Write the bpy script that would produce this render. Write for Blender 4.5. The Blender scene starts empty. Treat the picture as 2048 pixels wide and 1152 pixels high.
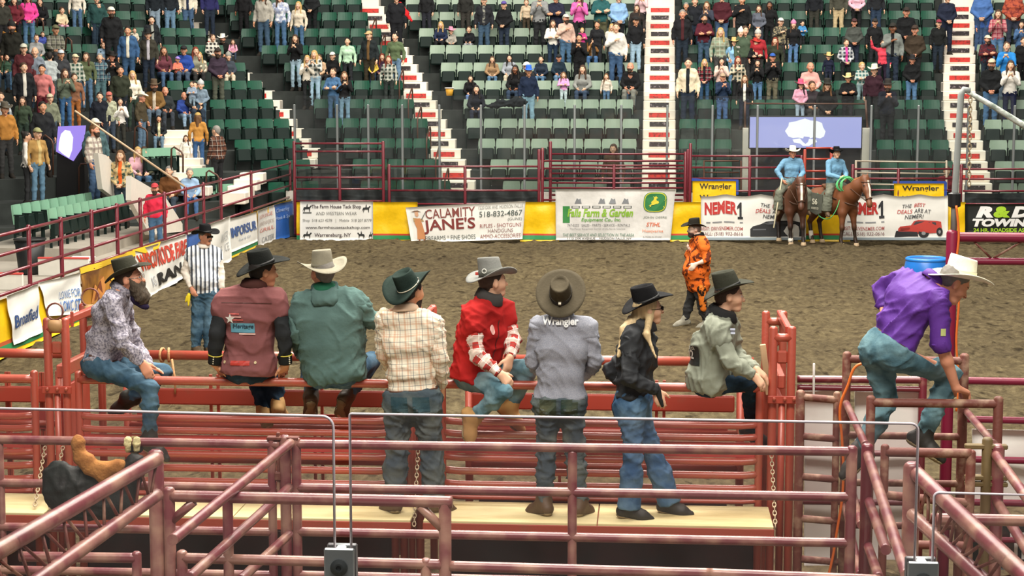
import bpy, math, random
import numpy as np
from mathutils import Vector, Matrix
from mathutils.bvhtree import BVHTree

random.seed(7)
scene = bpy.context.scene
COL = scene.collection
R = math.radians

# ---------------------------------------------------------------- camera
CAM_H, FPX = 4.1, 3600.0
YAW, PITCH = math.atan(276 / FPX), math.atan(429 / FPX)
cam_data = bpy.data.cameras.new('camera')
cam_data.sensor_width = 36.0
cam_data.lens = FPX / 2048 * 36.0
cam_data.clip_end = 300
cam = bpy.data.objects.new('camera', cam_data)
cam.location = (0, 0, CAM_H)
cam.rotation_euler = (math.pi / 2 - PITCH, 0, YAW)
COL.objects.link(cam)
scene.camera = cam
_M = cam.rotation_euler.to_matrix()
CAM = Vector((0, 0, CAM_H))

# ---------------------------------------------------------------- light
scene.view_settings.view_transform = 'Standard'
scene.view_settings.look = 'None'
scene.view_settings.gamma = 1
scene.view_settings.exposure = 0.0
scene.view_settings.use_curve_mapping = False
world = bpy.data.worlds.new('arena_air')
scene.world = world
world.use_nodes = True
world.node_tree.nodes['Background'].inputs[0].default_value = (1.0, 0.97, 0.92, 1)
world.node_tree.nodes['Background'].inputs[1].default_value = 0.15

def area_light(name, x, y, z, sx, sy, watts, col, aim=None):
    d = bpy.data.lights.new(name, 'AREA')
    d.shape = 'RECTANGLE'; d.size = sx; d.size_y = sy
    d.energy = watts; d.color = col
    o = bpy.data.objects.new(name, d)
    o.location = (x, y, z)
    if aim is not None:
        o.rotation_euler = (Vector(aim) - Vector((x, y, z))).to_track_quat('-Z', 'Y').to_euler()
    COL.objects.link(o)
    return o

WARM = (1.0, 0.94, 0.84)
area_light('ceiling_lamp_bank', 0, 16, 15, 12, 3, 5200, WARM)
area_light('ceiling_lamp_bank', 0, 27, 16, 14, 3, 4600, WARM)
area_light('ceiling_lamp_bank', 0, 38, 16, 16, 3, 4000, WARM)
area_light('ceiling_lamp_bank', 0, 4, 13, 12, 3, 2600, WARM, (0, 14, 1))
area_light('ceiling_lamp_bank', -8, 47, 17, 14, 3, 2100, WARM, (-12, 56, 4))
area_light('ceiling_lamp_bank', 10, 47, 17, 14, 3, 2100, WARM, (8, 56, 4))

# ---------------------------------------------------------------- picture-to-place helpers (survey of the arena)
def ray(px, py):
    return _M @ Vector(((px - 1024) / FPX, (576 - py) / FPX, -1))
def at_Y(px, py, Y):
    d = ray(px, py); return CAM + d * (Y / d.y)
def at_X(px, py, X):
    d = ray(px, py); return CAM + d * (X / d.x)
def at_z(px, py, z):
    d = ray(px, py); return CAM + d * ((z - CAM_H) / d.z)
def to_px(p):
    q = _M.transposed() @ (Vector(p) - CAM)
    return (1024 + FPX * q.x / -q.z, 576 - FPX * q.y / -q.z)

# ---------------------------------------------------------------- materials
def lin(c):
    return tuple((v / 12.92 if v <= 0.04045 else ((v + 0.055) / 1.055) ** 2.4) for v in c)
def hexc(h):
    return lin(tuple(int(h[i:i + 2], 16) / 255 for i in (0, 2, 4))) + (1,)
_mats = {}
def N(nt, t, **kw):
    n = nt.nodes.new(t)
    for k, v in kw.items():
        setattr(n, k, v)
    return n
def mat(name, col, rough=0.6, metal=0.0, noise=0.0, nscale=8.0, bump=0.0, bscale=20.0, col2=None, thr=(0.4, 0.65),
        emit=None, spec=0.5, stretch=None, coat=0.0):
    """principled material; noise = gentle value variation, col2 = worn patches, bump = fine relief"""
    if name in _mats: return _mats[name]
    m = bpy.data.materials.new(name); m.use_nodes = True
    nt = m.node_tree; b = nt.nodes['Principled BSDF']
    c = hexc(col) if isinstance(col, str) else tuple(col)
    b.inputs['Base Color'].default_value = c
    m.diffuse_color = c
    b.inputs['Roughness'].default_value = rough
    b.inputs['Metallic'].default_value = metal
    b.inputs['Specular IOR Level'].default_value = spec
    if coat:
        b.inputs['Coat Weight'].default_value = coat; b.inputs['Coat Roughness'].default_value = 0.28
    tc = None
    def coord():
        nonlocal tc
        if tc is None:
            t = N(nt, 'ShaderNodeTexCoord'); tc = t.outputs['Object']
            if stretch:
                mp = N(nt, 'ShaderNodeMapping'); mp.inputs['Scale'].default_value = stretch
                nt.links.new(tc, mp.inputs[0]); tc = mp.outputs[0]
        return tc
    last = None
    if noise or col2:
        n = N(nt, 'ShaderNodeTexNoise'); n.inputs['Scale'].default_value = nscale; n.inputs['Detail'].default_value = 5
        nt.links.new(coord(), n.inputs['Vector'])
        r = N(nt, 'ShaderNodeValToRGB')
        if col2:
            r.color_ramp.elements[0].position, r.color_ramp.elements[1].position = thr
            r.color_ramp.elements[0].color = c
            r.color_ramp.elements[1].color = hexc(col2)
        else:
            r.color_ramp.elements[0].position, r.color_ramp.elements[1].position = 0.25, 0.75
            r.color_ramp.elements[0].color = tuple(v * (1 - noise) for v in c[:3]) + (1,)
            r.color_ramp.elements[1].color = tuple(min(1, v * (1 + noise)) for v in c[:3]) + (1,)
        nt.links.new(n.outputs['Fac'], r.inputs[0])
        nt.links.new(r.outputs[0], b.inputs['Base Color'])
    if bump:
        n2 = N(nt, 'ShaderNodeTexNoise'); n2.inputs['Scale'].default_value = bscale; n2.inputs['Detail'].default_value = 6
        nt.links.new(coord(), n2.inputs['Vector'])
        bp = N(nt, 'ShaderNodeBump'); bp.inputs['Strength'].default_value = bump; bp.inputs['Distance'].default_value = 0.02
        nt.links.new(n2.outputs['Fac'], bp.inputs['Height'])
        nt.links.new(bp.outputs[0], b.inputs['Normal'])
    if emit:
        b.inputs['Emission Color'].default_value = c
        b.inputs['Emission Strength'].default_value = emit
    _mats[name] = m
    return m

def plaid_mat(name, base, bands, rough=0.85):
    """woven check: bands = list of (axis 'x'/'z', period m, width fraction, offset, colour, opacity)"""
    if name in _mats: return _mats[name]
    m = bpy.data.materials.new(name); m.use_nodes = True
    nt = m.node_tree; b = nt.nodes['Principled BSDF']; b.inputs['Roughness'].default_value = rough
    b.inputs['Specular IOR Level'].default_value = 0.25
    at = N(nt, 'ShaderNodeAttribute', attribute_name='cloth')
    sp = N(nt, 'ShaderNodeSeparateXYZ'); nt.links.new(at.outputs['Vector'], sp.inputs[0])
    rgb = N(nt, 'ShaderNodeRGB'); rgb.outputs[0].default_value = hexc(base); cur = rgb.outputs[0]
    m.diffuse_color = hexc(base)
    for ax, per, wid, off, col, op in bands:
        a = N(nt, 'ShaderNodeMath', operation='MULTIPLY_ADD'); a.inputs[1].default_value = 1 / per; a.inputs[2].default_value = off
        nt.links.new(sp.outputs['XYZ'.index(ax.upper())], a.inputs[0])
        f = N(nt, 'ShaderNodeMath', operation='FRACT'); nt.links.new(a.outputs[0], f.inputs[0])
        l = N(nt, 'ShaderNodeMath', operation='LESS_THAN'); l.inputs[1].default_value = wid; nt.links.new(f.outputs[0], l.inputs[0])
        o = N(nt, 'ShaderNodeMath', operation='MULTIPLY'); o.inputs[1].default_value = op; nt.links.new(l.outputs[0], o.inputs[0])
        mx = N(nt, 'ShaderNodeMixRGB'); mx.inputs[2].default_value = hexc(col)
        nt.links.new(o.outputs[0], mx.inputs[0]); nt.links.new(cur, mx.inputs[1]); cur = mx.outputs[0]
    nt.links.new(cur, b.inputs['Base Color'])
    n2 = N(nt, 'ShaderNodeTexNoise'); n2.inputs['Scale'].default_value = 14
    bp = N(nt, 'ShaderNodeBump'); bp.inputs['Strength'].default_value = 0.25; bp.inputs['Distance'].default_value = 0.02
    tcn = N(nt, 'ShaderNodeTexCoord'); nt.links.new(tcn.outputs['Object'], n2.inputs['Vector'])
    nt.links.new(n2.outputs['Fac'], bp.inputs['Height']); nt.links.new(bp.outputs[0], b.inputs['Normal'])
    _mats[name] = m
    return m

def mottle_mat(name, c1, c2, scale=25, rough=0.85, lo=0.45, hi=0.6, detail=4):
    return mat(name, c1, rough, col2=c2, nscale=scale, thr=(lo, hi), bump=0.2, bscale=14, spec=0.25)

def cloth_mat(col, rough=0.88):
    return mat('cloth_' + col, col, rough, noise=0.12, nscale=9, bump=0.3, bscale=12, spec=0.2)
def denim_mat(col, fade):
    return mat('denim_' + col + fade, col, 0.9, col2=fade, nscale=6, thr=(0.38, 0.72), bump=0.45, bscale=16, spec=0.15)

# skin with eyes, brows, mouth and nostrils set by the 'face' coordinates stored on every head
def skin_mat(name, col, lip):
    if name in _mats: return _mats[name]
    m = bpy.data.materials.new(name); m.use_nodes = True
    nt = m.node_tree; b = nt.nodes['Principled BSDF']
    b.inputs['Roughness'].default_value = 0.55
    b.inputs['Specular IOR Level'].default_value = 0.35
    m.diffuse_color = hexc(col)
    at = N(nt, 'ShaderNodeAttribute', attribute_name='face')
    sp = N(nt, 'ShaderNodeSeparateXYZ'); nt.links.new(at.outputs['Vector'], sp.inputs[0])
    ab = N(nt, 'ShaderNodeMath', operation='ABSOLUTE'); nt.links.new(sp.outputs[0], ab.inputs[0])
    front = N(nt, 'ShaderNodeMath', operation='GREATER_THAN'); front.inputs[1].default_value = 0.045
    nt.links.new(sp.outputs[1], front.inputs[0])
    nz = N(nt, 'ShaderNodeTexNoise'); nz.inputs['Scale'].default_value = 9
    tcn = N(nt, 'ShaderNodeTexCoord'); nt.links.new(tcn.outputs['Object'], nz.inputs['Vector'])
    rp = N(nt, 'ShaderNodeValToRGB'); c = hexc(col)
    rp.color_ramp.elements[0].color = tuple(v * 0.85 for v in c[:3]) + (1,); rp.color_ramp.elements[1].color = tuple(min(1, v * 1.08) for v in c[:3]) + (1,)
    nt.links.new(nz.outputs['Fac'], rp.inputs[0])
    cur = rp.outputs[0]
    def blob(cx, cu, rx, ru, colr, op=1.0):
        nonlocal cur
        a = N(nt, 'ShaderNodeMath', operation='MULTIPLY_ADD'); a.inputs[1].default_value = 1 / rx; a.inputs[2].default_value = -cx / rx
        nt.links.new(ab.outputs[0], a.inputs[0])
        a2 = N(nt, 'ShaderNodeMath', operation='MULTIPLY'); nt.links.new(a.outputs[0], a2.inputs[0]); nt.links.new(a.outputs[0], a2.inputs[1])
        d = N(nt, 'ShaderNodeMath', operation='MULTIPLY_ADD'); d.inputs[1].default_value = 1 / ru; d.inputs[2].default_value = -cu / ru
        nt.links.new(sp.outputs[2], d.inputs[0])
        d2 = N(nt, 'ShaderNodeMath', operation='MULTIPLY_ADD'); nt.links.new(d.outputs[0], d2.inputs[0]); nt.links.new(d.outputs[0], d2.inputs[1]); nt.links.new(a2.outputs[0], d2.inputs[2])
        l = N(nt, 'ShaderNodeMath', operation='LESS_THAN'); l.inputs[1].default_value = 1; nt.links.new(d2.outputs[0], l.inputs[0])
        l2 = N(nt, 'ShaderNodeMath', operation='MULTIPLY'); nt.links.new(l.outputs[0], l2.inputs[0]); nt.links.new(front.outputs[0], l2.inputs[1])
        l3 = N(nt, 'ShaderNodeMath', operation='MULTIPLY'); l3.inputs[1].default_value = op; nt.links.new(l2.outputs[0], l3.inputs[0])
        mx = N(nt, 'ShaderNodeMixRGB'); mx.inputs[2].default_value = hexc(colr)
        nt.links.new(l3.outputs[0], mx.inputs[0]); nt.links.new(cur, mx.inputs[1]); cur = mx.outputs[0]
    blob(0.031, 0.0, 0.016, 0.008, 'e8e2dc')
    blob(0.031, 0.0, 0.007, 0.0075, '2a2019')
    blob(0.032, 0.021, 0.020, 0.005, '4a3626', 0.8)
    blob(0.0, -0.066, 0.024, 0.007, lip)
    blob(0.008, -0.036, 0.005, 0.004, '5a3226', 0.8)
    nt.links.new(cur, b.inputs['Base Color'])
    _mats[name] = m
    return m
SKIN = {'p': skin_mat('skin_pale', 'e9b898', 'b8685c'), 'm': skin_mat('skin_tan', 'd69c78', 'a85a4a'),
        'r': skin_mat('skin_ruddy', 'dd9a7c', 'a8584a'), 'b': skin_mat('skin_brown', '8a5a40', '6e3a30'),
        'w': skin_mat('skin_greasepaint', 'e2c4b2', '8a2a24')}

# ---------------------------------------------------------------- mesh helpers
def link(o, parent=None):
    COL.objects.link(o)
    if parent is not None:
        o.parent = parent
    return o
def new_mesh(name, verts, faces, m=None, smooth=False):
    me = bpy.data.meshes.new(name)
    me.from_pydata([tuple(v) for v in verts], [], [tuple(f) for f in faces])
    if m is not None: me.materials.append(m)
    if smooth: me.polygons.foreach_set('use_smooth', [True] * len(me.polygons))
    me.update()
    return me
def tag(o, label=None, cat=None, group=None, kind=None):
    if label: o['label'] = label
    if cat: o['category'] = cat
    if group: o['group'] = group
    if kind: o['kind'] = kind
    return o
def empty(name, loc, label, cat, group=None, rz=0):
    o = bpy.data.objects.new(name, None); o.empty_display_size = 0.1
    o.location = loc; o.rotation_euler = (0, 0, rz); COL.objects.link(o)
    return tag(o, label, cat, group)
def part(name, me, root, world=True):
    """child of root; mesh coordinates are world when world=True"""
    o = bpy.data.objects.new(name, me); COL.objects.link(o); o.parent = root
    if world:
        o.matrix_parent_inverse = Matrix.LocRotScale(root.location, root.rotation_euler, root.scale).inverted() if root.parent is None else Matrix.Identity(4)
    return o
def structure(name, me):
    o = bpy.data.objects.new(name, me); COL.objects.link(o); o['kind'] = 'structure'; return o

class MB:
    def __init__(s): s.v = []; s.f = []
    def add(s, vs, fs):
        n = len(s.v); s.v += [Vector(v) for v in vs]; s.f += [tuple(i + n for i in f) for f in fs]; return s
    def box(s, c, d, rot=None, bev=0.0):
        x, y, z = d[0] / 2, d[1] / 2, d[2] / 2
        M = rot if rot is not None else Matrix.Identity(3)
        if bev <= 0:
            vs = [(i, j, k) for k in (-z, z) for j in (-y, y) for i in (-x, x)]
            fs = [(0, 2, 3, 1), (4, 5, 7, 6), (0, 1, 5, 4), (2, 6, 7, 3), (0, 4, 6, 2), (1, 3, 7, 5)]
        else:
            b = min(bev, x * .9, y * .9, z * .9)
            ring = [(-x + b, -y), (x - b, -y), (x, -y + b), (x, y - b), (x - b, y), (-x + b, y), (-x, y - b), (-x, -y + b)]
            ins = [(a * (x - b) / x if abs(a) == x else a, e * (y - b) / y if abs(e) == y else e) for a, e in ring]
            vs = [(a, e, -z) for a, e in ins] + [(a, e, -z + b) for a, e in ring] + [(a, e, z - b) for a, e in ring] + [(a, e, z) for a, e in ins]
            fs = [tuple(range(7, -1, -1)), tuple(range(24, 32))]
            for L in range(3):
                for i in range(8):
                    fs.append((L * 8 + i, L * 8 + (i + 1) % 8, L * 8 + 8 + (i + 1) % 8, L * 8 + 8 + i))
        c = Vector(c)
        return s.add([c + M @ Vector(v) for v in vs], fs)
    def tube(s, pts, r, n=10, cap=True, dome=False):
        """round bar through pts; r number or list"""
        pts = [Vector(p) for p in pts]
        rs = r if isinstance(r, (list, tuple)) else [r] * len(pts)
        if dome:
            d0 = (pts[0] - pts[1]).normalized(); d1 = (pts[-1] - pts[-2]).normalized()
            pts = [pts[0] + d0 * rs[0] * .55, pts[0] + d0 * rs[0] * .3] + pts + [pts[-1] + d1 * rs[-1] * .3, pts[-1] + d1 * rs[-1] * .55]
            rs = [rs[0] * .5, rs[0] * .85] + list(rs) + [rs[-1] * .85, rs[-1] * .5]
        tans = []
        for i in range(len(pts)):
            a = pts[max(0, i - 1)]; b = pts[min(len(pts) - 1, i + 1)]
            t = b - a
            tans.append(t.normalized() if t.length > 1e-9 else Vector((0, 0, 1)))
        up = Vector((0, 0, 1)) if abs(tans[0].z) < 0.9 else Vector((1, 0, 0))
        u = tans[0].cross(up).normalized()
        vs = []; fs = []
        for i, p in enumerate(pts):
            t = tans[i]; u = (u - t * u.dot(t)).normalized(); w = t.cross(u)
            for k in range(n):
                a = 2 * math.pi * k / n
                vs.append(p + (u * math.cos(a) + w * math.sin(a)) * rs[i])
        for i in range(len(pts) - 1):
            for k in range(n):
                fs.append((i * n + k, i * n + (k + 1) % n, (i + 1) * n + (k + 1) % n, (i + 1) * n + k))
        if cap:
            fs.append(tuple(range(n - 1, -1, -1))); fs.append(tuple(range((len(pts) - 1) * n, len(pts) * n)))
        return s.add(vs, fs)
    def lathe(s, prof, c=(0, 0, 0), n=20, sx=1, sy=1, M=None):
        c = Vector(c); M = M or Matrix.Identity(3); vs = []; fs = []
        for r, z in prof:
            for k in range(n):
                a = 2 * math.pi * k / n; vs.append(c + M @ Vector((r * sx * math.cos(a), r * sy * math.sin(a), z)))
        for i in range(len(prof) - 1):
            for k in range(n):
                fs.append((i * n + k, i * n + (k + 1) % n, (i + 1) * n + (k + 1) % n, (i + 1) * n + k))
        fs.append(tuple(range(n - 1, -1, -1))); fs.append(tuple(range((len(prof) - 1) * n, len(prof) * n)))
        return s.add(vs, fs)
    def torus(s, c, R0, r, M=None, n=16, m=6, a0=0, a1=2 * math.pi, sx=1.0):
        M = M or Matrix.Identity(3); c = Vector(c)
        pts = [c + M @ Vector((R0 * sx * math.cos(a0 + (a1 - a0) * i / n), R0 * math.sin(a0 + (a1 - a0) * i / n), 0)) for i in range(n + 1)]
        return s.tube(pts, r, m, cap=(a1 - a0) < 6.2)
    def mesh(s, name, m, smooth=False):
        me = new_mesh(name, s.v, s.f, m, False)
        if smooth:
            me.polygons.foreach_set('use_smooth', [len(f) == 4 for f in s.f])
        return me

# ---------------------------------------------------------------- lettering (flat print turned into mesh)
def text_mesh(body, bold=0.0, shear=0.0, size=1.0, space=1.0, res=3):
    cu = bpy.data.curves.new('lettering', 'FONT')
    cu.body = body; cu.offset = bold; cu.shear = shear; cu.size = size; cu.space_character = space
    cu.align_x = 'CENTER'; cu.align_y = 'CENTER'; cu.resolution_u = res; cu.fill_mode = 'FRONT'
    o = bpy.data.objects.new('lettering', cu); COL.objects.link(o)
    dg = bpy.context.evaluated_depsgraph_get()
    me = bpy.data.meshes.new_from_object(o.evaluated_get(dg))
    V = np.empty(len(me.vertices) * 3); me.vertices.foreach_get('co', V); V = V.reshape(-1, 3)
    F = [tuple(p.vertices) for p in me.polygons]
    bpy.data.objects.remove(o); bpy.data.meshes.remove(me); bpy.data.curves.remove(cu)
    if len(V):
        lo, hi = V.min(0), V.max(0)
        V[:, 0] -= (lo[0] + hi[0]) / 2; V[:, 1] -= (lo[1] + hi[1]) / 2
        V[:, 0] /= (hi[0] - lo[0]); V[:, 1] /= (hi[1] - lo[1])
    return V, F          # unit box -0.5..0.5
_tcache = {}
def unit_text(body, bold=0.0, shear=0.0, space=1.0):
    k = (body, bold, shear, space)
    if k not in _tcache: _tcache[k] = text_mesh(*k[:3], 1.0, space)
    return _tcache[k]

# ---------------------------------------------------------------- implicit surfaces (surface nets) for bodies and cloth
def seg_dist(P, a, b, ra, rb):
    a = np.asarray(a, float); b = np.asarray(b, float)
    ab = b - a; L = float(ab @ ab)
    X, Y, Z = P
    px, py, pz = X - a[0], Y - a[1], Z - a[2]
    if L < 1e-10:
        return np.sqrt(px * px + py * py + pz * pz) - ra
    t = np.clip((px * ab[0] + py * ab[1] + pz * ab[2]) / L, 0, 1)
    px = px - t * ab[0]; py = py - t * ab[1]; pz = pz - t * ab[2]
    return np.sqrt(px * px + py * py + pz * pz) - (ra + (rb - ra) * t)
def ell_dist(P, c, rad, M):
    X, Y, Z = P
    q = [X - c[0], Y - c[1], Z - c[2]]
    M = np.asarray(M, float)
    l = [q[0] * M[0, i] + q[1] * M[1, i] + q[2] * M[2, i] for i in range(3)]
    k0 = np.sqrt((l[0] / rad[0]) ** 2 + (l[1] / rad[1]) ** 2 + (l[2] / rad[2]) ** 2)
    k1 = np.sqrt((l[0] / rad[0] ** 2) ** 2 + (l[1] / rad[1] ** 2) ** 2 + (l[2] / rad[2] ** 2) ** 2)
    return k0 * (k0 - 1) / np.maximum(k1, 1e-6)
def surfnet(prims, h, k=0.04, grow=0.0, cuts=(), carve=()):
    """prims: ('c',a,b,ra,rb[,k]) tapered bars, ('e',centre,radii,axes[,k]) ellipsoids; smooth union; cuts: (point, normal) planes that
    keep the side the normal points away from; carve: prims that are removed"""
    los, his = [], []
    for p in prims:
        if p[0] == 'c':
            rr = max(p[3], p[4]) + grow; q = np.array([p[1], p[2]], float); los.append(q.min(0) - rr); his.append(q.max(0) + rr)
        else:
            rr = max(p[2]) + grow; q = np.array(p[1], float); los.append(q - rr); his.append(q + rr)
    lo = np.min(los, 0) - 2.5 * h; hi = np.max(his, 0) + 2.5 * h
    n = np.ceil((hi - lo) / h).astype(int) + 1
    ax = [lo[i] + h * np.arange(n[i]) for i in range(3)]
    f = np.full(n, 9.0)
    def local(a, b):
        s = []
        for i in range(3):
            i0 = max(0, int((a[i] - lo[i]) / h)); i1 = min(n[i], int((b[i] - lo[i]) / h) + 2); s.append(slice(i0, i1))
        s = tuple(s)
        return s, (ax[0][s[0]][:, None, None], ax[1][s[1]][None, :, None], ax[2][s[2]][None, None, :])
    for p, l_, h_ in zip(prims, los, his):
        kk = p[5] if p[0] == 'c' and len(p) > 5 else (p[4] if p[0] == 'e' and len(p) > 4 else k)
        mg = kk + 2.5 * h
        s, P = local(l_ - mg, h_ + mg)
        d = (seg_dist(P, p[1], p[2], p[3], p[4]) if p[0] == 'c' else ell_dist(P, p[1], p[2], p[3])) - grow
        g = f[s]
        hh = np.maximum(kk - np.abs(g - d), 0) / kk
        f[s] = np.minimum(g, d) - hh * hh * kk * 0.25
    for p in carve:
        if p[0] == 'c':
            q = np.array([p[1], p[2]], float); rr = max(p[3], p[4]); l_, h_ = q.min(0) - rr, q.max(0) + rr
        else:
            q = np.array(p[1], float); rr = max(p[2]); l_, h_ = q - rr, q + rr
        s, P = local(l_ - 2 * h, h_ + 2 * h)
        d = seg_dist(P, p[1], p[2], p[3], p[4]) if p[0] == 'c' else ell_dist(P, p[1], p[2], p[3])
        f[s] = np.maximum(f[s], -d)
    G = (ax[0][:, None, None], ax[1][None, :, None], ax[2][None, None, :])
    for cut in cuts:
        c, nrm = cut[0], cut[1]
        c = np.asarray(c, float); nrm = np.asarray(nrm, float); nrm = nrm / np.linalg.norm(nrm)
        d = (G[0] - c[0]) * nrm[0] + (G[1] - c[1]) * nrm[1] + (G[2] - c[2]) * nrm[2]
        if len(cut) > 2:
            near = (G[0] - c[0]) ** 2 + (G[1] - c[1]) ** 2 + (G[2] - c[2]) ** 2 < cut[2] ** 2
            f = np.where(near, np.maximum(f, d), f)
        else:
            f = np.maximum(f, d)
    ins = f < 0
    c8 = [ins[i:n[0] - 1 + i, j:n[1] - 1 + j, l:n[2] - 1 + l] for i in (0, 1) for j in (0, 1) for l in (0, 1)]
    sm = sum(c.astype(np.int8) for c in c8)
    act = np.argwhere((sm > 0) & (sm < 8))
    if len(act) == 0: return np.zeros((0, 3)), np.zeros((0, 4), int)
    idx = np.full(tuple(n - 1), -1, np.int32); idx[act[:, 0], act[:, 1], act[:, 2]] = np.arange(len(act))
    offs = np.array([(i, j, l) for i in (0, 1) for j in (0, 1) for l in (0, 1)])
    val = np.stack([f[act[:, 0] + o[0], act[:, 1] + o[1], act[:, 2] + o[2]] for o in offs], 1)
    acc = np.zeros((len(act), 3)); cnt = np.zeros(len(act))
    for a in range(8):
        for b in range(a + 1, 8):
            if np.abs(offs[a] - offs[b]).sum() != 1: continue
            m = (val[:, a] < 0) != (val[:, b] < 0)
            t = np.where(m, val[:, a] / np.where(m, val[:, a] - val[:, b], 1), 0)
            p = offs[a] + t[:, None] * (offs[b] - offs[a])
            acc += p * m[:, None]; cnt += m
    V = lo + h * (act + acc / cnt[:, None])
    F = []
    for axn in range(3):
        o1, o2 = [(1, 2), (2, 0), (0, 1)][axn]
        sl0 = [slice(None)] * 3; sl1 = [slice(None)] * 3; sl0[axn] = slice(0, -1); sl1[axn] = slice(1, None)
        a, b = ins[tuple(sl0)], ins[tuple(sl1)]
        e = np.argwhere(a != b)
        e = e[(e[:, o1] > 0) & (e[:, o2] > 0) & (e[:, o1] < n[o1] - 1) & (e[:, o2] < n[o2] - 1)]
        flip = ins[e[:, 0], e[:, 1], e[:, 2]]
        q = []
        for d1, d2 in ((-1, -1), (0, -1), (0, 0), (-1, 0)):
            g = e.copy(); g[:, o1] += d1; g[:, o2] += d2
            q.append(idx[g[:, 0], g[:, 1], g[:, 2]])
        q = np.stack(q, 1)
        q[~flip] = q[~flip][:, ::-1]
        F.append(q)
    F = np.concatenate(F)
    return V, F[(F >= 0).all(1)]
def vnormals(V, F):
    n = np.cross(V[F[:, 2]] - V[F[:, 0]], V[F[:, 3]] - V[F[:, 1]])
    N_ = np.zeros_like(V)
    for i in range(4): np.add.at(N_, F[:, i], n)
    return N_ / np.maximum(np.linalg.norm(N_, axis=1), 1e-9)[:, None]
def relax(V, F, it=1):
    for _ in range(it):
        S = np.zeros_like(V); c = np.zeros(len(V))
        for i in range(4):
            j = (i + 1) % 4
            np.add.at(S, F[:, i], V[F[:, j]]); np.add.at(S, F[:, j], V[F[:, i]])
            np.add.at(c, F[:, i], 1); np.add.at(c, F[:, j], 1)
        V = 0.5 * V + 0.5 * S / np.maximum(c, 1)[:, None]
    return V
def folds(V, F, amp, seed=0, wl=0.09, dirz=1.0):
    """cloth folds: ridged waves pushed along the normals"""
    if len(V) == 0: return V
    rg = np.random.RandomState(seed)
    Nn = vnormals(V, F)
    w = np.zeros(len(V))
    for i in range(6):
        d = rg.normal(size=3); d[2] *= dirz * 1.5; d /= np.linalg.norm(d)
        k = 2 * math.pi / (wl * rg.uniform(.8, 2.0))
        warp = 1.6 * np.sin(V @ (rg.normal(size=3) * 8) + rg.uniform(0, 6)) + .7 * np.sin(V @ (rg.normal(size=3) * 17) + rg.uniform(0, 6))
        gate = np.clip(.5 + .9 * np.sin(V @ (rg.normal(size=3) * 6) + rg.uniform(0, 6)), 0, 1)
        w += ((1 - np.abs(np.sin(V @ d * k * .5 + warp))) ** 2.2 * 1.6 - .5) * gate
    return V + Nn * (amp * w / 1.7)[:, None]
def np_mesh(name, V, F, m=None, smooth=True, attrs=None):
    me = bpy.data.meshes.new(name)
    me.vertices.add(len(V)); me.vertices.foreach_set('co', np.ascontiguousarray(V, dtype=np.float32).ravel())
    k = F.shape[1]
    me.loops.add(F.size); me.loops.foreach_set('vertex_index', np.ascontiguousarray(F, dtype=np.int32).ravel())
    me.polygons.add(len(F)); me.polygons.foreach_set('loop_start', np.arange(0, F.size, k, dtype=np.int32))
    if smooth: me.polygons.foreach_set('use_smooth', np.ones(len(F), bool))
    for nm, arr in (attrs or {}).items():
        a = me.attributes.new(nm, 'FLOAT_VECTOR', 'POINT'); a.data.foreach_set('vector', np.ascontiguousarray(arr, dtype=np.float32).ravel())
    if m is not None: me.materials.append(m)
    me.update(calc_edges=True)
    return me
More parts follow.
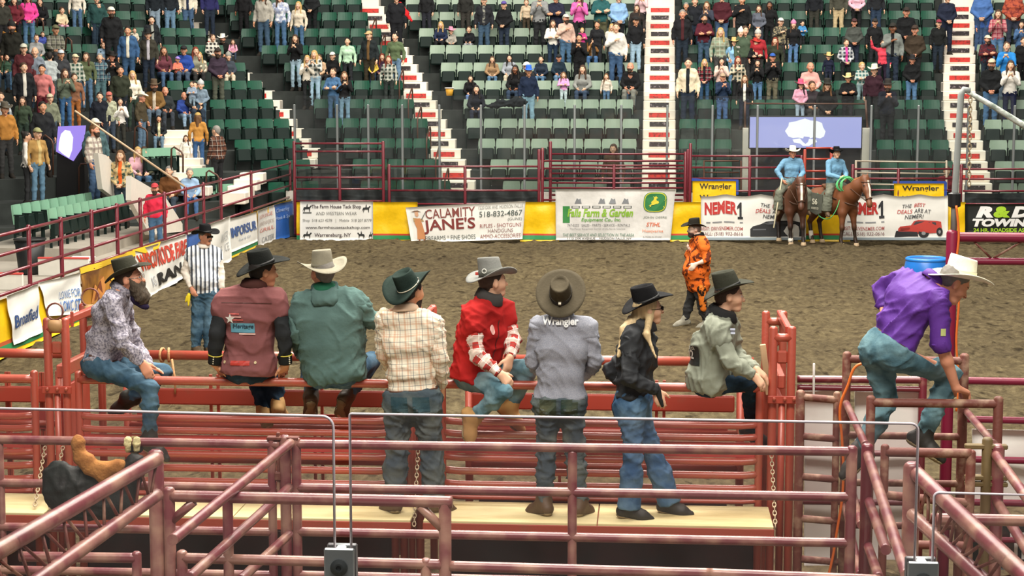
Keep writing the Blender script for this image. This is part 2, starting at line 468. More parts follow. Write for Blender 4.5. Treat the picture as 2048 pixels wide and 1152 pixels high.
# ================================================================ THE PLACE
M_DIRT = mat('arena_dirt', '6d5b42', 0.95, col2='4c3e2b', nscale=3.2, thr=(0.42, 0.7), bump=0.0, spec=0.1)
def dirt_material():
    m = M_DIRT; nt = m.node_tree; b = nt.nodes['Principled BSDF']
    tc = N(nt, 'ShaderNodeTexCoord')
    mp = N(nt, 'ShaderNodeMapping'); mp.inputs['Scale'].default_value = (1.0, 0.6, 1)
    nt.links.new(tc.outputs['Object'], mp.inputs[0])
    n1 = N(nt, 'ShaderNodeTexNoise'); n1.inputs['Scale'].default_value = 9; n1.inputs['Detail'].default_value = 8; n1.inputs['Roughness'].default_value = 0.65
    n2 = N(nt, 'ShaderNodeTexNoise'); n2.inputs['Scale'].default_value = 0.3; n2.inputs['Detail'].default_value = 3
    n3 = N(nt, 'ShaderNodeTexNoise'); n3.inputs['Scale'].default_value = 5; n3.inputs['Detail'].default_value = 3
    for n in (n1, n2, n3): nt.links.new(mp.outputs[0], n.inputs['Vector'])
    r = N(nt, 'ShaderNodeValToRGB'); cr = r.color_ramp
    cr.elements[0].position = 0.30; cr.elements[0].color = hexc('3e3528')
    cr.elements[1].position = 0.72; cr.elements[1].color = hexc('6e634b')
    e = cr.elements.new(0.5); e.color = hexc('574d39')
    nt.links.new(n1.outputs['Fac'], r.inputs[0])
    r2 = N(nt, 'ShaderNodeValToRGB'); r2.color_ramp.elements[0].color = (0.84, 0.83, 0.82, 1); r2.color_ramp.elements[1].color = (1.08, 1.07, 1.03, 1)
    r2.color_ramp.elements[0].position = 0.35; r2.color_ramp.elements[1].position = 0.65
    nt.links.new(n2.outputs['Fac'], r2.inputs[0])
    mx = N(nt, 'ShaderNodeMixRGB', blend_type='MULTIPLY'); mx.inputs[0].default_value = 1
    nt.links.new(r.outputs[0], mx.inputs[1]); nt.links.new(r2.outputs[0], mx.inputs[2])
    r3 = N(nt, 'ShaderNodeValToRGB'); r3.color_ramp.elements[0].color = (0.42, 0.4, 0.38, 1); r3.color_ramp.elements[1].color = (1, 1, 1, 1)  # dark specks paint in the small shadows of clods
    r3.color_ramp.elements[0].position = 0.32; r3.color_ramp.elements[1].position = 0.40
    nt.links.new(n3.outputs['Fac'], r3.inputs[0])
    mx2 = N(nt, 'ShaderNodeMixRGB', blend_type='MULTIPLY'); mx2.inputs[0].default_value = 1
    nt.links.new(mx.outputs[0], mx2.inputs[1]); nt.links.new(r3.outputs[0], mx2.inputs[2])
    nt.links.new(mx2.outputs[0], b.inputs['Base Color'])
    ad = N(nt, 'ShaderNodeMath', operation='MULTIPLY_ADD'); ad.inputs[1].default_value = 0.6
    nt.links.new(n3.outputs['Fac'], ad.inputs[0]); nt.links.new(n1.outputs['Fac'], ad.inputs[2])
    bp = N(nt, 'ShaderNodeBump'); bp.inputs['Strength'].default_value = 0.8; bp.inputs['Distance'].default_value = 0.07
    nt.links.new(ad.outputs[0], bp.inputs['Height']); nt.links.new(bp.outputs[0], b.inputs['Normal'])
dirt_material()

def vnoise(x, y, seed):
    rg = np.random.RandomState(seed); T = rg.rand(256, 256)
    xi = np.floor(x).astype(int); yi = np.floor(y).astype(int); fx = x - xi; fy = y - yi
    fx = fx * fx * (3 - 2 * fx); fy = fy * fy * (3 - 2 * fy)
    g = lambda a, b: T[a % 256, b % 256]
    return (g(xi, yi) * (1 - fx) + g(xi + 1, yi) * fx) * (1 - fy) + (g(xi, yi + 1) * (1 - fx) + g(xi + 1, yi + 1) * fx) * fy
def build_dirt():
    xs = np.linspace(-9.9, 16, 330); ys = np.concatenate([np.linspace(3, 14, 20)[:-1], np.linspace(14, 46.6, 330)])
    X, Y = np.meshgrid(xs, ys)
    Z = (vnoise(X * 1.1, Y * .8, 1) - .5) * .09 + (vnoise(X * 3.1, Y * 2.2, 2) - .5) * .07 + np.maximum(0, vnoise(X * 5.5, Y * 3.6, 3) - .55) * .13
    Z -= 0.05
    Z -= .10 * np.clip((Y - 43.6) / 1.5, 0, 1)
    V = np.stack([X.ravel(), Y.ravel(), Z.ravel()], 1)
    nx = len(xs); i = np.arange(len(ys) - 1)[:, None] * nx + np.arange(nx - 1)[None, :]
    F = np.stack([i, i + 1, i + nx + 1, i + nx], -1).reshape(-1, 4)
    structure('ground', np_mesh('ground', V, F, M_DIRT))
build_dirt()

# ---------------------------------------------------------------- terraces of the grandstand (mitred corner at far left)
M_CONC = mat('terrace_concrete_shaded', '2e3331', 0.9, noise=0.3, nscale=3)  # dark grey concrete, with the shadow between seat rows put into its colour
M_FLOOR = mat('walkway_concrete', 'a39c90', 0.85, noise=0.15, nscale=2.5, bump=0.1)
M_WHITE = mat('painted_step_white', 'efe6d8', 0.7, noise=0.06, nscale=4)
ROW_Y = lambda k: 48.5 + .95 * k           # plane of the seat backs of row k, far stand
ROW_Z = lambda k: .956 + .525 * k          # floor of row k
KMAX = 12
def row_py(k): return to_px((0, ROW_Y(k), ROW_Z(k) + .83))[1]
AISLE = {'B': {-1: 672, 0: 655, 1: 634, 2: 612, 3: 580, 4: 557, 5: 523, 6: 479, 7: 443, 8: 412, 9: 380, 10: 350, 11: 320, 12: 290},
         'C': {k: 931 - 18.5 * k for k in range(-1, 13)},
         'D': {k: 1318 + .25 * k for k in range(-1, 13)},
         'E': {-1: 1950, 0: 1946, 1: 1938, 2: 1930, 3: 1921, 4: 1914, 5: 1912, 6: 1912, 7: 1913, 8: 1914, 9: 1913, 10: 1912, 11: 1912, 12: 1911}}
AX = {a: {k: at_Y(px, row_py(k), ROW_Y(k)).x for k, px in d.items()} for a, d in AISLE.items()}
TURN = R(35)                               # the corner block is turned toward the dirt
CD = Vector((-math.cos(TURN), -math.sin(TURN), 0)); CN = Vector((math.sin(TURN), -math.cos(TURN), 0))
def corner_row(k): return Vector((AX['B'][k], ROW_Y(k), ROW_Z(k)))
for k in range(-1, KMAX + 1):
    yf = ROW_Y(k) - .72; z = ROW_Z(k); last = k == KMAX
    x0 = AX['B'][k] - .5
    m = MB().box(((x0 + 24) / 2, yf + (1.75 if last else .475), (z - .1) / 2), (24 - x0, 3.5 if last else .95, z + .1))
    structure('floor_terrace', m.mesh('floor_terrace', M_CONC))
    c = corner_row(k) + CN * .72; dep = 3.5 if last else 1.15
    m = MB().box(Vector((c.x, c.y, (z - .1) / 2)) + CD * 7.2 - CN * (dep / 2), (15, dep, z + .1), Matrix.Rotation(TURN, 3, 'Z'))
    structure('floor_terrace', m.mesh('floor_terrace', M_CONC))
structure('floor_walkway', MB().box((-17.0, 32.2, .01), (14.6, 33, .22)).mesh('floor_walkway', M_FLOOR))
structure('wall_far', MB().box((0, 61.0 + 3, 5), (60, .3, 14)).mesh('wall_far', mat('hall_wall_dark', '25282a', .9)))

# ---------------------------------------------------------------- stairs between the blocks of seats
M_RED_SIGN = mat('step_sign_red', 'c8322c', 0.5, col2='7a2a24', nscale=14, thr=(.5, .66))
M_BLK_SIGN = mat('step_sign_black', '2a2226', 0.5, col2='8d7f86', nscale=16, thr=(.56, .68))
def stair(a, label, w=.92, signs=True):
    d = {k: x for k, x in AX[a].items() if not (a == 'B' and k < 2)}; k0 = min(d); x0 = d[k0]
    root = empty('staircase', (x0, ROW_Y(k0) - 1.1, max(0, ROW_Z(k0) - .525)), label, 'stairs'); root['kind'] = 'structure'
    for k, x in sorted(d.items()):
        yf = ROW_Y(k) - .72; z = ROW_Z(k)
        xl = x - (x - d.get(k - 1, x)) * .45
        m = MB().box((xl, yf - .235, z - .2625 - .13), (w, .47, .275), bev=.02)
        m2 = MB().box((x, yf + .21, z - .118), (w, .48, .272), bev=.02)
        part('step', m.mesh('step', M_WHITE), root); part('step', m2.mesh('step', M_WHITE), root)
        if signs and k <= 10:
            s1 = MB().box((xl, yf - .235 - .242, z - .2625 - .115), (.54, .012, .13))
            s2 = MB().box((x, yf - .038, z - .13), (.58, .012, .13))
            part('step_sign', s1.mesh('step_sign', M_BLK_SIGN), root)
            part('step_sign', s2.mesh('step_sign', M_RED_SIGN), root)
stair('B', 'white stairs with red riser signs climbing to the upper left corner of the stand')
stair('C', 'slanting white stairs with red riser signs and loop handrails, left of the pale seats')
stair('D', 'straight white stairs with red riser signs between pale seats and dark seats')
stair('E', 'white stairs with red riser signs at the right, behind the leaning grey pole')

# loop handrails on the slanting stairs
M_BRONZE = mat('handrail_bronze', '5d4034', 0.45, metal=.3)
ORD = ['first', 'second', 'third', 'fourth', 'fifth', 'sixth', 'seventh', 'eighth', 'ninth', 'tenth', 'eleventh', 'twelfth', 'thirteenth', 'fourteenth', 'fifteenth', 'sixteenth', 'seventeenth', 'eighteenth', 'nineteenth', 'twentieth']
for k in range(-1, 9):
    x = AX['C'][k] - .42; y = ROW_Y(k) - .75; z = ROW_Z(k)
    pts = [(x, y - .55, z - .5), (x, y - .55, z + .18), (x, y - .5, z + .33), (x, y - .42, z + .38), (x + .02, y + .05, z + .62), (x + .02, y + .12, z + .62), (x + .02, y + .2, z + .55), (x + .02, y + .2, z)]
    o = part_o = bpy.data.objects.new('handrail', MB().tube(pts, .022, 8).mesh('handrail', M_BRONZE, True)); COL.objects.link(o)
    tag(o, 'bronze loop handrail on the slanting stairs, %s from the bottom' % ORD[k + 1], 'handrail', 'loop handrails on the slanting stairs')

# ---------------------------------------------------------------- seats
M_SEAT_D = mat('seat_plastic_green', '14503c', 0.42, noise=.12, nscale=3)
M_SEAT_P = mat('seat_green_glare', '93a794', 0.42, noise=.08, nscale=3)  # pale copy of the green seat, overhead glare painted into its colour
M_SEAT_L = mat('seat_plastic_sage', '7fae93', 0.42, noise=.08, nscale=3)
M_SEAT_B = mat('seat_underside_black', '10211d', 0.6, spec=.25)
def seat_meshes(m):
    # local frame: seat faces -Y, back plane at y=0, floor z=0
    b = MB(); n = 6
    W, T = .235, .045
    vs = []; fs = []
    for j in range(6):
        t = j / 5; z = .42 + .42 * t; y0 = -.02 + .05 * t; w = W * (1 - .10 * max(0, t - .75) / .25 - .04 * (1 - t))
        for i in range(n + 1):
            u = i / n * 2 - 1; cv = -.03 * (u * u)
            vs.append((u * w, y0 + cv, z))
        for i in range(n + 1):
            u = 1 - i / n * 2; cv = -.03 * (u * u)
            vs.append((u * w, y0 + cv + T, z - .01))
    q = 2 * (n + 1)
    for j in range(5):
        for i in range(q):
            fs.append((j * q + i, j * q + (i + 1) % q, (j + 1) * q + (i + 1) % q, (j + 1) * q + i))
    fs.append(tuple(range(q - 1, -1, -1))); fs.append(tuple(range(5 * q, 6 * q)))
    b.add(vs, fs)
    back = b.mesh('stadium_seat', m)
    p = MB().box((0, -.09, .42), (.40, .075, .34), Matrix.Rotation(R(-12), 3, 'X'), bev=.03)
    pan = p.mesh('seat_pan', M_SEAT_B)
    f = MB()
    for s in (-1, 1):
        f.box((s * .238, -.09, .40), (.028, .10, .42), bev=.01)
        f.box((s * .238, -.14, .62), (.034, .24, .03), bev=.01)
        f.box((s * .238, -.04, .12), (.03, .06, .26), bev=.01)
    return back, pan, f.mesh('seat_frame', M_SEAT_B)
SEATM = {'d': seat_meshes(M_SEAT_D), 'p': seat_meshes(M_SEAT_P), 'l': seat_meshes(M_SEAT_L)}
seat_list = []      # (x, y, z, rz, kind, group, key, where)
LEFT_LIMIT = {-1: 548, 0: 516, 1: 455, 2: 412, 3: 405, 4: 345, 5: 300}
for k in range(-1, KMAX + 1):
    y, z = ROW_Y(k), ROW_Z(k)
    gx = lambda a: AX[a][k]
    P0 = corner_row(k); i = 0; run = []
    while True:
        p = P0 + CD * (.75 + .485 * i); px = to_px(p + Vector((0, 0, .8)))[0]
        if px < max(15, LEFT_LIMIT.get(k, 15)): break
        run.append(p); i += 1
    for j, p in enumerate(run):
        seat_list.append((p.x, p.y, z, TURN, 'd', 'dark green seat in the turned corner block', k, 'row %s up, %s from the stairs' % (ORD[k + 1], ORD[j] if j < 20 else 'far')))
    secs = [(gx('B') + .52, gx('C') - .5, 'd', 5, 'dark green seat between corner stairs and slanting stairs'),
            (gx('C') + .5, gx('D') - .5, 'p', 0, 'glare-pale seat between slanting and straight stairs'),
            (gx('D') + .5, gx('E') - .5, 'd', -3, 'dark green seat around the lavender screen'),
            (gx('E') + .5, 13.5, 'p', -6, 'glare-pale seat beyond the leaning grey pole')]
    for xl, xr, kd, rz, grp in secs:
        n = int((xr - xl) / .485)
        if n < 1: continue
        for i in range(n):
            x = (xl + xr) / 2 + (i - (n - 1) / 2) * .485
            px = to_px((x, y, z + .8))[0]
            if px < 20 or px > 2090: continue
            if k <= 2 and 1478 < px < 1752: continue
            seat_list.append((x, y, z, R(rz), kd, grp, k, 'row %s up, %s from left' % (ORD[k + 1], ORD[i] if i < 20 else 'far')))
SG = 'sage green seat behind the left rails'
for i in range(9): seat_list.append((-13.75 + .045 * i, 38.2 + .485 * i, .43, R(88), 'l', SG, -9, 'upper row, %s from the left' % ORD[i]))
for i in range(10): seat_list.append((-12.75 + .02 * i, 37.6 + .485 * i, .40 - .0, R(88), 'l', SG, -9, 'lower row, %s from the left' % ORD[i]))
structure('floor_landing', MB().box((-13.2, 40.1, .25), (2.3, 5.6, .30)).mesh('floor_landing', M_FLOOR))
for pxs, py, Y0, fl, nm in (((300, 312, 324, 336), 302, 45.3, 1.36, 'four under the white sweater'), ((391, 402, 413), 341, 45.2, .86, 'three beside the child in white'), ((430, 446, 460), 372, 45.6, .42, 'three near the corner rails')):
    for i, px in enumerate(pxs):
        p = at_Y(px, py, Y0 + .16 * i); seat_list.append((p.x, p.y, fl, R(48), 'l', SG, -9, nm + ', %s of them' % ORD[i]))
    if fl > .5:
        p = at_Y(sum(pxs) / len(pxs), py, Y0 + .25); structure('floor_landing', MB().box((p.x, p.y, fl / 2), (len(pxs) * .42 + .3, 1.2, fl), Matrix.Rotation(R(20), 3, 'Z')).mesh('floor_landing', M_CONC))
seat_list.sort(key=lambda s: s[6])
rest = {}
for i, (x, y, z, rz, kd, grp, k, where) in enumerate(seat_list):
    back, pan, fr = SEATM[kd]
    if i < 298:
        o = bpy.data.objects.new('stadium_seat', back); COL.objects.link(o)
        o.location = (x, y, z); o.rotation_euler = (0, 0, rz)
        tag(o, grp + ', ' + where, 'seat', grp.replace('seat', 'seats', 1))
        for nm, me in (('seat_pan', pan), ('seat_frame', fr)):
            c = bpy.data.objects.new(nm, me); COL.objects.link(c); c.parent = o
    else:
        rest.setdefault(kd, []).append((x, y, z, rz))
def join_seats(lst, kd):
    vs, fs, mi = [], [], []
    for x, y, z, rz in lst:
        Mx = Matrix.Translation((x, y, z)) @ Matrix.Rotation(rz, 4, 'Z')
        for j, me in enumerate(SEATM[kd]):
            n = len(vs)
            vs += [tuple(Mx @ v.co) for v in me.vertices]
            for p in me.polygons: fs.append(tuple(v + n for v in p.vertices)); mi.append(1 if j else 0)
    me = new_mesh('upper_row_seating', vs, fs, SEATM[kd][0].materials[0]); me.materials.append(M_SEAT_B)
    me.polygons.foreach_set('material_index', mi)
    return me
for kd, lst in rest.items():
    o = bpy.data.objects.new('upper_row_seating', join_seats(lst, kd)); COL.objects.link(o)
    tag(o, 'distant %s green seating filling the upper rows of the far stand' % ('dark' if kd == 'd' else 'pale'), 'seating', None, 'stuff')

# ---------------------------------------------------------------- hockey boards and glass at the far end
M_BOARD = mat('dasher_board_white', 'd9d6cc', 0.5, noise=.05)
structure('wall_dasher', MB().box((2, 46.55, .5), (23, .12, 1.1)).mesh('wall_dasher', M_BOARD))
def glass_mat(name, tint, refl, haze):
    m = bpy.data.materials.new(name); m.use_nodes = True; nt = m.node_tree
    nt.nodes.remove(nt.nodes['Principled BSDF'])
    out = nt.nodes['Material Output']
    tr = N(nt, 'ShaderNodeBsdfTransparent'); tr.inputs[0].default_value = hexc(tint)
    gl = N(nt, 'ShaderNodeBsdfGlossy'); gl.inputs['Roughness'].default_value = 0.03
    df = N(nt, 'ShaderNodeBsdfDiffuse'); df.inputs[0].default_value = hexc('e8e6ea')
    nz = N(nt, 'ShaderNodeTexNoise'); nz.inputs['Scale'].default_value = 2.5; nz.inputs['Detail'].default_value = 6
    tcn = N(nt, 'ShaderNodeTexCoord'); nt.links.new(tcn.outputs['Object'], nz.inputs['Vector'])
    mr = N(nt, 'ShaderNodeMapRange'); mr.inputs[1].default_value = .35; mr.inputs[2].default_value = .75; mr.inputs[3].default_value = haze * .5; mr.inputs[4].default_value = haze * 1.6
    nt.links.new(nz.outputs['Fac'], mr.inputs[0])
    m1 = N(nt, 'ShaderNodeMixShader'); nt.links.new(mr.outputs[0], m1.inputs[0]); nt.links.new(tr.outputs[0], m1.inputs[1]); nt.links.new(df.outputs[0], m1.inputs[2])
    fr = N(nt, 'ShaderNodeFresnel'); fr.inputs[0].default_value = 1.45
    fm = N(nt, 'ShaderNodeMath', operation='MULTIPLY'); fm.inputs[1].default_value = refl; nt.links.new(fr.outputs[0], fm.inputs[0])
    m2 = N(nt, 'ShaderNodeMixShader'); nt.links.new(fm.outputs[0], m2.inputs[0]); nt.links.new(m1.outputs[0], m2.inputs[1]); nt.links.new(gl.outputs[0], m2.inputs[2])
    nt.links.new(m2.outputs[0], out.inputs[0])
    m.diffuse_color = (.8, .85, .88, .2)
    return m
M_GLASS_FAR = glass_mat('rink_glass', 'f2f5f4', .8, .012)
M_GLASS_NEAR = glass_mat('acrylic_screen', 'f6f2f2', .8, .016)
M_STEEL_POST = mat('glass_post_aluminium', '8f9596', 0.4, metal=.6)
GX = [at_Y(p, 300, 46.5).x for p in (590, 675, 737, 805, 879, 962, 1049, 1149, 1242, 1334, 1424, 1514, 1628, 1741, 1835, 1935, 2027, 2120)]
rg = empty('rink_glass', (GX[0], 46.5, 1.05), 'row of tall clear rink glass panes with grey posts before the far seats', 'glass')
for i, x in enumerate(GX):
    part('glass_post', MB().box((x, 46.5, 2.18), (.06, .07, 2.24), bev=.012).mesh('glass_post', M_STEEL_POST), rg)
    if i: part('pane', MB().box(((x + GX[i - 1]) / 2, 46.5, 2.31), (x - GX[i - 1] - .06, .012, 2.44)).mesh('pane', M_GLASS_FAR), rg)

# ---------------------------------------------------------------- big screens and the vomitory under the right one
def emit_mat(name, col, st):
    m = bpy.data.materials.new(name); m.use_nodes = True; nt = m.node_tree
    b = nt.nodes['Principled BSDF']; b.inputs['Base Color'].default_value = (0.02, 0.02, 0.02, 1)
    b.inputs['Emission Color'].default_value = hexc(col); b.inputs['Emission Strength'].default_value = st; b.inputs['Roughness'].default_value = .4
    m.diffuse_color = hexc(col); return m
M_LED = emit_mat('led_lavender', 'b9bcf8', 1.0)
M_LED2 = emit_mat('led_violet', 'a48cf0', 1.0)
M_LEDW = emit_mat('led_white', 'ffffff', 1.25)
M_BLACK = mat('black_casing', '141416', 0.5)
def P4(a, b, c, d, Y): return [at_Y(*q, Y) for q in (a, b, c, d)]
sy = 47.0
p0, p1 = at_Y(1500, 234, sy), at_Y(1722, 296, sy)
scr = empty('video_screen', ((p0.x + p1.x) / 2, sy, p1.z), 'wide lavender video screen with a white mask-shaped logo, behind the two riders', 'screen')
part('casing', MB().box(((p0.x + p1.x) / 2, sy + .1, (p0.z + p1.z) / 2), (p1.x - p0.x + .06, .16, p0.z - p1.z + .06), bev=.02).mesh('casing', M_BLACK), scr)
part('display', MB().box(((p0.x + p1.x) / 2, sy, (p0.z + p1.z) / 2), (p1.x - p0.x, .03, p0.z - p1.z)).mesh('display', M_LED), scr)
def poly_px(pts, Y, th=.01):
    a = [at_Y(x, y, Y) for x, y in pts]; n = len(a)
    vs = a + [v + Vector((0, th, 0)) for v in a]
    return MB().add(vs, [tuple(range(n - 1, -1, -1)), tuple(range(n, 2 * n))] + [(i, (i + 1) % n, n + (i + 1) % n, n + i) for i in range(n)])
part('screen_logo', poly_px([(1570, 262), (1577, 252), (1578, 245), (1590, 243), (1600, 240), (1610, 237), (1621, 241), (1634, 242), (1644, 246), (1646, 254), (1651, 263), (1648, 273), (1640, 277), (1628, 274), (1620, 277), (1619, 274), (1608, 273), (1606, 277), (1596, 275), (1586, 276), (1577, 273)], sy - .03).mesh('screen_logo', M_LEDW), scr)
part('screen_logo', poly_px([(1585, 279), (1600, 277), (1606, 284), (1611, 288), (1616, 284), (1618, 278), (1632, 279), (1634, 284), (1626, 287), (1618, 292), (1606, 292), (1600, 287), (1588, 285)], sy - .03).mesh('screen_logo', M_LEDW), scr)
M_TUNNEL = mat('tunnel_shade_paint', '3c3a3c', .9, noise=.2)  # dark block added for the shade inside the open passage
a, b_ = at_Y(1488, 298, 47.25), at_Y(1738, 410, 47.25)
structure('vomitory_shade_block', MB().box(((a.x + b_.x) / 2, 47.45, 1.3), (b_.x - a.x, .3, 2.6)).mesh('vomitory_shade_block', M_TUNNEL))
for i, (px0, px1) in enumerate(((1486, 1499), (1724, 1739))):
    a, b_ = at_Y(px0, 256, 47.15), at_Y(px1, 400, 47.15)
    structure('trim_%d' % (i + 1), MB().box(((a.x + b_.x) / 2, 47.2, (a.z) / 2), (b_.x - a.x, .3, a.z)).mesh('trim_vomitory', M_WHITE))
rl = empty('guard_rail', (at_Y(1490, 255, 47.3)), 'bronze guard rail on two posts above the lavender screen', 'railing')
for q in ([(1490, 258), (1490, 203)], [(1735, 258), (1731, 200)]):
    part('post', MB().tube([at_Y(*q[0], 47.3), at_Y(*q[1], 47.3)], .03).mesh('post', M_BRONZE, True), rl)
part('rail', MB().tube([at_Y(1488, 207, 47.3), at_Y(1733, 208, 47.3)], .022).mesh('rail', M_BRONZE, True), rl)
# left screen
sy = 44.4
pts = [(116, 253), (170, 251), (166, 290), (146, 322), (112, 303)]
scr = empty('video_screen', at_Y(140, 322, sy), 'violet video screen with a white glowing logo among the crowd at left', 'screen')
part('display', poly_px(pts, sy, .08).mesh('display', M_LED2), scr)
part('plinth', poly_px([(114, 304), (146, 323), (168, 291), (170, 420), (112, 420)], sy + .06, .3).mesh('plinth', M_BLACK), scr)
part('screen_logo', poly_px([(118, 285), (122, 268), (130, 260), (140, 262), (146, 275), (144, 300), (138, 316), (126, 308), (117, 300)], sy - .02).mesh('screen_logo', M_LEDW), scr)

# white ramp walls and long handrail of the left vomitory
def slab_X(pts, X, th):
    a = [at_X(x, y, X) for x, y in pts]; n = len(a)
    vs = a + [v - Vector((th, 0, 0)) for v in a]
    return MB().add(vs, [tuple(range(n)), tuple(range(2 * n - 1, n - 1, -1))] + [(i, n + i, n + (i + 1) % n, (i + 1) % n) for i in range(n)])
M_RAMP = mat('ramp_wall_white', 'dcd6cb', .6, noise=.05)
structure('wall_ramp', slab_X([(262, 352), (330, 392), (374, 462), (300, 470), (262, 400)], -11.7, .12).mesh('wall_ramp', M_RAMP))
structure('wall_ramp_upper', slab_X([(196, 306), (212, 310), (245, 345), (262, 352), (262, 420), (205, 378)], -12.95, .12).mesh('wall_ramp_upper', M_RAMP))
o = bpy.data.objects.new('handrail', MB().tube([at_X(150, 222, -14.0), at_X(369, 373, -11.6)], .028, 8, dome=True).mesh('handrail', mat('rail_brass_pale', 'c5a98a', .4, metal=.2), True)); COL.objects.link(o)
tag(o, 'long straight pale handrail sloping down the left stand', 'handrail')
def loop_rail(pts, Y, label):
    P = [at_Y(x, y, Y) for x, y in pts]
    o = bpy.data.objects.new('handrail', MB().tube(P, .024, 8).mesh('handrail', M_BRONZE, True)); COL.objects.link(o)
    tag(o, label, 'handrail')
loop_rail([(158, 395), (158, 335), (162, 328), (172, 328), (185, 336), (189, 342), (189, 400)], 44.2, 'bronze loop handrail beside the man in the cream plaid jacket')
loop_rail([(268, 300), (270, 256), (276, 252), (290, 258), (294, 264), (295, 296)], 45.2, 'bronze loop handrail under the woman in the white sweater')
loop_rail([(342, 345), (343, 298), (348, 294), (362, 303), (366, 310), (366, 345)], 44.6, 'bronze loop handrail in front of the child in white')
loop_rail([(83, 325), (84, 275), (90, 270), (103, 280), (106, 288), (106, 350)], 43.6, 'bronze loop handrail behind the woman with the tan bag')
loop_rail([(412, 370), (413, 345), (418, 341), (434, 350), (438, 356), (438, 385)], 44.8, 'bronze loop handrail near the corner gate, beside sage seats')
loop_rail([(74, 55), (75, 38), (80, 36), (86, 44), (87, 62)], 51, 'small bronze handrail loop high in the corner by pink jacket')
loop_rail([(131, 100), (132, 78), (136, 75), (143, 82), (144, 105)], 50, 'small bronze handrail loop high in the corner above sitting crowd')
# white steps of the corner gangway
M_STEP2 = M_WHITE
st = empty('staircase', (-11.8, 45.0, .4), 'white gangway steps rising behind the child in white, left corner', 'stairs'); st['kind'] = 'structure'
for i in range(9):
    p = at_Y(385 - i * 4.2, 372 - i * 14, 45.2 + i * .42)
    part('step', MB().box((p.x, 45.2 + i * .42, p.z - .12), (.95, .44, .24), bev=.02).mesh('step', M_STEP2), st)
st = empty('staircase', (-9.2, 45.4, .6), 'low white steps in the far left corner behind the rails', 'stairs'); st['kind'] = 'structure'
for i in range(4):
    p = at_Y(470 + i * 12, 384 - i * 13, 45.0 + i * .42)
    part('step', MB().box((p.x, 45 + i * .42, p.z - .15), (.62, .44, .3), bev=.02).mesh('step', M_STEP2), st)
# ================================================================ STEEL PANELS
M_MAROON = mat('steel_maroon', '6e1f2c', 0.35, col2='8d5a50', nscale=7, thr=(.6, .8), spec=.5, coat=.7)
M_PINK = mat('steel_maroon_dust_toplit', '74343c', 0.38, col2='b08c78', nscale=5, thr=(.44, .74), bump=.1, bscale=40, coat=.7)  # cream patches mix dust with painted top-lit highlights
M_RED = mat('steel_red', 'a84a38', 0.42, col2='93583f', nscale=4, thr=(.55, .8), bump=.1, bscale=30, coat=.6)
M_REDF = mat('steel_red_bright', 'aa4030', 0.45, col2='98543f', nscale=5, thr=(.62, .8), coat=.5)
M_RUST = mat('steel_rusty', '6d3a30', 0.6, col2='a88a72', nscale=9, thr=(.5, .75), bump=.15, bscale=40)
M_CHAIN = mat('chain_zinc', 'b9a98c', .45, metal=.5)
def arrange(root_loc, name, label, cat, items, m, r, group=None):
    """items: (part name, [3D points], radius or None)"""
    root = empty(name, root_loc, label, cat, group)
    for it in items:
        nm, pts = it[0], it[1]; rr = it[2] if len(it) > 2 and it[2] else r
        mm = it[3] if len(it) > 3 else m
        part(nm, MB().tube(pts, rr, 10, dome=(nm == 'post')).mesh(nm, mm, True), root)
    return root

# left fence along the rink side
FX = -9.42
fence_px = [(-40, 0), (55, 0), (120, 0), (180, 0), (233, 0), (280, 0), (327, 0), (371, 0), (407, 0), (441, 0), (503, 0), (581, 0)]
fence_y = [at_X(p, 400, FX).y for p, _ in fence_px]
runs = [(0, 3, 'maroon rail panel nearest the black bin, above the hand-lettered banners'), (3, 6, 'maroon rail panel above the red-lettered rodeo banner'),
        (6, 9, 'maroon rail panel behind the man in the striped vest'), (9, 11, 'maroon rail panel at the far left corner above the blue banner')]
for a, b_, lab in runs:
    ys = fence_y[a:b_ + 1]
    y0 = ys[0] + (0.04 if a else 0); y1 = ys[-1] - .04
    its = []
    for z in (1.76, 1.47, 1.18, .89, .6, .3):
        its.append(('rail', [(FX, y0, z), (FX, y1, z)], .026))
    for i, yy in enumerate(ys[:-1] if b_ < 11 else ys):
        its.append(('post', [(FX + .0, yy + (.05 if i == 0 and a else 0), 0), (FX, yy + (.05 if i == 0 and a else 0), 1.8)], .034))
    arrange((FX, y0, 0), 'rail_panel', lab, 'fence', its, M_MAROON, .026, 'rail panels along the left side')

# far fence
FY = 45.65
def X_at(px, py=330, Y=FY): return at_Y(px, py, Y).x
def Z_at(py, px=1300, Y=FY): return at_Y(px, py, Y).z
def far_panel(label, rails, posts, y_off=0.0, top=None, m=None, name='rail_panel'):
    Y = FY + y_off; its = []
    for pxa, pxb, py in rails:
        its.append(('rail', [(X_at(pxa, py, Y), Y, Z_at(py, pxa, Y)), (X_at(pxb, py, Y), Y, Z_at(py, pxb, Y))], .026))
    for px, py in posts:
        its.append(('post', [(X_at(px, py, Y), Y, 0), (X_at(px, py, Y), Y, Z_at(py, px, Y))], .04))
    arrange((X_at(posts[0][0], 300, Y), Y, 0), name, label, 'fence', its, m or M_MAROON, .026, 'rail panels across the far end')
far_panel('tall maroon gate panel left of the far fence, by the blue banner', [(588, 768, p) for p in (287, 303, 331, 355, 378, 402, 430, 455)], [(588, 284), (679, 332), (766, 284)])
far_panel('low maroon rail panel in front of the slanting stairs', [(782, 1076, p) for p in (333, 357, 381, 408, 435, 460)], [(778, 330), (930, 333), (1078, 300)])
far_panel('maroon pen front above the green-lettered banner', [(1086, 1366, p) for p in (322, 337, 357, 376, 400, 425, 455)], [(1085, 297), (1228, 330), (1371, 305)])
far_panel('second maroon pen panel standing just behind the pen front', [(1104, 1372, p) for p in (308, 331, 347, 366, 390)], [(1101, 284), (1376, 300)], 0.45)
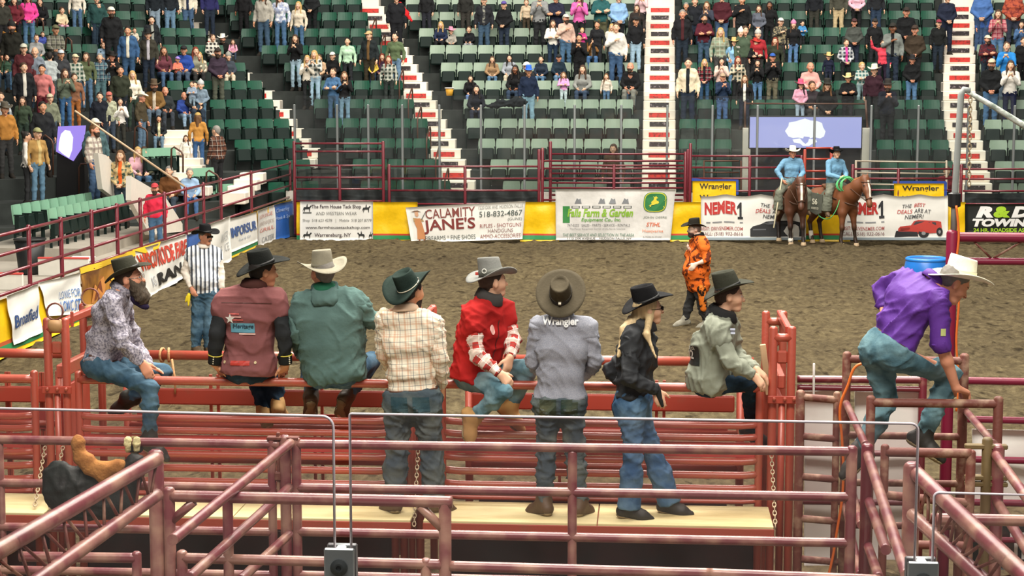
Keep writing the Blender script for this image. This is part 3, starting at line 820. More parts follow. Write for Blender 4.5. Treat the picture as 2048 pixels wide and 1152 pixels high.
far_panel('maroon rail panel left of the riders, behind the yellow sign', [(1384, 1600, p) for p in (312, 335, 357, 382, 408, 440)], [(1381, 288), (1500, 312), (1603, 312)])
far_panel('maroon rail panel right of the riders, behind the yellow sign', [(1708, 1912, p) for p in (338, 357, 380, 408, 440)], [(1706, 330), (1797, 338), (1908, 330)])
far_panel('maroon rail panel at the far right above the black banner', [(1926, 2110, p) for p in (338, 358, 382, 408, 440)], [(1923, 330), (2105, 330)])
far_panel('red steel gate standing between the two riders', [(1612, 1662, p) for p in (296, 318, 342, 358, 372, 398, 425)], [(1610, 300), (1663, 296)], .3, m=M_REDF, name='gate')
# pale pipe frames behind the right panel
its = [('rail', [at_Y(1710, p, 46.2), at_Y(1895, p + 3, 46.2)], .022) for p in (322, 345, 368)] + [('post', [at_Y(p, 322, 46.2), at_Y(p, 494, 46.2)], .03) for p in (1712, 1893)]
arrange(at_Y(1712, 476, 46.2), 'pipe_frame', 'pale galvanised pipe panel behind the maroon rails right of the riders', 'fence', its, mat('pipe_galvanised', 'b3a896', .45, metal=.3), .022)
its = [('rail', [at_Y(1408, 322, 46.2), at_Y(1478, 322, 46.2)], .02), ('rail', [at_Y(1408, 345, 46.2), at_Y(1478, 345, 46.2)], .02), ('post', [at_Y(1408, 322, 46.2), at_Y(1408, 494, 46.2)], .022), ('post', [at_Y(1482, 322, 46.2), at_Y(1482, 494, 46.2)], .022)]
arrange(at_Y(1408, 476, 46.2), 'pipe_frame', 'small bronze pipe frame behind the left yellow sign', 'fence', its, M_BRONZE, .02)
# black tarp hung behind the far fence
M_TARP = mat('black_tarp', '1f2526', .45, col2='3a4244', nscale=2.5, thr=(.5, .7), bump=.5, bscale=3)
for pa, pb, lab in ((592, 1078, 'long black tarp hung low behind the far left fence panels'), (1386, 1900, 'black tarp hung low behind the horses'), (1930, 2105, 'black tarp hung low behind the far right fence panel')):
    xs = np.linspace(X_at(pa, 390, 45.95), X_at(pb, 390, 45.95), 60); zs = np.linspace(.02, 1.13, 10)
    X, Z = np.meshgrid(xs, zs); Y = 45.95 + .03 * np.sin(X * 5) + .02 * np.sin(X * 13 + Z * 5)
    V = np.stack([X.ravel(), Y.ravel(), Z.ravel() + .02 * np.sin(X.ravel() * 2)], 1)
    i = np.arange(9)[:, None] * 60 + np.arange(59)[None, :]
    F = np.stack([i, i + 1, i + 61, i + 60], -1).reshape(-1, 4)
    V2 = V + np.array([0, .012, 0]); F2 = F[:, ::-1] + len(V)
    o = bpy.data.objects.new('tarp', np_mesh('tarp', np.concatenate([V, V2]), np.concatenate([F, F2]), M_TARP)); COL.objects.link(o)
    tag(o, lab, 'tarp')

# ================================================================ BANNERS
def ink(c): return mat('ink_' + c, c, .6)
class Banner:
    def __init__(s, name, label, quad, m, amp=.02, seed=0, group='advertising banners', nx=28, ny=10, sag=None, cat='banner'):
        s.q = [Vector(p) for p in quad]          # TL TR BR BL
        s.n = (s.q[1] - s.q[0]).cross(s.q[3] - s.q[0]).normalized() * -1
        if s.n.y > 0 and abs(s.n.y) > .5: s.n *= -1
        if s.n.x < 0 and abs(s.n.y) < .5: s.n *= -1
        s.amp, s.seed, s.sag = amp, seed, sag
        L = (s.q[1] - s.q[0]).length; s.L = L
        rg = random.Random(seed); s.ph = [rg.uniform(0, 6) for _ in range(6)]; s.k = [rg.uniform(.6, 1.6) for _ in range(6)]
        c = (s.q[2] + s.q[3]) / 2
        s.root = bpy.data.objects.new(name, None)
        vs, fs = [], []
        for j in range(ny + 1):
            for i in range(nx + 1): vs.append(s.pt(i / nx, j / ny))
        for j in range(ny):
            for i in range(nx):
                a = j * (nx + 1) + i; fs.append((a, a + 1, a + nx + 2, a + nx + 1))
        n = len(vs); vs += [v - s.n * .006 for v in vs]; fs += [tuple(v + n for v in f[::-1]) for f in fs]
        rim = [i for i in range(nx + 1)] + [j * (nx + 1) + nx for j in range(1, ny + 1)] + [ny * (nx + 1) + i for i in range(nx - 1, -1, -1)] + [j * (nx + 1) for j in range(ny - 1, 0, -1)]
        for i in range(len(rim)): a, b2 = rim[i], rim[(i + 1) % len(rim)]; fs.append((a, b2, b2 + n, a + n))
        bpy.data.objects.remove(s.root)
        s.root = bpy.data.objects.new(name, new_mesh(name, vs, fs, m, True)); COL.objects.link(s.root)
        tag(s.root, label, cat, group)
    def pt(s, u, v, off=0.0):
        q = s.q; p = (q[0] * (1 - u) + q[1] * u) * (1 - v) + (q[3] * (1 - u) + q[2] * u) * v
        x = u * s.L
        w = s.amp * (math.sin(x * 3.1 * s.k[0] + s.ph[0] + v * 2) * .5 + math.sin(x * 7 * s.k[1] + s.ph[1] - v * 3) * .3 + math.sin(v * 7 * s.k[2] + x * 2.2 + s.ph[2]) * .4)
        if s.sag: p = p + Vector((0, 0, s.sag * abs(math.sin(u * math.pi * 3 + s.ph[3])) * (1 - v)))
        return p + s.n * (w + off)
    def text(s, body, u0, v0, u1, v1, col, bold=0.0, shear=0.0, slope=0.0, mix=None, space=1.0):
        V, F = unit_text(body, bold, shear, space)
        vs = [s.pt(u0 + (u1 - u0) * (x + .5), v0 + (v1 - v0) * (.5 - y) + slope * x, .014) for x, y, _ in V]
        me = new_mesh('lettering', vs, F, ink(col)); return part('lettering', me, s.root, False)
    def poly(s, pts, col, nm='emblem', off=.010):
        vs = [s.pt(u, v, off) for u, v in pts]
        n = len(vs)
        return part(nm, new_mesh(nm, vs, [tuple(range(n))], ink(col)), s.root, False)
    def rect(s, u0, v0, u1, v1, col, nm='stripe', n=16, off=.008):
        vs, fs = [], []
        for i in range(n + 1):
            u = u0 + (u1 - u0) * i / n
            for j in range(4): vs.append(s.pt(u, v0 + (v1 - v0) * j / 3, off))
        for i in range(n):
            for j in range(3): a = i * 4 + j; fs.append((a, a + 1, a + 5, a + 4))
        return part(nm, new_mesh(nm, vs, fs, ink(col)), s.root, False)
M_VINYL = mat('vinyl_white', 'e9e8e2', .45, noise=.03, bump=.25, bscale=4)
M_VINYL_G = mat('vinyl_grey_white', 'd6d4d0', .4, noise=.06, bump=.6, bscale=5)
M_YEL = mat('vinyl_yellow', 'f0c316', .35, noise=.08, bump=.9, bscale=3.5)
M_GOLD = mat('vinyl_gold_brown', 'a8742c', .5, col2='5f3a1c', nscale=2.2, thr=(.4, .6))
M_BLUE = mat('vinyl_blue', '2c62b4', .4, noise=.05)
M_BLACKV = mat('vinyl_black', '1c1f1d', .4)
BY = 45.3
def bq(xl, yt, xr, yb, Y=BY, dyr=0, dl=0):
    return [at_Y(xl, yt, Y), at_Y(xr, yt + dyr, Y), at_Y(xr, yb + dyr, Y), at_Y(xl + dl, yb, Y)]
# yellow sponsor cloths with red and green stripes behind the white banners
for i, (a, b_, lab) in enumerate(((593, 601, 'narrow yellow cloth edge at the far left corner beside the tack banner'), (745, 835, 'yellow striped cloth between the tack banner and the rifle banner'),
        (1040, 1118, 'yellow striped cloth left of the green-lettered farm banner'), (1340, 1412, 'yellow striped cloth behind the orange-shirted man'),
        (1596, 1700, 'yellow striped cloth behind the two horses'), (1893, 1931, 'yellow striped cloth between the red car banner and the black banner'))):
    B = Banner('striped_cloth', lab, bq(a, 404, b_, 483, BY + .06), M_YEL, .04, 10 + i, 'yellow striped cloths', 16, 10)
    B.rect(0, .80, 1, .845, 'c23a22', n=8); B.rect(0, .845, 1, .95, '2d8a52', n=8)
def horse_rider(B, u, v, w, h, rev=False):
    f = -1 if rev else 1
    sh = [(-.5, .45), (-.42, .1), (-.35, -.08), (-.1, -.1), (-.05, -.35), (0, -.5), (.05, -.35), (.06, -.1), (.25, -.12), (.38, -.3), (.5, -.2), (.42, -.1), (.32, .02), (.3, .48), (.24, .48), (.2, .15), (-.2, .15), (-.3, .48), (-.36, .48), (-.32, .15), (-.42, .25)]
    B.poly([(u + f * x * w, v + y * h) for x, y in sh], '2c2e2c')
# 1 tack shop banner
B = Banner('banner', 'white banner with black lettering and horse silhouettes at the far left', bq(600, 403, 746, 482), M_VINYL, .015, 1)
B.text('The Farm House Tack Shop', .16, .08, .84, .20, '4a4044', .02); B.text('AND WESTERN WEAR', .22, .26, .78, .34, '7d7d7a')
B.text('Shop  518 623 4278   |   Mobile  518 207 8779', .04, .44, .98, .53, '6d6d6a'); B.text('www.farmhousetackshop.com', .08, .62, .96, .71, '55504e', .012)
B.text('Warrensburg, NY', .20, .80, .70, .92, '55484a', .015)
horse_rider(B, .10, .16, .13, .22); B.rect(.04, .27, .16, .30, '5a5c58', 'emblem', 2); horse_rider(B, .91, .17, .12, .22); horse_rider(B, .10, .84, .13, .2); horse_rider(B, .84, .84, .11, .2, True); horse_rider(B, .97, .85, .06, .2)
# 2 rifle shop banner
B = Banner('banner', 'white skewed banner with dark red lettering and a woman holding a rifle', [at_Y(811, 415, BY - .08), at_Y(1051, 402, BY - .08), at_Y(1045, 478, BY - .08), at_Y(823, 486, BY - .08)], M_VINYL, .015, 2)
B.text('CALAMITY', .16, .08, .58, .34, '84443e', .006, 0, -.02); B.text("JANE'S", .13, .36, .58, .76, '7c2f2c', .02, 0, -.02); B.text('FIREARMS * FINE SHOES', .13, .82, .58, .95, '5c6460')
B.text('1220 DIX AVE. HUDSON FALLS', .61, .07, .98, .16, '8a8d88'); B.text('518-832-4867', .615, .22, .98, .37, '55605c', .006); B.text('(GUNS)', .86, .42, .98, .51, '6a6f6c')
B.text('RIFLES - SHOTGUNS', .62, .56, .98, .66, '9a5a58'); B.text('HANDGUNS', .69, .70, .91, .80, '8a6864'); B.text('AMMO-ACCESSORIES', .62, .84, .98, .95, '9a6a66')
B.poly([(.065, .32), (.11, .32), (.125, .55), (.14, .9), (.06, .9), (.07, .6), (.055, .45)], 'c98a5a'); B.poly([(.04, .13), (.07, .10), (.10, .10), (.125, .15), (.1, .14), (.06, .14)], '7a5a44'); B.poly([(.07, .14), (.1, .14), (.1, .24), (.085, .28), (.07, .24)], 'd8a888')
B.poly([(.05, .3), (.13, .34), (.14, .42), (.09, .40), (.05, .42)], 'b5986a'); B.poly([(.115, .36), (.165, .12), (.17, .13), (.122, .38)], '6b6a68')
for u in (.072, .115): B.poly([(u, .9), (u + .012, .9), (u + .016, .97), (u - .004, .97)], 'a0664e')
# 3 farm banner
B = Banner('banner', 'large wrinkled grey-white banner with green farm lettering and a leaping deer emblem', [at_Y(1111, 379, BY - .05), at_Y(1351, 379, BY - .05), at_Y(1341, 480, BY - .05), at_Y(1112, 480, BY - .05)], M_VINYL_G, .05, 3, nx=40, ny=18)
B.text('Falls Farm & Garden', .10, .38, .66, .54, '86b432', .03, .2); B.rect(.06, .33, .12, .66, '2f7d3a', 'emblem', 2, .006); B.text('Equipment Co., Inc.', .22, .56, .56, .65, '5d9a3a', .02, .2)
B.text('747-5252   SALES - PARTS - SERVICE - RENTALS', .10, .68, .64, .73, '77777a'); B.text('The Power Equipment Corner of the North Country', .12, .76, .60, .80, '8a8a8c')
B.text('THE BEST SERVICE AND SELECTION IN THE AREA', .06, .87, .68, .93, '6a8a78', .004, .2); B.text('1115 DIX AVENUE    HUDSON FALLS, NY', .10, .95, .66, .995, '4a4a4c', .01)
for i in range(6): B.rect(.135 + i * .088, .325, .205 + i * .088, .37, '3c4440', 'emblem', 2); B.rect(.143 + i * .088, .335, .197 + i * .088, .36, 'd0d0cc', 'emblem', 2, .011)
def rr(u, v, a, b2, n=28, e=3.2): return [(u + a * math.copysign(abs(math.cos(t)) ** (2 / e), math.cos(t)), v + b2 * math.copysign(abs(math.sin(t)) ** (2 / e), math.sin(t))) for t in [2 * math.pi * i / n for i in range(n)]]
B.poly(rr(.84, .25, .098, .20), '2f7d46', off=.010); B.poly(rr(.84, .25, .092, .19), 'd9cf3c', off=.014); B.poly(rr(.84, .25, .086, .175), '2f7d46', off=.018)
dx, dy = .84, .25
deer = [(-.055, .07), (-.03, .035), (-.034, -.005), (-.015, -.045), (-.012, -.09), (-.022, -.12), (-.005, -.10), (.004, -.13), (.01, -.10), (.022, -.085), (.008, -.07), (.012, -.03), (.045, -.02), (.062, -.045), (.064, -.005), (.07, .05), (.082, .12), (.06, .06), (.042, .035), (.012, .03), (-.01, .05), (-.03, .055), (-.035, .09), (-.045, .1), (-.04, .062)]
B.poly([(dx + x, dy + y) for x, y in deer], 'e3d23e', off=.022)
B.text('JOHN DEERE', .75, .53, .95, .58, '6a7468'); B.text('STIHL', .78, .65, .90, .73, 'd06a44', .02, .2); B.text('Husqvarna', .75, .79, .93, .86, 'dd9070', .01); B.text('& MORE IN STORE', .76, .92, .92, .95, '8a8a8c')
for u in (.16, .36, .45, .56): B.poly([(u, .28), (u + .02, .17), (u + .035, .2), (u + .05, .18), (u + .06, .28)], '7d8084')
# 4 and 5 car dealer banners
def dealer(lab, quad, seed, car):
    B = Banner('banner', lab, quad, M_VINYL, .02, seed, sag=-.06)
    B.rect(0, .94, 1, 1, '98a6ae', n=20, off=.006)
    B.text('NEMER', .035, .14, .345, .42, 'b8302c', .045); B.poly([(.345 + .055 * x, .14 + .38 * y) for x, y in ((0, .25), (.5, 0), (.78, 0), (.78, .86), (1, .86), (1, 1), (.1, 1), (.1, .86), (.4, .86), (.4, .3), (0, .42))], '24262a', 'lettering', .014)
    B.text('CDJR of QUEENSBURY', .045, .455, .33, .52, '2c2e32', .02, .25)
    for a, b2, v in ((.05, .09, .6), (.11, .2, .6), (.22, .32, .6), (.37, .40, .6)): B.rect(a, v - .015, b2, v + .015, '8d8f92', 'emblem', 2)
    B.text('VISIT: DRIVENEMER.COM', .0, .70, .40, .78, 'a44a48', .005, .1); B.text('CALL: (518) 932-0616', .0, .82, .40, .92, '8a6668', .005, .1)
    B.text('THE', .57, .19, .66, .27, '45474a', .01, .2); B.text('BEST', .68, .19, .79, .27, 'b8443f', .01, .2); B.text('DEALS', .52, .31, .665, .40, 'b8443f', .01, .2); B.text('ARE AT', .68, .31, .84, .40, '45474a', .01, .2); B.text('NEMER!', .59, .43, .77, .52, '45474a', .01, .2)
    S = lambda L: [(.47 + .5 * x, .56 + .38 * y) for x, y in L]
    if car == 'dark':
        B.poly(S([(0, .95), (0, .5), (.05, .35), (.2, .25), (.3, .08), (.42, .02), (.8, .02), (.95, .12), (1, .3), (1, .95)]), '26272b')
        B.poly(S([(.3, .25), (.37, .1), (.8, .1), (.86, .25)]), '44464c', off=.014); B.poly(S([(.05, .5), (.3, .5), (.3, .58), (.05, .58)]), '55575c', off=.014)
    else:
        B.poly(S([(.12, .78), (.12, .48), (.16, .34), (.36, .28), (.42, .04), (.5, 0), (.86, 0), (.93, .06), (.95, .7), (.8, .74), (.55, .8)]), 'c0423a')
        B.poly(S([(.40, .27), (.45, .07), (.63, .06), (.60, .27)]), '4b4247', off=.014); B.poly(S([(.66, .08), (.72, .08), (.73, .28), (.66, .29)]), '4b4247', off=.014); B.poly(S([(.76, .08), (.83, .08), (.84, .26), (.77, .28)]), '4b4247', off=.014)
        B.poly(S([(.05, .98), (.08, .62), (.2, .55), (.48, .6), (.5, .95)]), '232226', off=.012)
        for cx, cy, rx in ((.60, .76, .10), (.90, .66, .06)): B.poly(S([(cx + rx * math.cos(t), cy + .26 * math.sin(t)) for t in [2 * math.pi * i / 18 for i in range(18)]]), '1f1f22', off=.016); B.poly(S([(cx + .4 * rx * math.cos(t), cy + .11 * math.sin(t)) for t in [2 * math.pi * i / 12 for i in range(12)]]), '8a8a8c', off=.02)
        B.poly(S([(.16, .42), (.34, .40), (.34, .5), (.16, .54)]), '8a2e2a', off=.016)
dealer('white banner with big red lettering and a dark car, behind the left horse', bq(1402, 388, 1612, 480, BY - .04), 4, 'dark')
dealer('white banner with big red lettering and a red off-road car, right of the horses', bq(1684, 388, 1896, 480, BY - .04), 5, 'red')
# 6 black towing banner
B = Banner('banner', 'black banner with large white and lime lettering at the far right', bq(1930, 408, 2140, 466, BY - .04), M_BLACKV, .012, 6)
B.text('R', .10, .08, .27, .47, 'f0f0ee', .07, .25); B.text('&', .27, .08, .43, .47, 'a6cf2c', .07, .1); B.text('D', .44, .08, .62, .47, 'f0f0ee', .07, .25); B.text('TOWING', .07, .50, .70, .78, 'f0f0ee', .06, .2); B.text('24 HR. ROADSIDE ASSISTANCE', .08, .83, .80, .97, 'a6cf2c', .03)
# yellow sponsor signs
for px0, px1, y0, lab, sd in ((1385, 1472, 362, 'yellow sign with dark lettering and blue edge left of the riders', 7), (1788, 1888, 367, 'yellow sign with dark lettering and blue edge right of the riders', 8)):
    B = Banner('sponsor_sign', lab, bq(px0, y0, px1, 408, BY + .31), M_YEL, .012, sd, 'yellow sponsor signs', 14, 8, cat='sign')
    B.text('Wrangler', .16, .10, .9, .42, '2a2a22', .02); B.text('Wrangler', .16, .60, .9, .92, '2a2a22', .02)
    B.rect(.985, -.06, 1.06, .6, '24459a', 'border', 3, -.02); B.rect(-.02, -.12, 1.04, -.0, '24459a', 'border', 6, -.02)

# left side banners (hang on the rink side of the left fence)
LX = -9.33
def lq(*p): return [at_X(x, y, LX) for x, y in p]
for a, b_, lab, sd in ((-60, 8, 'yellow striped cloth at the left edge of the arena, under the bin', 20), (60, 92, 'yellow cloth corner above the blue-lettered white banner', 22), (150, 262, 'gold and brown banner cloth with a horse scene', 21)):
    pass
YQ = [Vector((LX + .03, at_X(-50, 640, LX).y, 0)), Vector((LX + .03, at_X(100, 560, LX).y, 0))]
def lbanner(name, label, pa, pb, zt, zb, m, amp, seed, group='left side banners', **kw):
    ya, yb = at_X(pa, 560, LX).y, at_X(pb, 520, LX).y
    off = kw.pop('off', 0.0)
    return Banner(name, label, [(LX + off, ya, zt), (LX + off, yb, zt), (LX + off, yb, zb), (LX + off, ya, zb)], m, amp, seed, group, **kw)
B = lbanner('striped_cloth', 'yellow and green striped cloth behind the blue-lettered banners at the left edge', -60, 165, .84, -.02, M_YEL, .01, 30, 'yellow striped cloths', off=-.045)
B.rect(0, .72, 1, .79, 'b2522c', n=12); B.rect(0, .79, 1, .92, '2d8a52', n=12)
B = lbanner('striped_cloth', 'yellow and green striped cloth behind the striped-vest man', 372, 592, .84, -.02, M_YEL, .01, 31, 'yellow striped cloths', off=-.03)
B.rect(0, .74, 1, .80, 'b2522c', n=12); B.rect(0, .80, 1, .94, '2d8a52', n=12)
B = Banner('banner', 'white hand-lettered banner nearest the left edge', [at_X(10, 592, LX), at_X(78, 568, LX), at_X(86, 664, LX), at_X(29, 690, LX)], M_VINYL, .03, 32, 'left side banners')
B.text('Broafied', .06, .42, .93, .68, '2f4a7c', .02, .2)
B = Banner('banner', 'sagging white banner with blue outlined lettering in two lines', [at_X(80, 566, LX), at_X(160, 545, LX), at_X(160, 628, LX), at_X(98, 632, LX)], M_VINYL, .03, 33, 'left side banners')
B.text('LONNIE FOR', .38, .36, .97, .56, '5577aa', .004); B.text('LOWC ST', .38, .62, .97, .9, '4a78c0', .01)
B = Banner('banner', 'gold and brown banner with a bronze horse scene, behind the bearded man', [at_X(161, 536, LX), at_X(270, 500, LX), at_X(268, 585, LX), at_X(166, 622, LX)], M_GOLD, .035, 34, 'left side banners')
B.rect(0, 0, 1, .14, 'e0b62a', 'stripe', 8); B.poly([(.15, .9), (.2, .5), (.3, .32), (.42, .38), (.45, .6), (.4, .9)], 'c98440'); B.poly([(.2, .85), (.25, .55), (.33, .42), (.38, .8)], '7a3c20', off=.014); B.poly([(.5, .45), (.75, .3), (.8, .42), (.55, .58)], 'd9a83c'); B.text('RODEO', .5, .62, .95, .85, 'e8c050', .02)
B = Banner('banner', 'white banner with red lettering above bold black lettering, behind the striped-vest man', [at_X(263, 503, LX), at_X(374, 468, LX), at_X(374, 552, LX), at_X(297, 597, LX)], M_VINYL, .03, 35, 'left side banners')
B.text('WISCO', .05, .10, .38, .46, 'c8482e', .05); B.text('RODE FARE', .40, .10, .98, .48, 'c84a3c', .04); B.text('RAN', .28, .60, .88, .86, '1f1f20', .05); B.text('AS', .14, .62, .24, .82, 'a9acb0', .01)
B.poly([(.02, -.02), (.5, -.02), (.42, .1), (.2, .12)], 'e8b820', off=.016)
B = Banner('banner', 'blue and white banner partly hidden behind the striped-vest man', [at_X(374, 470, LX), at_X(420, 452, LX), at_X(420, 528, LX), at_X(374, 552, LX)], M_BLUE, .02, 36, 'left side banners', nx=12)
B = Banner('banner', 'white banner with faint grey print right of the striped-vest man', [at_X(418, 450, LX + .02), at_X(460, 432, LX + .02), at_X(463, 522, LX + .02), at_X(420, 546, LX + .02)], M_VINYL, .03, 37, 'left side banners', nx=12)
B.text('WATER', .5, .3, .92, .5, 'b4b8ba'); B.text('&  ICE', .5, .55, .92, .72, 'b4b8ba')
B = Banner('banner', 'white banner with tall navy lettering on the left side', [at_X(455, 440, LX), at_X(513, 424, LX), at_X(516, 482, LX), at_X(463, 505, LX)], M_VINYL, .012, 38, 'left side banners')
B.text('IMPORSUR', .05, .26, .95, .58, '3a5a96', .03); B.text('Fuel & Oil', .3, .68, .7, .76, '8d98a8')
B = Banner('banner', 'white banner with faint red print left of the blue banner', [at_X(514, 422, LX), at_X(549, 410, LX), at_X(551, 482, LX), at_X(517, 496, LX)], M_VINYL_G, .02, 39, 'left side banners', nx=12)
B.text('LOUNGE', .1, .14, .85, .24, 'c88a84'); B.text('BREWERY', .1, .34, .9, .44, 'b4a49e'); B.text('GRILL', .1, .52, .9, .62, 'c8746a'); B.text('CATER', .2, .76, .9, .9, '8d9094')
B = Banner('banner', 'blue banner with white curved lines in the far left corner', [at_X(548, 410, LX), at_X(592, 400, LX), at_X(592, 470, LX), at_X(551, 482, LX)], M_BLUE, .015, 40, 'left side banners', nx=14)
B.text('Cleverley', .06, .12, .66, .26, '9cb4dc', .01, .2); B.text('Pools & Spa', .06, .34, .66, .46, '9cb4dc', .01, .2)
for i in range(5):
    pts = [(.55 + .42 * math.sin(t), .98 - .62 * (1 - i * .13) + .62 * (1 - i * .13) * (1 - math.cos(t)) * .9) for t in np.linspace(.5, 1.45, 9)]
    B.poly(pts + [(u, v + .02) for u, v in pts[::-1]], 'dfe8f4')
# ================================================================ BUCKING CHUTES
YN, YF = 13.7, 14.6
def onY(Y, *pts): return [at_Y(x, y, Y) for x, y in pts]
def at_back(x, y):      # picture point of the near frame -> same height and side on the arena-side frame
    p = at_Y(x, y, YN); return Vector((p.x, YF, p.z))
def flat(a, b, h, t):   # flat board between two points lying in a Y plane
    a = Vector(a); b = Vector(b); d = b - a; L = d.length
    rot = Matrix((d.normalized(), Vector((0, 1, 0)), d.normalized().cross(Vector((0, 1, 0))))).transposed()
    return MB().box((a + b) / 2, (L, t, h), rot, bev=.008)
# dividers between the chutes
for n, (xa, xb, yt, lab) in enumerate(((94, 130, 640, 'red double-post chute divider at the left with a latch bar and pulley'), (806, 838, 645, 'red double-post chute divider behind the checked-shirt man'),
                                       (1547, 1584, 657, 'red double-post chute divider at the right beside the grey-jacketed rider'))):
    pa, pb = at_Y(xa, yt, YN), at_Y(xb, yt, YN)
    root = empty('chute_divider', ((pa.x + pb.x) / 2, (YN + YF) / 2, 0), lab, 'chute frame', 'chute dividers')
    for Y in (YN, YF):
        for p in (pa, pb): part('post', MB().tube([(p.x, Y, 0), (p.x, Y, p.z)], .033, 12, dome=True).mesh('post', M_RED, True), root)
        part('crossbar', MB().tube([(pa.x, Y, pa.z - .07), (pb.x, Y, pa.z - .07)], .033, 12).mesh('crossbar', M_RED, True), root)
        part('spacer_plate', MB().box(((pa.x + pb.x) / 2, Y, pa.z - .22), (.085, .03, .10), bev=.03).mesh('spacer_plate', M_RED), root)
    xm = (pa.x + pb.x) / 2
    part('slide_gate', MB().box((xm, (YN + YF) / 2, pa.z - .42), (.06, YF - YN - .1, .11), bev=.01).mesh('slide_gate', M_RED), root)
    part('slide_gate', MB().box((xm, (YN + YF) / 2 - .05, pa.z - 1.05), (.035, YF - YN - .2, 1.0), bev=.005).mesh('slide_gate', M_REDF), root)
    part('top_beam', MB().box((xm + .05, (YN + YF) / 2 + .1, pa.z - .02), (.05, YF - YN + .05, .06), bev=.008).mesh('top_beam', M_REDF), root)
    part('slide_pipe', MB().tube([(xm, YN - .02, .1), (xm, YN - .02, pa.z - .52)], .026).mesh('slide_pipe', M_RED, True), root)
    lp = part('latch_plate', MB().box((xm + .01, YN - .06, 1.63), (.24, .015, .06), bev=.006).mesh('latch_plate', M_REDF), root)
    for dx in (-.07, .01, .08):
        b = part('bolt', MB().lathe([(.014, 0), (.014, .02), (.006, .026)], (xm + .01 + dx, YN - .068, 1.64), 8, M=Matrix.Rotation(R(90), 3, 'X')).mesh('bolt', M_RED), lp, False)
        b.matrix_parent_inverse = Matrix.Identity(4)
    if n == 0:
        part('guide_bar', MB().box((at_Y(140, 640, YN).x, YN + .05, at_Y(140, 640, YN).z), (.024, .02, .12), bev=.004).mesh('guide_bar', M_RED), root)
    if n == 2:
        part('leather_strap', MB().box((pa.x + .0, YF - .1, pa.z - .45), (.05, .02, .42), Matrix.Rotation(R(-8), 3, 'Y'), bev=.006).mesh('leather_strap', mat('leather_tan', 'd9bd92', .7)), root)
    if n == 0:
        for (x, y, Y, s) in ((xm, 0, YN, 1), (xm, 0, YF, 1.15)):
            pr = empty('pulley', (x, Y, pa.z + .02), 'brass pulley block with a wire ring, on the %s left divider frame' % ('near' if Y == YN else 'arena side of the'), 'pulley')
            part('block', MB().lathe([(.0, -.05), (.06, -.045), (.068, 0), (.06, .045), (0, .05)], (x, Y - .01, pa.z - .04), 12, sx=1, sy=.6).mesh('block', mat('pulley_tan', 'b98f62', .5), True), pr)
            part('ring', MB().torus((x, Y - .02, pa.z + .07), .065 * s, .008, Matrix.Rotation(R(80), 3, 'X')).mesh('ring', M_RUST, True), pr)
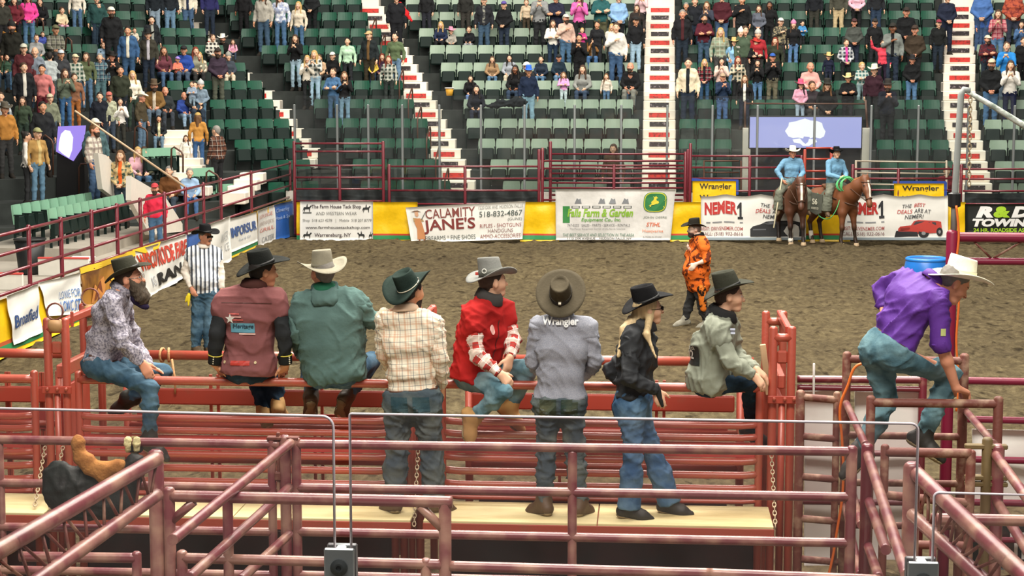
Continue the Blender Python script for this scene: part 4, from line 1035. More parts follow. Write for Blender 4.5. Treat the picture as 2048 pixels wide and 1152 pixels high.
# chute panels: near side (catwalk) and arena side gate, three chutes
M_PLY = mat('catwalk_plywood', 'e2d6a2', .8, col2='b9a670', nscale=2.2, thr=(.5, .75), bump=.15, bscale=14, stretch=(.4, 2, 1))
M_SHEET = mat('sheet_steel_red', 'b33c38', .5, col2='94443c', nscale=3, thr=(.45, .75))
M_SHADE = mat('shade_sheet_dark', '4a2622', .7, col2='33241f', nscale=3)  # dark sheets added to paint the shadowed ground under the catwalk
chutes = [(-140, 68, 'left-hand bucking chute cut by the frame'), (157, 788, 'bucking chute under the bearded man and vest man'), (884, 1520, 'bucking chute under the red vest man')]
for xa, xb, lab in chutes:
    sl = lambda x: (x - 160) * .0126
    A = lambda x, y: at_Y(x, y + sl(x), YN)
    root = empty('chute_fence', (A((xa + xb) / 2, 900).x, YN, 0), 'red catwalk side of the ' + lab, 'chute fence', 'catwalk-side chute fences')
    for x in (xa, xb):
        p = A(x, 746); part('post', MB().tube([(p.x, YN, .1), (p.x, YN, p.z)], .031, 12, dome=True).mesh('post', M_RED, True), root)
    for i, (y, r) in enumerate(((759, .035), (834, .027), (858, .027), (905, .029), (932, .029), (958, .027), (984, .022))):
        a, b = A(xa, y), A(xb, y); z = a.z
        dz = .012 if i else 0
        part('rail', MB().tube([(a.x, YN, z + dz), (a.x + .07, YN, z + dz * .5), (a.x + .14, YN, z), (b.x - .14, YN, z), (b.x - .07, YN, z + dz * .5), (b.x, YN, z + dz)], r, 12).mesh('rail', M_RED, True), root)
    a, b = A(xa, 882), A(xb, 882); part('sheet', MB().box(((a.x + b.x) / 2, YN + .01, a.z), (b.x - a.x, .012, .12)).mesh('sheet', M_SHEET), root)
    part('shade_sheet', MB().box(((a.x + b.x) / 2, YN + .05, .12), (b.x - a.x, .012, .76)).mesh('shade_sheet', M_SHADE), root)
    # arena side gate
    xa2, xb2 = (A(xa, 759).x), (A(xb, 759).x)
    root = empty('chute_gate', ((xa2 + xb2) / 2, YF, 0), 'red arena gate of the ' + lab, 'chute gate', 'arena-side chute gates')
    for x in (xa2 + .12, xb2 - .1): part('post', MB().tube([(x, YF, .1), (x, YF, 1.62)], .034, 12).mesh('post', M_RED, True), root)
    zt = 1.765
    part('top_rail', MB().tube([(xa2 + .0, YF, zt), (xb2, YF, zt)], .04, 12).mesh('top_rail', M_RED, True), root)
    part('header_beam', MB().box(((xa2 + xb2) / 2, YF - .02, 1.42), (xb2 - xa2 - .3, .05, .135), bev=.012).mesh('header_beam', M_REDF), root)
    for z in (1.17, 1.02, .88, .62, .36): part('rail', MB().tube([(xa2 + .12, YF, z), (xb2 - .1, YF, z)], .028).mesh('rail', M_RED, True), root)
    for f in (.33, .355, .68, .705): part('strut', MB().box((xa2 + (xb2 - xa2) * f, YF + .03, .85), (.025, .025, 1.5)).mesh('strut', M_RED), root)
    part('sheet', MB().box(((xa2 + xb2) / 2, YF + .005, 1.20), (xb2 - xa2 - .4, .01, .16)).mesh('sheet', M_SHEET), root)
    part('shade_sheet', MB().box(((xa2 + xb2) / 2, YF + .005, .33), (xb2 - xa2 - .4, .01, .5)).mesh('shade_sheet', M_SHADE), root)
# far top rail joins over the dividers
# catwalk platforms
for xa, xb, lab in ((-120, 90, 'plywood catwalk section at the left edge, under the hung vest'), (118, 822, 'long plywood catwalk section under the checked-shirt man'), (846, 1548, 'plywood catwalk section the long-sleeved man and woman stand on')):
    a, b = at_Y(xa, 1058, 13.02).x, at_Y(xb, 1058, 13.02).x
    root = empty('catwalk', ((a + b) / 2, 13.32, .74), lab, 'platform', 'catwalk platforms')
    n = max(1, round((b - a) / 1.22)); w = (b - a) / n
    for i in range(n): part('plywood_sheet', MB().box((a + w * (i + .5), 13.31, .79), (w - .008, .62, .02), bev=.003).mesh('plywood_sheet', M_PLY), root)
    part('edge_channel', MB().box(((a + b) / 2, 13.01, .745), (b - a, .03, .075), bev=.004).mesh('edge_channel', M_RED), root)
    part('edge_channel', MB().box(((a + b) / 2, 13.6, .745), (b - a, .03, .075), bev=.004).mesh('edge_channel', M_RED), root)
    for i in range(n + 1): part('bracket', MB().box((a + .03 + (b - a - .06) * i / n, 13.31, .75), (.03, .58, .055)).mesh('bracket', M_RED), root)
_link = MB().torus((0, 0, 0), .013, .0045, n=12, m=6, sx=1.0)
_lv = [Vector((v.x, v.y * 1.7, v.z)) for v in _link.v]; LINK = new_mesh('link', _lv, _link.f, M_CHAIN, True)
def chain(a, b, label, sag=0.0):
    a, b = Vector(a), Vector(b); L = (b - a).length; n = max(3, int(L / .036))
    root = empty('chain', b, label, 'chain')
    d = (b - a).normalized(); q = d.to_track_quat('Y', 'Z').to_matrix()
    for i in range(n):
        t = (i + .5) / n
        p = a + (b - a) * t - Vector((0, 0, sag * math.sin(math.pi * t)))
        o = bpy.data.objects.new('link', LINK); COL.objects.link(o); o.parent = root
        o.matrix_local = Matrix.Translation(p - b) @ (q @ Matrix.Rotation(R(90 * (i % 2)), 3, 'Y')).to_4x4()
chain(at_Y(90, 893, 13.6), at_Y(70, 1012, 13.1), 'tan zinc chain holding the left catwalk section, outer one')
chain(at_Y(126, 893, 13.6), at_Y(100, 1016, 13.1), 'tan zinc chain from the left divider to the catwalk, inner one')
chain(at_Y(836, 900, 13.6), at_Y(828, 1052, 13.1), 'tan zinc chain behind the legs of the checked-shirt man')
chain(at_Y(1543, 908, 13.6), at_Y(1551, 1056, 13.1), 'pale chain at the right end of the catwalk')
# rope tied on the arena rail and the white stick
rp = empty('rope', at_Y(333, 722, YF), 'tan rope looped twice around the red arena rail beside the bearded man', 'rope')
M_ROPE = mat('rope_tan', 'c9986a', .9, bump=.4, bscale=60)
for x, t in ((325, 8), (338, -12)):
    p = at_Y(x, 722, YF); part('loop', MB().torus((p.x, YF, 1.765), .055, .011, Matrix.Rotation(R(90), 3, 'Y') @ Matrix.Rotation(R(t), 3, 'X'), 18).mesh('loop', M_ROPE, True), rp)
p = at_Y(333, 722, YF); part('tail', MB().tube([(p.x + .06, YF - .05, 1.74), (p.x + .09, YF - .07, 1.55), (p.x + .085, YF - .07, 1.45)], .009).mesh('tail', M_ROPE, True), rp)
o = bpy.data.objects.new('stake', MB().tube(onY(14.56, (1628, 728), (1627, 800)), .010, 8, dome=True).mesh('stake', mat('plastic_white', 'e8e6e0', .5), True)); COL.objects.link(o)
tag(o, 'thin white stake tied upright beside the right chute divider', 'stake')

# ================================================================ BACK ALLEY PANELS NEARER THE CAMERA
def pipes(name, label, rails, posts, m=M_PINK, group='alley panels behind the chutes', rods=(), braces=()):
    first = posts[0][0] if posts else rails[0][0]
    b = Vector(first); root = empty(name, (b.x, b.y, 0), label, 'fence', group)
    for a, c, r in rails:
        a, c = Vector(a), Vector(c); d = (c - a).normalized()
        part('rail', MB().tube([a, a + d * .03, c - d * .03, c], r, 12).mesh('rail', m, True), root)
    for top, r in posts:
        top = Vector(top); part('post', MB().tube([(top.x, top.y, 0), (top.x, top.y, top.z)], r, 12, dome=True).mesh('post', m, True), root)
    for a, c in rods: part('truss_rod', MB().tube([a, c], .0085, 8).mesh('truss_rod', M_RUST, True), root)
    for a, c in braces: part('brace', MB().tube([a, c], .026, 10).mesh('brace', m, True), root)
    return root
A11 = lambda x, y: at_Y(x, y, 11.0)
A97 = lambda x, y: at_Y(x, y, 9.7)
pipes('alley_panel', 'dusty maroon alley panel at the left with the black vest hanging on it', [(A11(-60, 878), A11(560, 889), .029), (A11(-60, 964), A11(545, 976), .028), (A11(-60, 1052), A11(545, 1064), .028), (A11(-60, 1138), A11(545, 1150), .028)], [(A11(543, 880), .028), (A11(0, 880), .02)])
pipes('alley_panel', 'long dusty maroon alley panel across the middle, below the standing people', [(A11(592, 888), A11(1704, 903), .030), (A11(592, 975), A11(1704, 994), .030), (A11(592, 1063), A11(1704, 1086), .030), (A11(592, 1150), A11(1704, 1175), .030)], [(A11(592, 880), .031), (A11(1145, 905), .029), (A11(1704, 897), .034)])
pipes('gate_post', 'maroon hinge post between the two alley panels', [], [(A11(570, 876), .036)], group=None)
hg = empty('hinge', A11(556, 945), 'rusty hinge and latch on the maroon post between the alley panels', 'hinge')
part('strap', MB().box(A11(557, 930), (.02, .03, .42), bev=.004).mesh('strap', M_RUST), hg); part('block', MB().box(A11(557, 952), (.05, .05, .06), bev=.01).mesh('block', M_RUST), hg); part('cap', MB().box(A11(566, 876), (.2, .06, .02), bev=.004).mesh('cap', M_RUST), hg)
pipes('alley_panel', 'slanting maroon panel running toward the viewer left of centre', [(at_z(581, 886, 1.8), at_z(345, 1080, 1.8), .029), (at_z(578, 975, 1.52), at_z(378, 1156, 1.52), .029), (at_z(578, 1069, 1.24), at_z(480, 1160, 1.24), .029)], [])
pipes('alley_panel', 'nearer maroon panel with corner braces, centre left foreground', [(A97(342, 992), A97(905, 1004), .034), (A97(366, 1116), A97(884, 1129), .030)], [(A97(338, 980), .033), (A97(455, 1000), .030), (A97(890, 1008), .035)],
      braces=[(A97(345, 1040), A97(388, 1003)), (A97(840, 1012), A97(886, 1058))])
pipes('alley_panel', 'pink-maroon rail along the bottom of the frame, right of centre', [(A97(900, 1132), A97(1420, 1147), .030), (A97(1420, 1147), A97(1760, 1160), .03)], [(A97(852, 1122), .03)])
pipes('alley_panel', 'low maroon panel under the truss gate at the left', [(A97(40, 1113), A97(272, 1116), .03)], [(A97(273, 1108), .028), (A97(364, 1106), .031)])
def truss_gate(label, a0, a1, b0, b1, post, n, flip=1):
    rods = []
    A = [Vector(a0) + (Vector(a1) - Vector(a0)) * (i / n) for i in range(n + 1)]
    B = [Vector(b0) + (Vector(b1) - Vector(b0)) * ((i + .5) / n) for i in range(n)]
    for i in range(n): rods += [(A[i], B[i]), (B[i], A[i + 1])]
    pipes('truss_gate', label, [(a0, a1, .041), (b0, b1, .036)], [(post, .045)], M_PINK, 'foreground truss gates', rods)
truss_gate('thick dusty maroon truss gate slanting down to the lower left corner', at_z(314, 917, 2.03), at_z(-70, 1140, 2.03), at_z(314, 990, 1.84), at_z(0, 1215, 1.84), at_Y(311, 908, 9.72), 9)
truss_gate('thick dusty maroon truss gate slanting down to the lower right corner', at_z(1832, 946, 2.03), at_z(2085, 1185, 2.03), at_z(1826, 1030, 1.84), at_z(2010, 1200, 1.84), at_Y(1824, 933, 9.35), 8)

# ---------------------------------------------------------------- pens at the right
A146 = lambda x, y: at_Y(x, y, 14.6)
A136 = lambda x, y: at_Y(x, y, 13.6)
A133 = lambda x, y: at_Y(x, y, 13.2)
A124 = lambda x, y: at_Y(x, y, 12.5)
A112 = lambda x, y: at_Y(x, y, 11.15)
pipes('pen_panel', 'narrow ladder-like rusty pen panel beside the right chute divider', [(A133(1602, y), A133(1676, y + 6), .028) for y in (794, 872, 953, 1037, 1118)], [(A133(1601, 785), .034), (A133(1674, 787), .026)], M_RUST, 'pen panels at the right')
pipes('pen_panel', 'maroon arena rails behind the ladder-like pen panel', [(A146(1594, 758), A146(1846, 760), .031), (A146(1594, 775), A146(1846, 779), .026), (A146(1594, 905), A146(1846, 908), .026), (A146(1594, 1003), A146(1846, 1006), .026)], [(A146(1846, 755), .034)], M_MAROON, 'pen panels at the right')
pipes('pen_panel', 'tall rusty pen frame the purple-shirted man climbs over', [(A136(1694, 718), A136(1930, 722), .03), (A136(1694, 870), A136(1930, 874), .028), (A136(1694, 965), A136(1930, 968), .028), (A136(1694, 1050), A136(1930, 1053), .028)], [(A136(1694, 708), .033), (A136(1929, 712), .036)], M_RUST, 'pen panels at the right')
pipes('pen_panel', 'rusty pen frame with the rail the purple-shirted man grips', [(A124(1742, 805), A124(1997, 808), .031)], [(A124(1742, 796), .032), (A124(1997, 798), .034)], M_RUST, 'pen panels at the right')
pipes('pen_panel', 'dusty alley panel under the gripped rail, right side', [(A11(1770, 904), A11(1942, 907), .03), (A11(1770, 990), A11(1942, 1007), .028), (A11(1770, 1088), A11(1942, 1092), .028)], [(A11(1770, 893), .026), (A11(1942, 905), .03)], M_RUST, 'pen panels at the right')
pipes('gate_post', 'dark maroon post at the end of the middle alley panel', [], [(A112(1735, 893), .038)], M_MAROON, None)
pipes('pen_panel', 'slanting pink pipes running toward the viewer right of the alley panel', [(A136(1692, 805), at_z(1731, 890, A136(1692, 805).z), .027), (A112(1735, 908), at_z(1814, 1152, A112(1735, 908).z), .03),
      (A112(1737, 1000), at_z(1772, 1100, A112(1737, 1000).z), .03), (A112(1735, 1090), at_z(1758, 1156, A112(1735, 1090).z), .03), (A136(1692, 935), at_z(1722, 1050, A136(1692, 935).z), .027), (A136(1690, 1010), at_z(1720, 1150, A136(1690, 1010).z), .027)], [], M_PINK, 'pen panels at the right')
pipes('pen_panel', 'slanting pink pipes at the far right edge', [(A136(1932, 822), at_z(1988, 888, A136(1932, 822).z), .028), (A112(1990, 908), at_z(2075, 1025, A112(1990, 908).z), .03), (A112(1992, 1000), at_z(2060, 1110, A112(1992, 1000).z), .03)], [(A112(1996, 895), .042)], M_PINK, 'pen panels at the right')
pipes('gate_post', 'olive brown steel pole with clamps at the far right', [], [(A112(1975, 880), .033)], mat('steel_olive', '6a5836', .6, noise=.2), None)
cl = empty('pole_clamp', A112(1970, 905), 'olive clamps bracing the brown pole to the neighbouring posts', 'clamp')
for y in (893, 955, 968): part('clamp_bar', MB().box(A112(1972, y), (.26, .05, .03), bev=.006).mesh('clamp_bar', mat('steel_olive', '6a5836', .6, noise=.2)), cl)
pipes('alley_panel', 'dusty pink rail crossing behind the right truss gate', [(A97(1872, 1038), A97(2110, 1042), .033)], [(A97(1868, 1030), .02)])
pipes('pen_panel', 'bright maroon arena fence at the right edge', [(A146(1925, 761), A146(2110, 765), .031), (A146(1925, 838), A146(2110, 843), .029), (A146(1925, 918), A146(2110, 923), .029), (A146(1925, 1004), A146(2110, 1008), .029), (A146(1925, 1078), A146(2110, 1082), .025)], [(A146(2100, 755), .03)], mat('steel_wine', '7d1838', .35, noise=.1), 'pen panels at the right')
M_WINE = mat('steel_wine', '7d1838', .35)
pipes('overhead_gate', 'tall wine-red gate frame with a truss beam at the right edge', [(A146(1905, 474), A146(2120, 476), .04), (A146(1905, 522), A146(2120, 524), .03)], [(A146(1905, 466), .048), (A146(1925, 800), .035)], M_WINE, None,
      rods=[(A146(1945, 480), A146(1984, 518)), (A146(1984, 518), A146(2046, 482)), (A146(2046, 482), A146(2085, 518))])
# white sheets behind the pens
for q, lab in (([(1608, 782), (1672, 782), (1672, 1130), (1608, 1130)], 'white vinyl sheet behind the ladder-like pen panel'), ([(1710, 784), (1838, 784), (1838, 1120), (1710, 1120)], 'white vinyl sheet behind the purple-shirted man'),
               ([(1944, 858), (2110, 862), (2110, 1000), (1944, 1000)], 'cream vinyl sheet behind the far right pen rails'), ([(1944, 1030), (2110, 1030), (2110, 1140), (1944, 1140)], 'black lower sheet with white lettering at the far right')):
    Bn = Banner('vinyl_sheet', lab, [at_Y(x, y, 14.72) for x, y in q], M_BLACKV if 'black' in lab else M_VINYL, .03, int(q[0][0]), 'vinyl sheets on the pens', 12, 10)
    if 'black' in lab: Bn.text('TN', .45, .3, .75, .8, 'f0f0ee', .05)
# grey leaning pole with arm and chain
pl = empty('hoist_pole', A146(1906, 466), 'leaning grey pole with a white-wrapped arm reaching right, above the wine-red gate', 'pole')
part('pole', MB().tube([A146(1907, 472), A146(1909, 400), A146(1922, 190), A146(1928, 179), A146(1940, 182)], .026, 12).mesh('pole', mat('pole_grey', '8d9290', .5, noise=.1), True), pl)
part('arm', MB().tube([A146(1930, 180), A146(1985, 212), A146(2065, 262), A146(2150, 312)], [.018, .022, .026, .03], 12).mesh('arm', mat('wrap_white', 'c9cec6', .8, col2='7f8a80', nscale=16, bump=.5, bscale=20), True), pl)
part('joint', MB().lathe([(.03, -.06), (.05, -.05), (.05, .05), (.03, .06)], A146(1909, 400), 12).mesh('joint', M_BLACK), pl)
chain(A146(1941, 186), A146(1938, 372), 'thin pale chain hanging beside the leaning grey pole')
# orange cords
def cord(pts, r, label, col='e8742e'):
    P = [Vector(p) for p in pts]; out = []
    for i in range(len(P) - 1):
        a = P[max(0, i - 1)]; b = P[i]; c = P[i + 1]; d = P[min(len(P) - 1, i + 2)]
        for s in range(6):
            t = s / 6; out.append(.5 * ((2 * b) + (c - a) * t + (2 * a - 5 * b + 4 * c - d) * t * t + (3 * b - a - 3 * c + d) * t ** 3))
    out.append(P[-1])
    o = bpy.data.objects.new('extension_cord', MB().tube(out, r, 8).mesh('extension_cord', mat('rubber_' + col, col, .5), True)); COL.objects.link(o)
    tag(o, label, 'cord')
cord([A133(x, y) - Vector((0, .06, 0)) for x, y in ((1760, 722), (1725, 724), (1706, 735), (1694, 768), (1681, 800), (1678, 830), (1682, 870), (1685, 930), (1683, 990), (1672, 1060), (1664, 1110), (1652, 1160))], .010, 'orange extension cord looped over the pen frame and hanging down')
cord([A146(1910, y) - Vector((-.02 * (i % 2), .06, 0)) for i, y in enumerate((410, 470, 530, 600, 680, 760, 820))], .009, 'orange cord running down the wine-red gate post')

# ================================================================ THINGS HUNG OR STANDING AROUND
# protective vest on the left alley rail
M_VEST = mat('vest_black_leather', '121716', .6, col2='1e2826', nscale=7, bump=.4, bscale=18)
M_SUEDE = mat('vest_suede_tan', 'b98244', .9, col2='94602c', nscale=10, bump=.5, bscale=40)
vy = 10.93
def V3(x, y, dy=0): p = at_Y(x, y, vy); return (p.x, p.y + dy, p.z)
ax3 = np.eye(3)
def ell(x, y, rx, rz, ry=.05, dy=0, k=.05): return ('e', V3(x, y, dy), (rx, ry, rz), ax3, k)
Vv, Ff = surfnet([ell(175, 985, .22, .17, .07), ell(135, 975, .16, .15, .06), ell(225, 965, .18, .14, .06), ell(150, 1000, .17, .13, .07), ell(215, 1010, .2, .1, .07), ell(270, 935, .07, .1, .05), ell(115, 955, .09, .12, .05)], .014, .05,
                carve=[('c', V3(205, 905, -.2), V3(205, 905, .2), .10, .10), ('c', V3(85, 925, -.2), V3(85, 925, .2), .04, .04)])
vroot = empty('protective_vest', V3(180, 1050), 'black leather riding vest with a tan suede collar, slung over the left alley rail', 'vest')
part('body', np_mesh('body', folds(Vv, Ff, .01, 3, .12), Ff, M_VEST), vroot)
Vv, Ff = surfnet([ell(160, 885, .045, .06, .05, -.035), ell(172, 915, .07, .05, .05, -.05), ell(200, 935, .10, .055, .05, -.05), ell(228, 935, .07, .045, .045, -.05), ell(243, 925, .04, .03, .04, -.04), ell(212, 952, .04, .035, .04, -.055)], .011, .03)
part('collar', np_mesh('collar', folds(Vv, Ff, .006, 5, .07), Ff, M_SUEDE), vroot)
# rope knots and strap on the rail
kr = empty('strap', A11(267, 900), 'pale knotted cinch strap tied over the left alley rail', 'strap')
for x in (259, 277):
    Vv, Ff = surfnet([('e', (A11(x, 877).x, 10.965, A11(x, 877).z), (.024, .026, .022), ax3), ('e', (A11(x, 886).x, 10.96, A11(x + 2, 886).z), (.026, .03, .024), ax3), ('e', (A11(x, 895).x, 10.965, A11(x - 1, 895).z), (.02, .026, .024), ax3)], .008, .015)
    part('knot', np_mesh('knot', folds(Vv, Ff, .004, int(x), .03), Ff, mat('rope_cream', 'd6cf9a', .9, bump=.6, bscale=60)), kr)
part('webbing', MB().box(A11(270, 925), (.05, .03, .34), bev=.008).mesh('webbing', mat('webbing_olive', '7d6a44', .9)), kr)
part('webbing', MB().box(A11(268, 897), (.11, .04, .05), bev=.01).mesh('webbing', mat('strap_black', '1b1b1a', .7)), kr)
# blue clown barrel in the arena
bc = at_z(1850, 625, 0); bx, by = bc.x, bc.y
br = empty('barrel', (bx, by, 0), 'blue padded clown barrel standing in the dirt behind the purple-shirted man', 'barrel')
part('body', MB().lathe([(.30, .0), (.355, .03), (.38, .15), (.395, .45), (.38, .75), (.35, .90), (.33, .93)], (bx, by, 0), 32).mesh('body', mat('barrel_blue', '1f6cc0', .35, noise=.06), True), br)
part('rim', MB().torus((bx, by, .925), .325, .035, n=32, m=10).mesh('rim', mat('barrel_rim_blue', '2a7ad0', .35), True), br)
part('mouth', MB().lathe([(.30, .92), (.26, .935), (.0, .936)], (bx, by, 0), 32).mesh('mouth', mat('barrel_inside', '174a86', .6)), br)
# black bin, white folded barrier and yellow reel on the left walkway
tb = at_z(62, 548, .12); tz = .12
tr = empty('trash_bin', (tb.x, tb.y, tz), 'black plastic bin standing on the concrete behind the left rails', 'bin')
part('body', MB().lathe([(.21, 0), (.24, .05), (.30, .70)], (tb.x, tb.y, tz), 20).mesh('body', mat('bin_black', '191b1c', .5), True), tr)
part('rim', MB().torus((tb.x, tb.y, tz + .70), .305, .02, n=24).mesh('rim', mat('bin_black', '191b1c', .5), True), tr)
p = at_z(73, 543, .12) + Vector((0, 0, .06))
wr = empty('reel', (p.x, p.y, .12), 'small yellow and red reel standing beside the black bin', 'reel')
part('rim', MB().torus(p, .09, .024, Matrix.Rotation(R(80), 3, 'X'), 18).mesh('rim', mat('reel_yellow', 'e8b41e', .5), True), wr); part('hub', MB().lathe([(.06, -.03), (.06, .03)], p, 14, M=Matrix.Rotation(R(80), 3, 'X')).mesh('hub', mat('reel_red', 'd0482a', .5)), wr)
for xa, xb, y0, y1, lab in ((76, 178, 517, 552, 'low white rink board with a red cap behind the left rails'), (-40, 46, 548, 580, 'low white rink board with a red cap at the left edge')):
    q = at_z((xa + xb) / 2, y1, .12); a_, b_ = at_Y(xa, y0, q.y), at_Y(xb, y0, q.y)
    rb = empty('rink_board', ((a_.x + b_.x) / 2, q.y, .12), lab, 'board', 'rink boards')
    part('panel', MB().box(((a_.x + b_.x) / 2, q.y, (a_.z + .12) / 2), (b_.x - a_.x, .06, a_.z - .12), bev=.01).mesh('panel', M_BOARD), rb)
    part('cap', MB().box(((a_.x + b_.x) / 2, q.y, a_.z + .012), (b_.x - a_.x, .09, .035), bev=.01).mesh('cap', mat('strip_red', 'c84a44', .5)), rb)
p = at_z(152, 531, .12)
fb = empty('folded_board', (p.x, p.y, .12), 'white folded plastic board lying on the concrete behind the left rails', 'board')
part('leaf', MB().box(p + Vector((0, 0, .02)), (.5, 1.0, .03), bev=.012).mesh('leaf', mat('plastic_white', 'e8e6e0', .5)), fb); part('leaf', MB().box(p + Vector((.02, .05, .09)), (.5, .9, .03), Matrix.Rotation(R(6), 3, 'X'), bev=.012).mesh('leaf', mat('plastic_white', 'e8e6e0', .5)), fb)

# ================================================================ ACRYLIC SCREENS IN FRONT OF THE CAMERA SEAT
GY = 7.6
M_EDGE = mat('acrylic_edge', 'c6bcc4', .25, spec=.8)
def screen(label, xl, xr, yl, yr, rad_l, rad_r):
    zb = 1.62
    tl, tr_ = at_Y(xl, yl, GY), at_Y(xr, yr, GY)
    pts = []
    def arc(cx, cz, r, a0, a1):
        for i in range(7):
            a = R(a0 + (a1 - a0) * i / 6); pts.append(Vector((cx + r * math.cos(a), GY, cz + r * math.sin(a))))
    pts.append(Vector((tl.x, GY, zb)))
    arc(tl.x + rad_l, tl.z - rad_l, rad_l, 180, 90) if rad_l else pts.append(Vector((tl.x, GY, tl.z)))
    arc(tr_.x - rad_r, tr_.z - rad_r, rad_r, 90, 0) if rad_r else pts.append(Vector((tr_.x, GY, tr_.z)))
    pts.append(Vector((tr_.x, GY, zb)))
    n = len(pts); vs = pts + [p + Vector((0, .012, 0)) for p in pts]
    root = bpy.data.objects.new('acrylic_screen', new_mesh('acrylic_screen', vs, [tuple(range(n - 1, -1, -1)), tuple(range(n, 2 * n))] + [(i, (i + 1) % n, n + (i + 1) % n, n + i) for i in range(n)], M_GLASS_NEAR))
    COL.objects.link(root); tag(root, label, 'glass screen', 'acrylic screens in front')
    part('polished_edge', MB().tube([p + Vector((0, .006, 0)) for p in pts], .0062, 6).mesh('polished_edge', M_EDGE, True), root, False)
screen('clear acrylic screen at the left with a rounded top right corner', -60, 666, 816, 833, .04, .05)
screen('wide clear acrylic screen across the middle', 699, 1837, 828, 848, .008, .03)
screen('lower clear acrylic screen at the right edge', 1869, 2120, 986, 992, .02, 0)
M_ALU = mat('bracket_aluminium', '8a8f92', .4, metal=.7, noise=.1)
for x0, x1, y0, lab in ((648, 709, 1096, 'aluminium clamp between the left and middle acrylic screens'), (1815, 1878, 1123, 'aluminium clamp between the middle and right acrylic screens')):
    a, b = at_Y(x0, y0, GY - .03), at_Y(x1, y0, GY - .03); c = (a + b) / 2; w = (b.x - a.x)
    root = empty('screen_clamp', (c.x, GY, c.z - .35), lab, 'clamp', 'screen clamps')
    part('front_plate', MB().box((c.x, GY - .03, c.z - .18), (w, .02, .36), bev=.006).mesh('front_plate', M_ALU), root)
    part('back_plate', MB().box((c.x, GY + .05, c.z - .18), (w, .02, .36), bev=.006).mesh('back_plate', M_ALU), root)
    part('spacer', MB().box((c.x, GY + .01, c.z - .03), (w * .32, .06, .05), bev=.006).mesh('spacer', mat('spacer_white', 'd9dad8', .5)), root)
    part('bolt', MB().lathe([(.038, 0), (.038, .008), (.02, .014), (.012, .014), (.012, .008), (0, .008)], (c.x, GY - .04, c.z - .085), 20, M=Matrix.Rotation(R(90), 3, 'X')).mesh('bolt', mat('bolt_dark', '4c5052', .4, metal=.7)), root)
structure('wall_near_dasher', MB().box((0, 7.62, .85), (14, .3, 1.7)).mesh('wall_near_dasher', M_BOARD))
# ================================================================ PEOPLE: one continuous body each, clothes and hair as children
def v3(*a): return np.array(a, float)
def nrm(v): v = np.asarray(v, float); return v / max(1e-9, np.linalg.norm(v))
def frame(yaw, pitch=0, roll=0):
    y, p, q = R(yaw), R(pitch), R(roll)
    f = v3(math.sin(y) * math.cos(p), math.cos(y) * math.cos(p), math.sin(p))
    r = nrm(np.cross(f, v3(0, 0, 1))); u = np.cross(r, f)
    r2 = r * math.cos(q) + u * math.sin(q); u2 = -r * math.sin(q) + u * math.cos(q)
    return r2, f, u2
def head_prims(c, fr, k=1.0, neck=None):
    r, f, u = fr; A = np.stack([r, f, u], 1)
    P = [('e', c + u * .022 * k - f * .012 * k, (.079 * k, .098 * k, .098 * k), A, .03),
         ('c', c + f * .028 * k - u * .025 * k, c + f * .05 * k - u * .085 * k, .060 * k, .036 * k, .03),
         ('c', c + f * .072 * k - u * .098 * k, c + f * .070 * k - u * .096 * k, .021 * k, .021 * k, .03),
         ('c', c + f * .088 * k + u * .006 * k, c + f * .112 * k - u * .034 * k, .009 * k, .015 * k, .014),
         ('c', c + f * .078 * k - r * .030 * k + u * .024 * k, c + f * .078 * k + r * .030 * k + u * .024 * k, .014 * k, .014 * k, .02),
         ('c', c + f * .084 * k - r * .014 * k - u * .066 * k, c + f * .084 * k + r * .014 * k - u * .066 * k, .011 * k, .011 * k, .014)]
    for s in (-1, 1):
        P.append(('e', c + r * s * .081 * k - f * .012 * k - u * .012 * k, (.013 * k, .022 * k, .033 * k), A, .012))
        P.append(('c', c + r * s * .036 * k + f * .05 * k - u * .028 * k, c + r * s * .034 * k + f * .058 * k - u * .03 * k, .032 * k, .032 * k, .03))
    return P
def hand_prims(side, wr, d, palm, curl=.5, s=1.0, spread=.0):
    d = nrm(d); palm = nrm(np.asarray(palm, float) - d * np.dot(palm, d))
    t = np.cross(d, palm) * (1 if side == 'R' else -1)
    P = []; L = (.070, .078, .072, .056)
    for i in range(4):
        o = 1.5 - i
        a = wr + t * .010 * o * s; b = wr + d * (.088 - .004 * abs(o - .5)) * s + t * .0205 * o * s
        P.append(('c', a, b, .019 * s, .0145 * s, .016))
        q, dd = b, nrm(d + t * o * spread)
        for j, fr in enumerate((.46, .30, .24)):
            an = R((34, 44, 30)[j]) * curl * (1 + .08 * i)
            dd = nrm(dd * math.cos(an) + palm * math.sin(an)); pd = nrm(palm - dd * np.dot(palm, dd))
            palm_l = pd
            e = q + dd * L[i] * fr * s
            P.append(('c', q, e, (.0112, .0102, .0094)[j] * s, (.0102, .0094, .008)[j] * s, .005)); q = e
    a = wr + d * .022 * s + t * .022 * s; dd = nrm(d * .62 + t * .7 + palm * .35)
    b = a + dd * .045 * s; dd2 = nrm(dd * .7 + d * .6 + palm * .25 * curl); e = b + dd2 * .034 * s; g = e + nrm(dd2 + palm * .4 * curl) * .024 * s
    P += [('c', a, b, .016 * s, .0132 * s, .012), ('c', b, e, .0128 * s, .0112 * s, .006), ('c', e, g, .011 * s, .0088 * s, .006)]
    return P
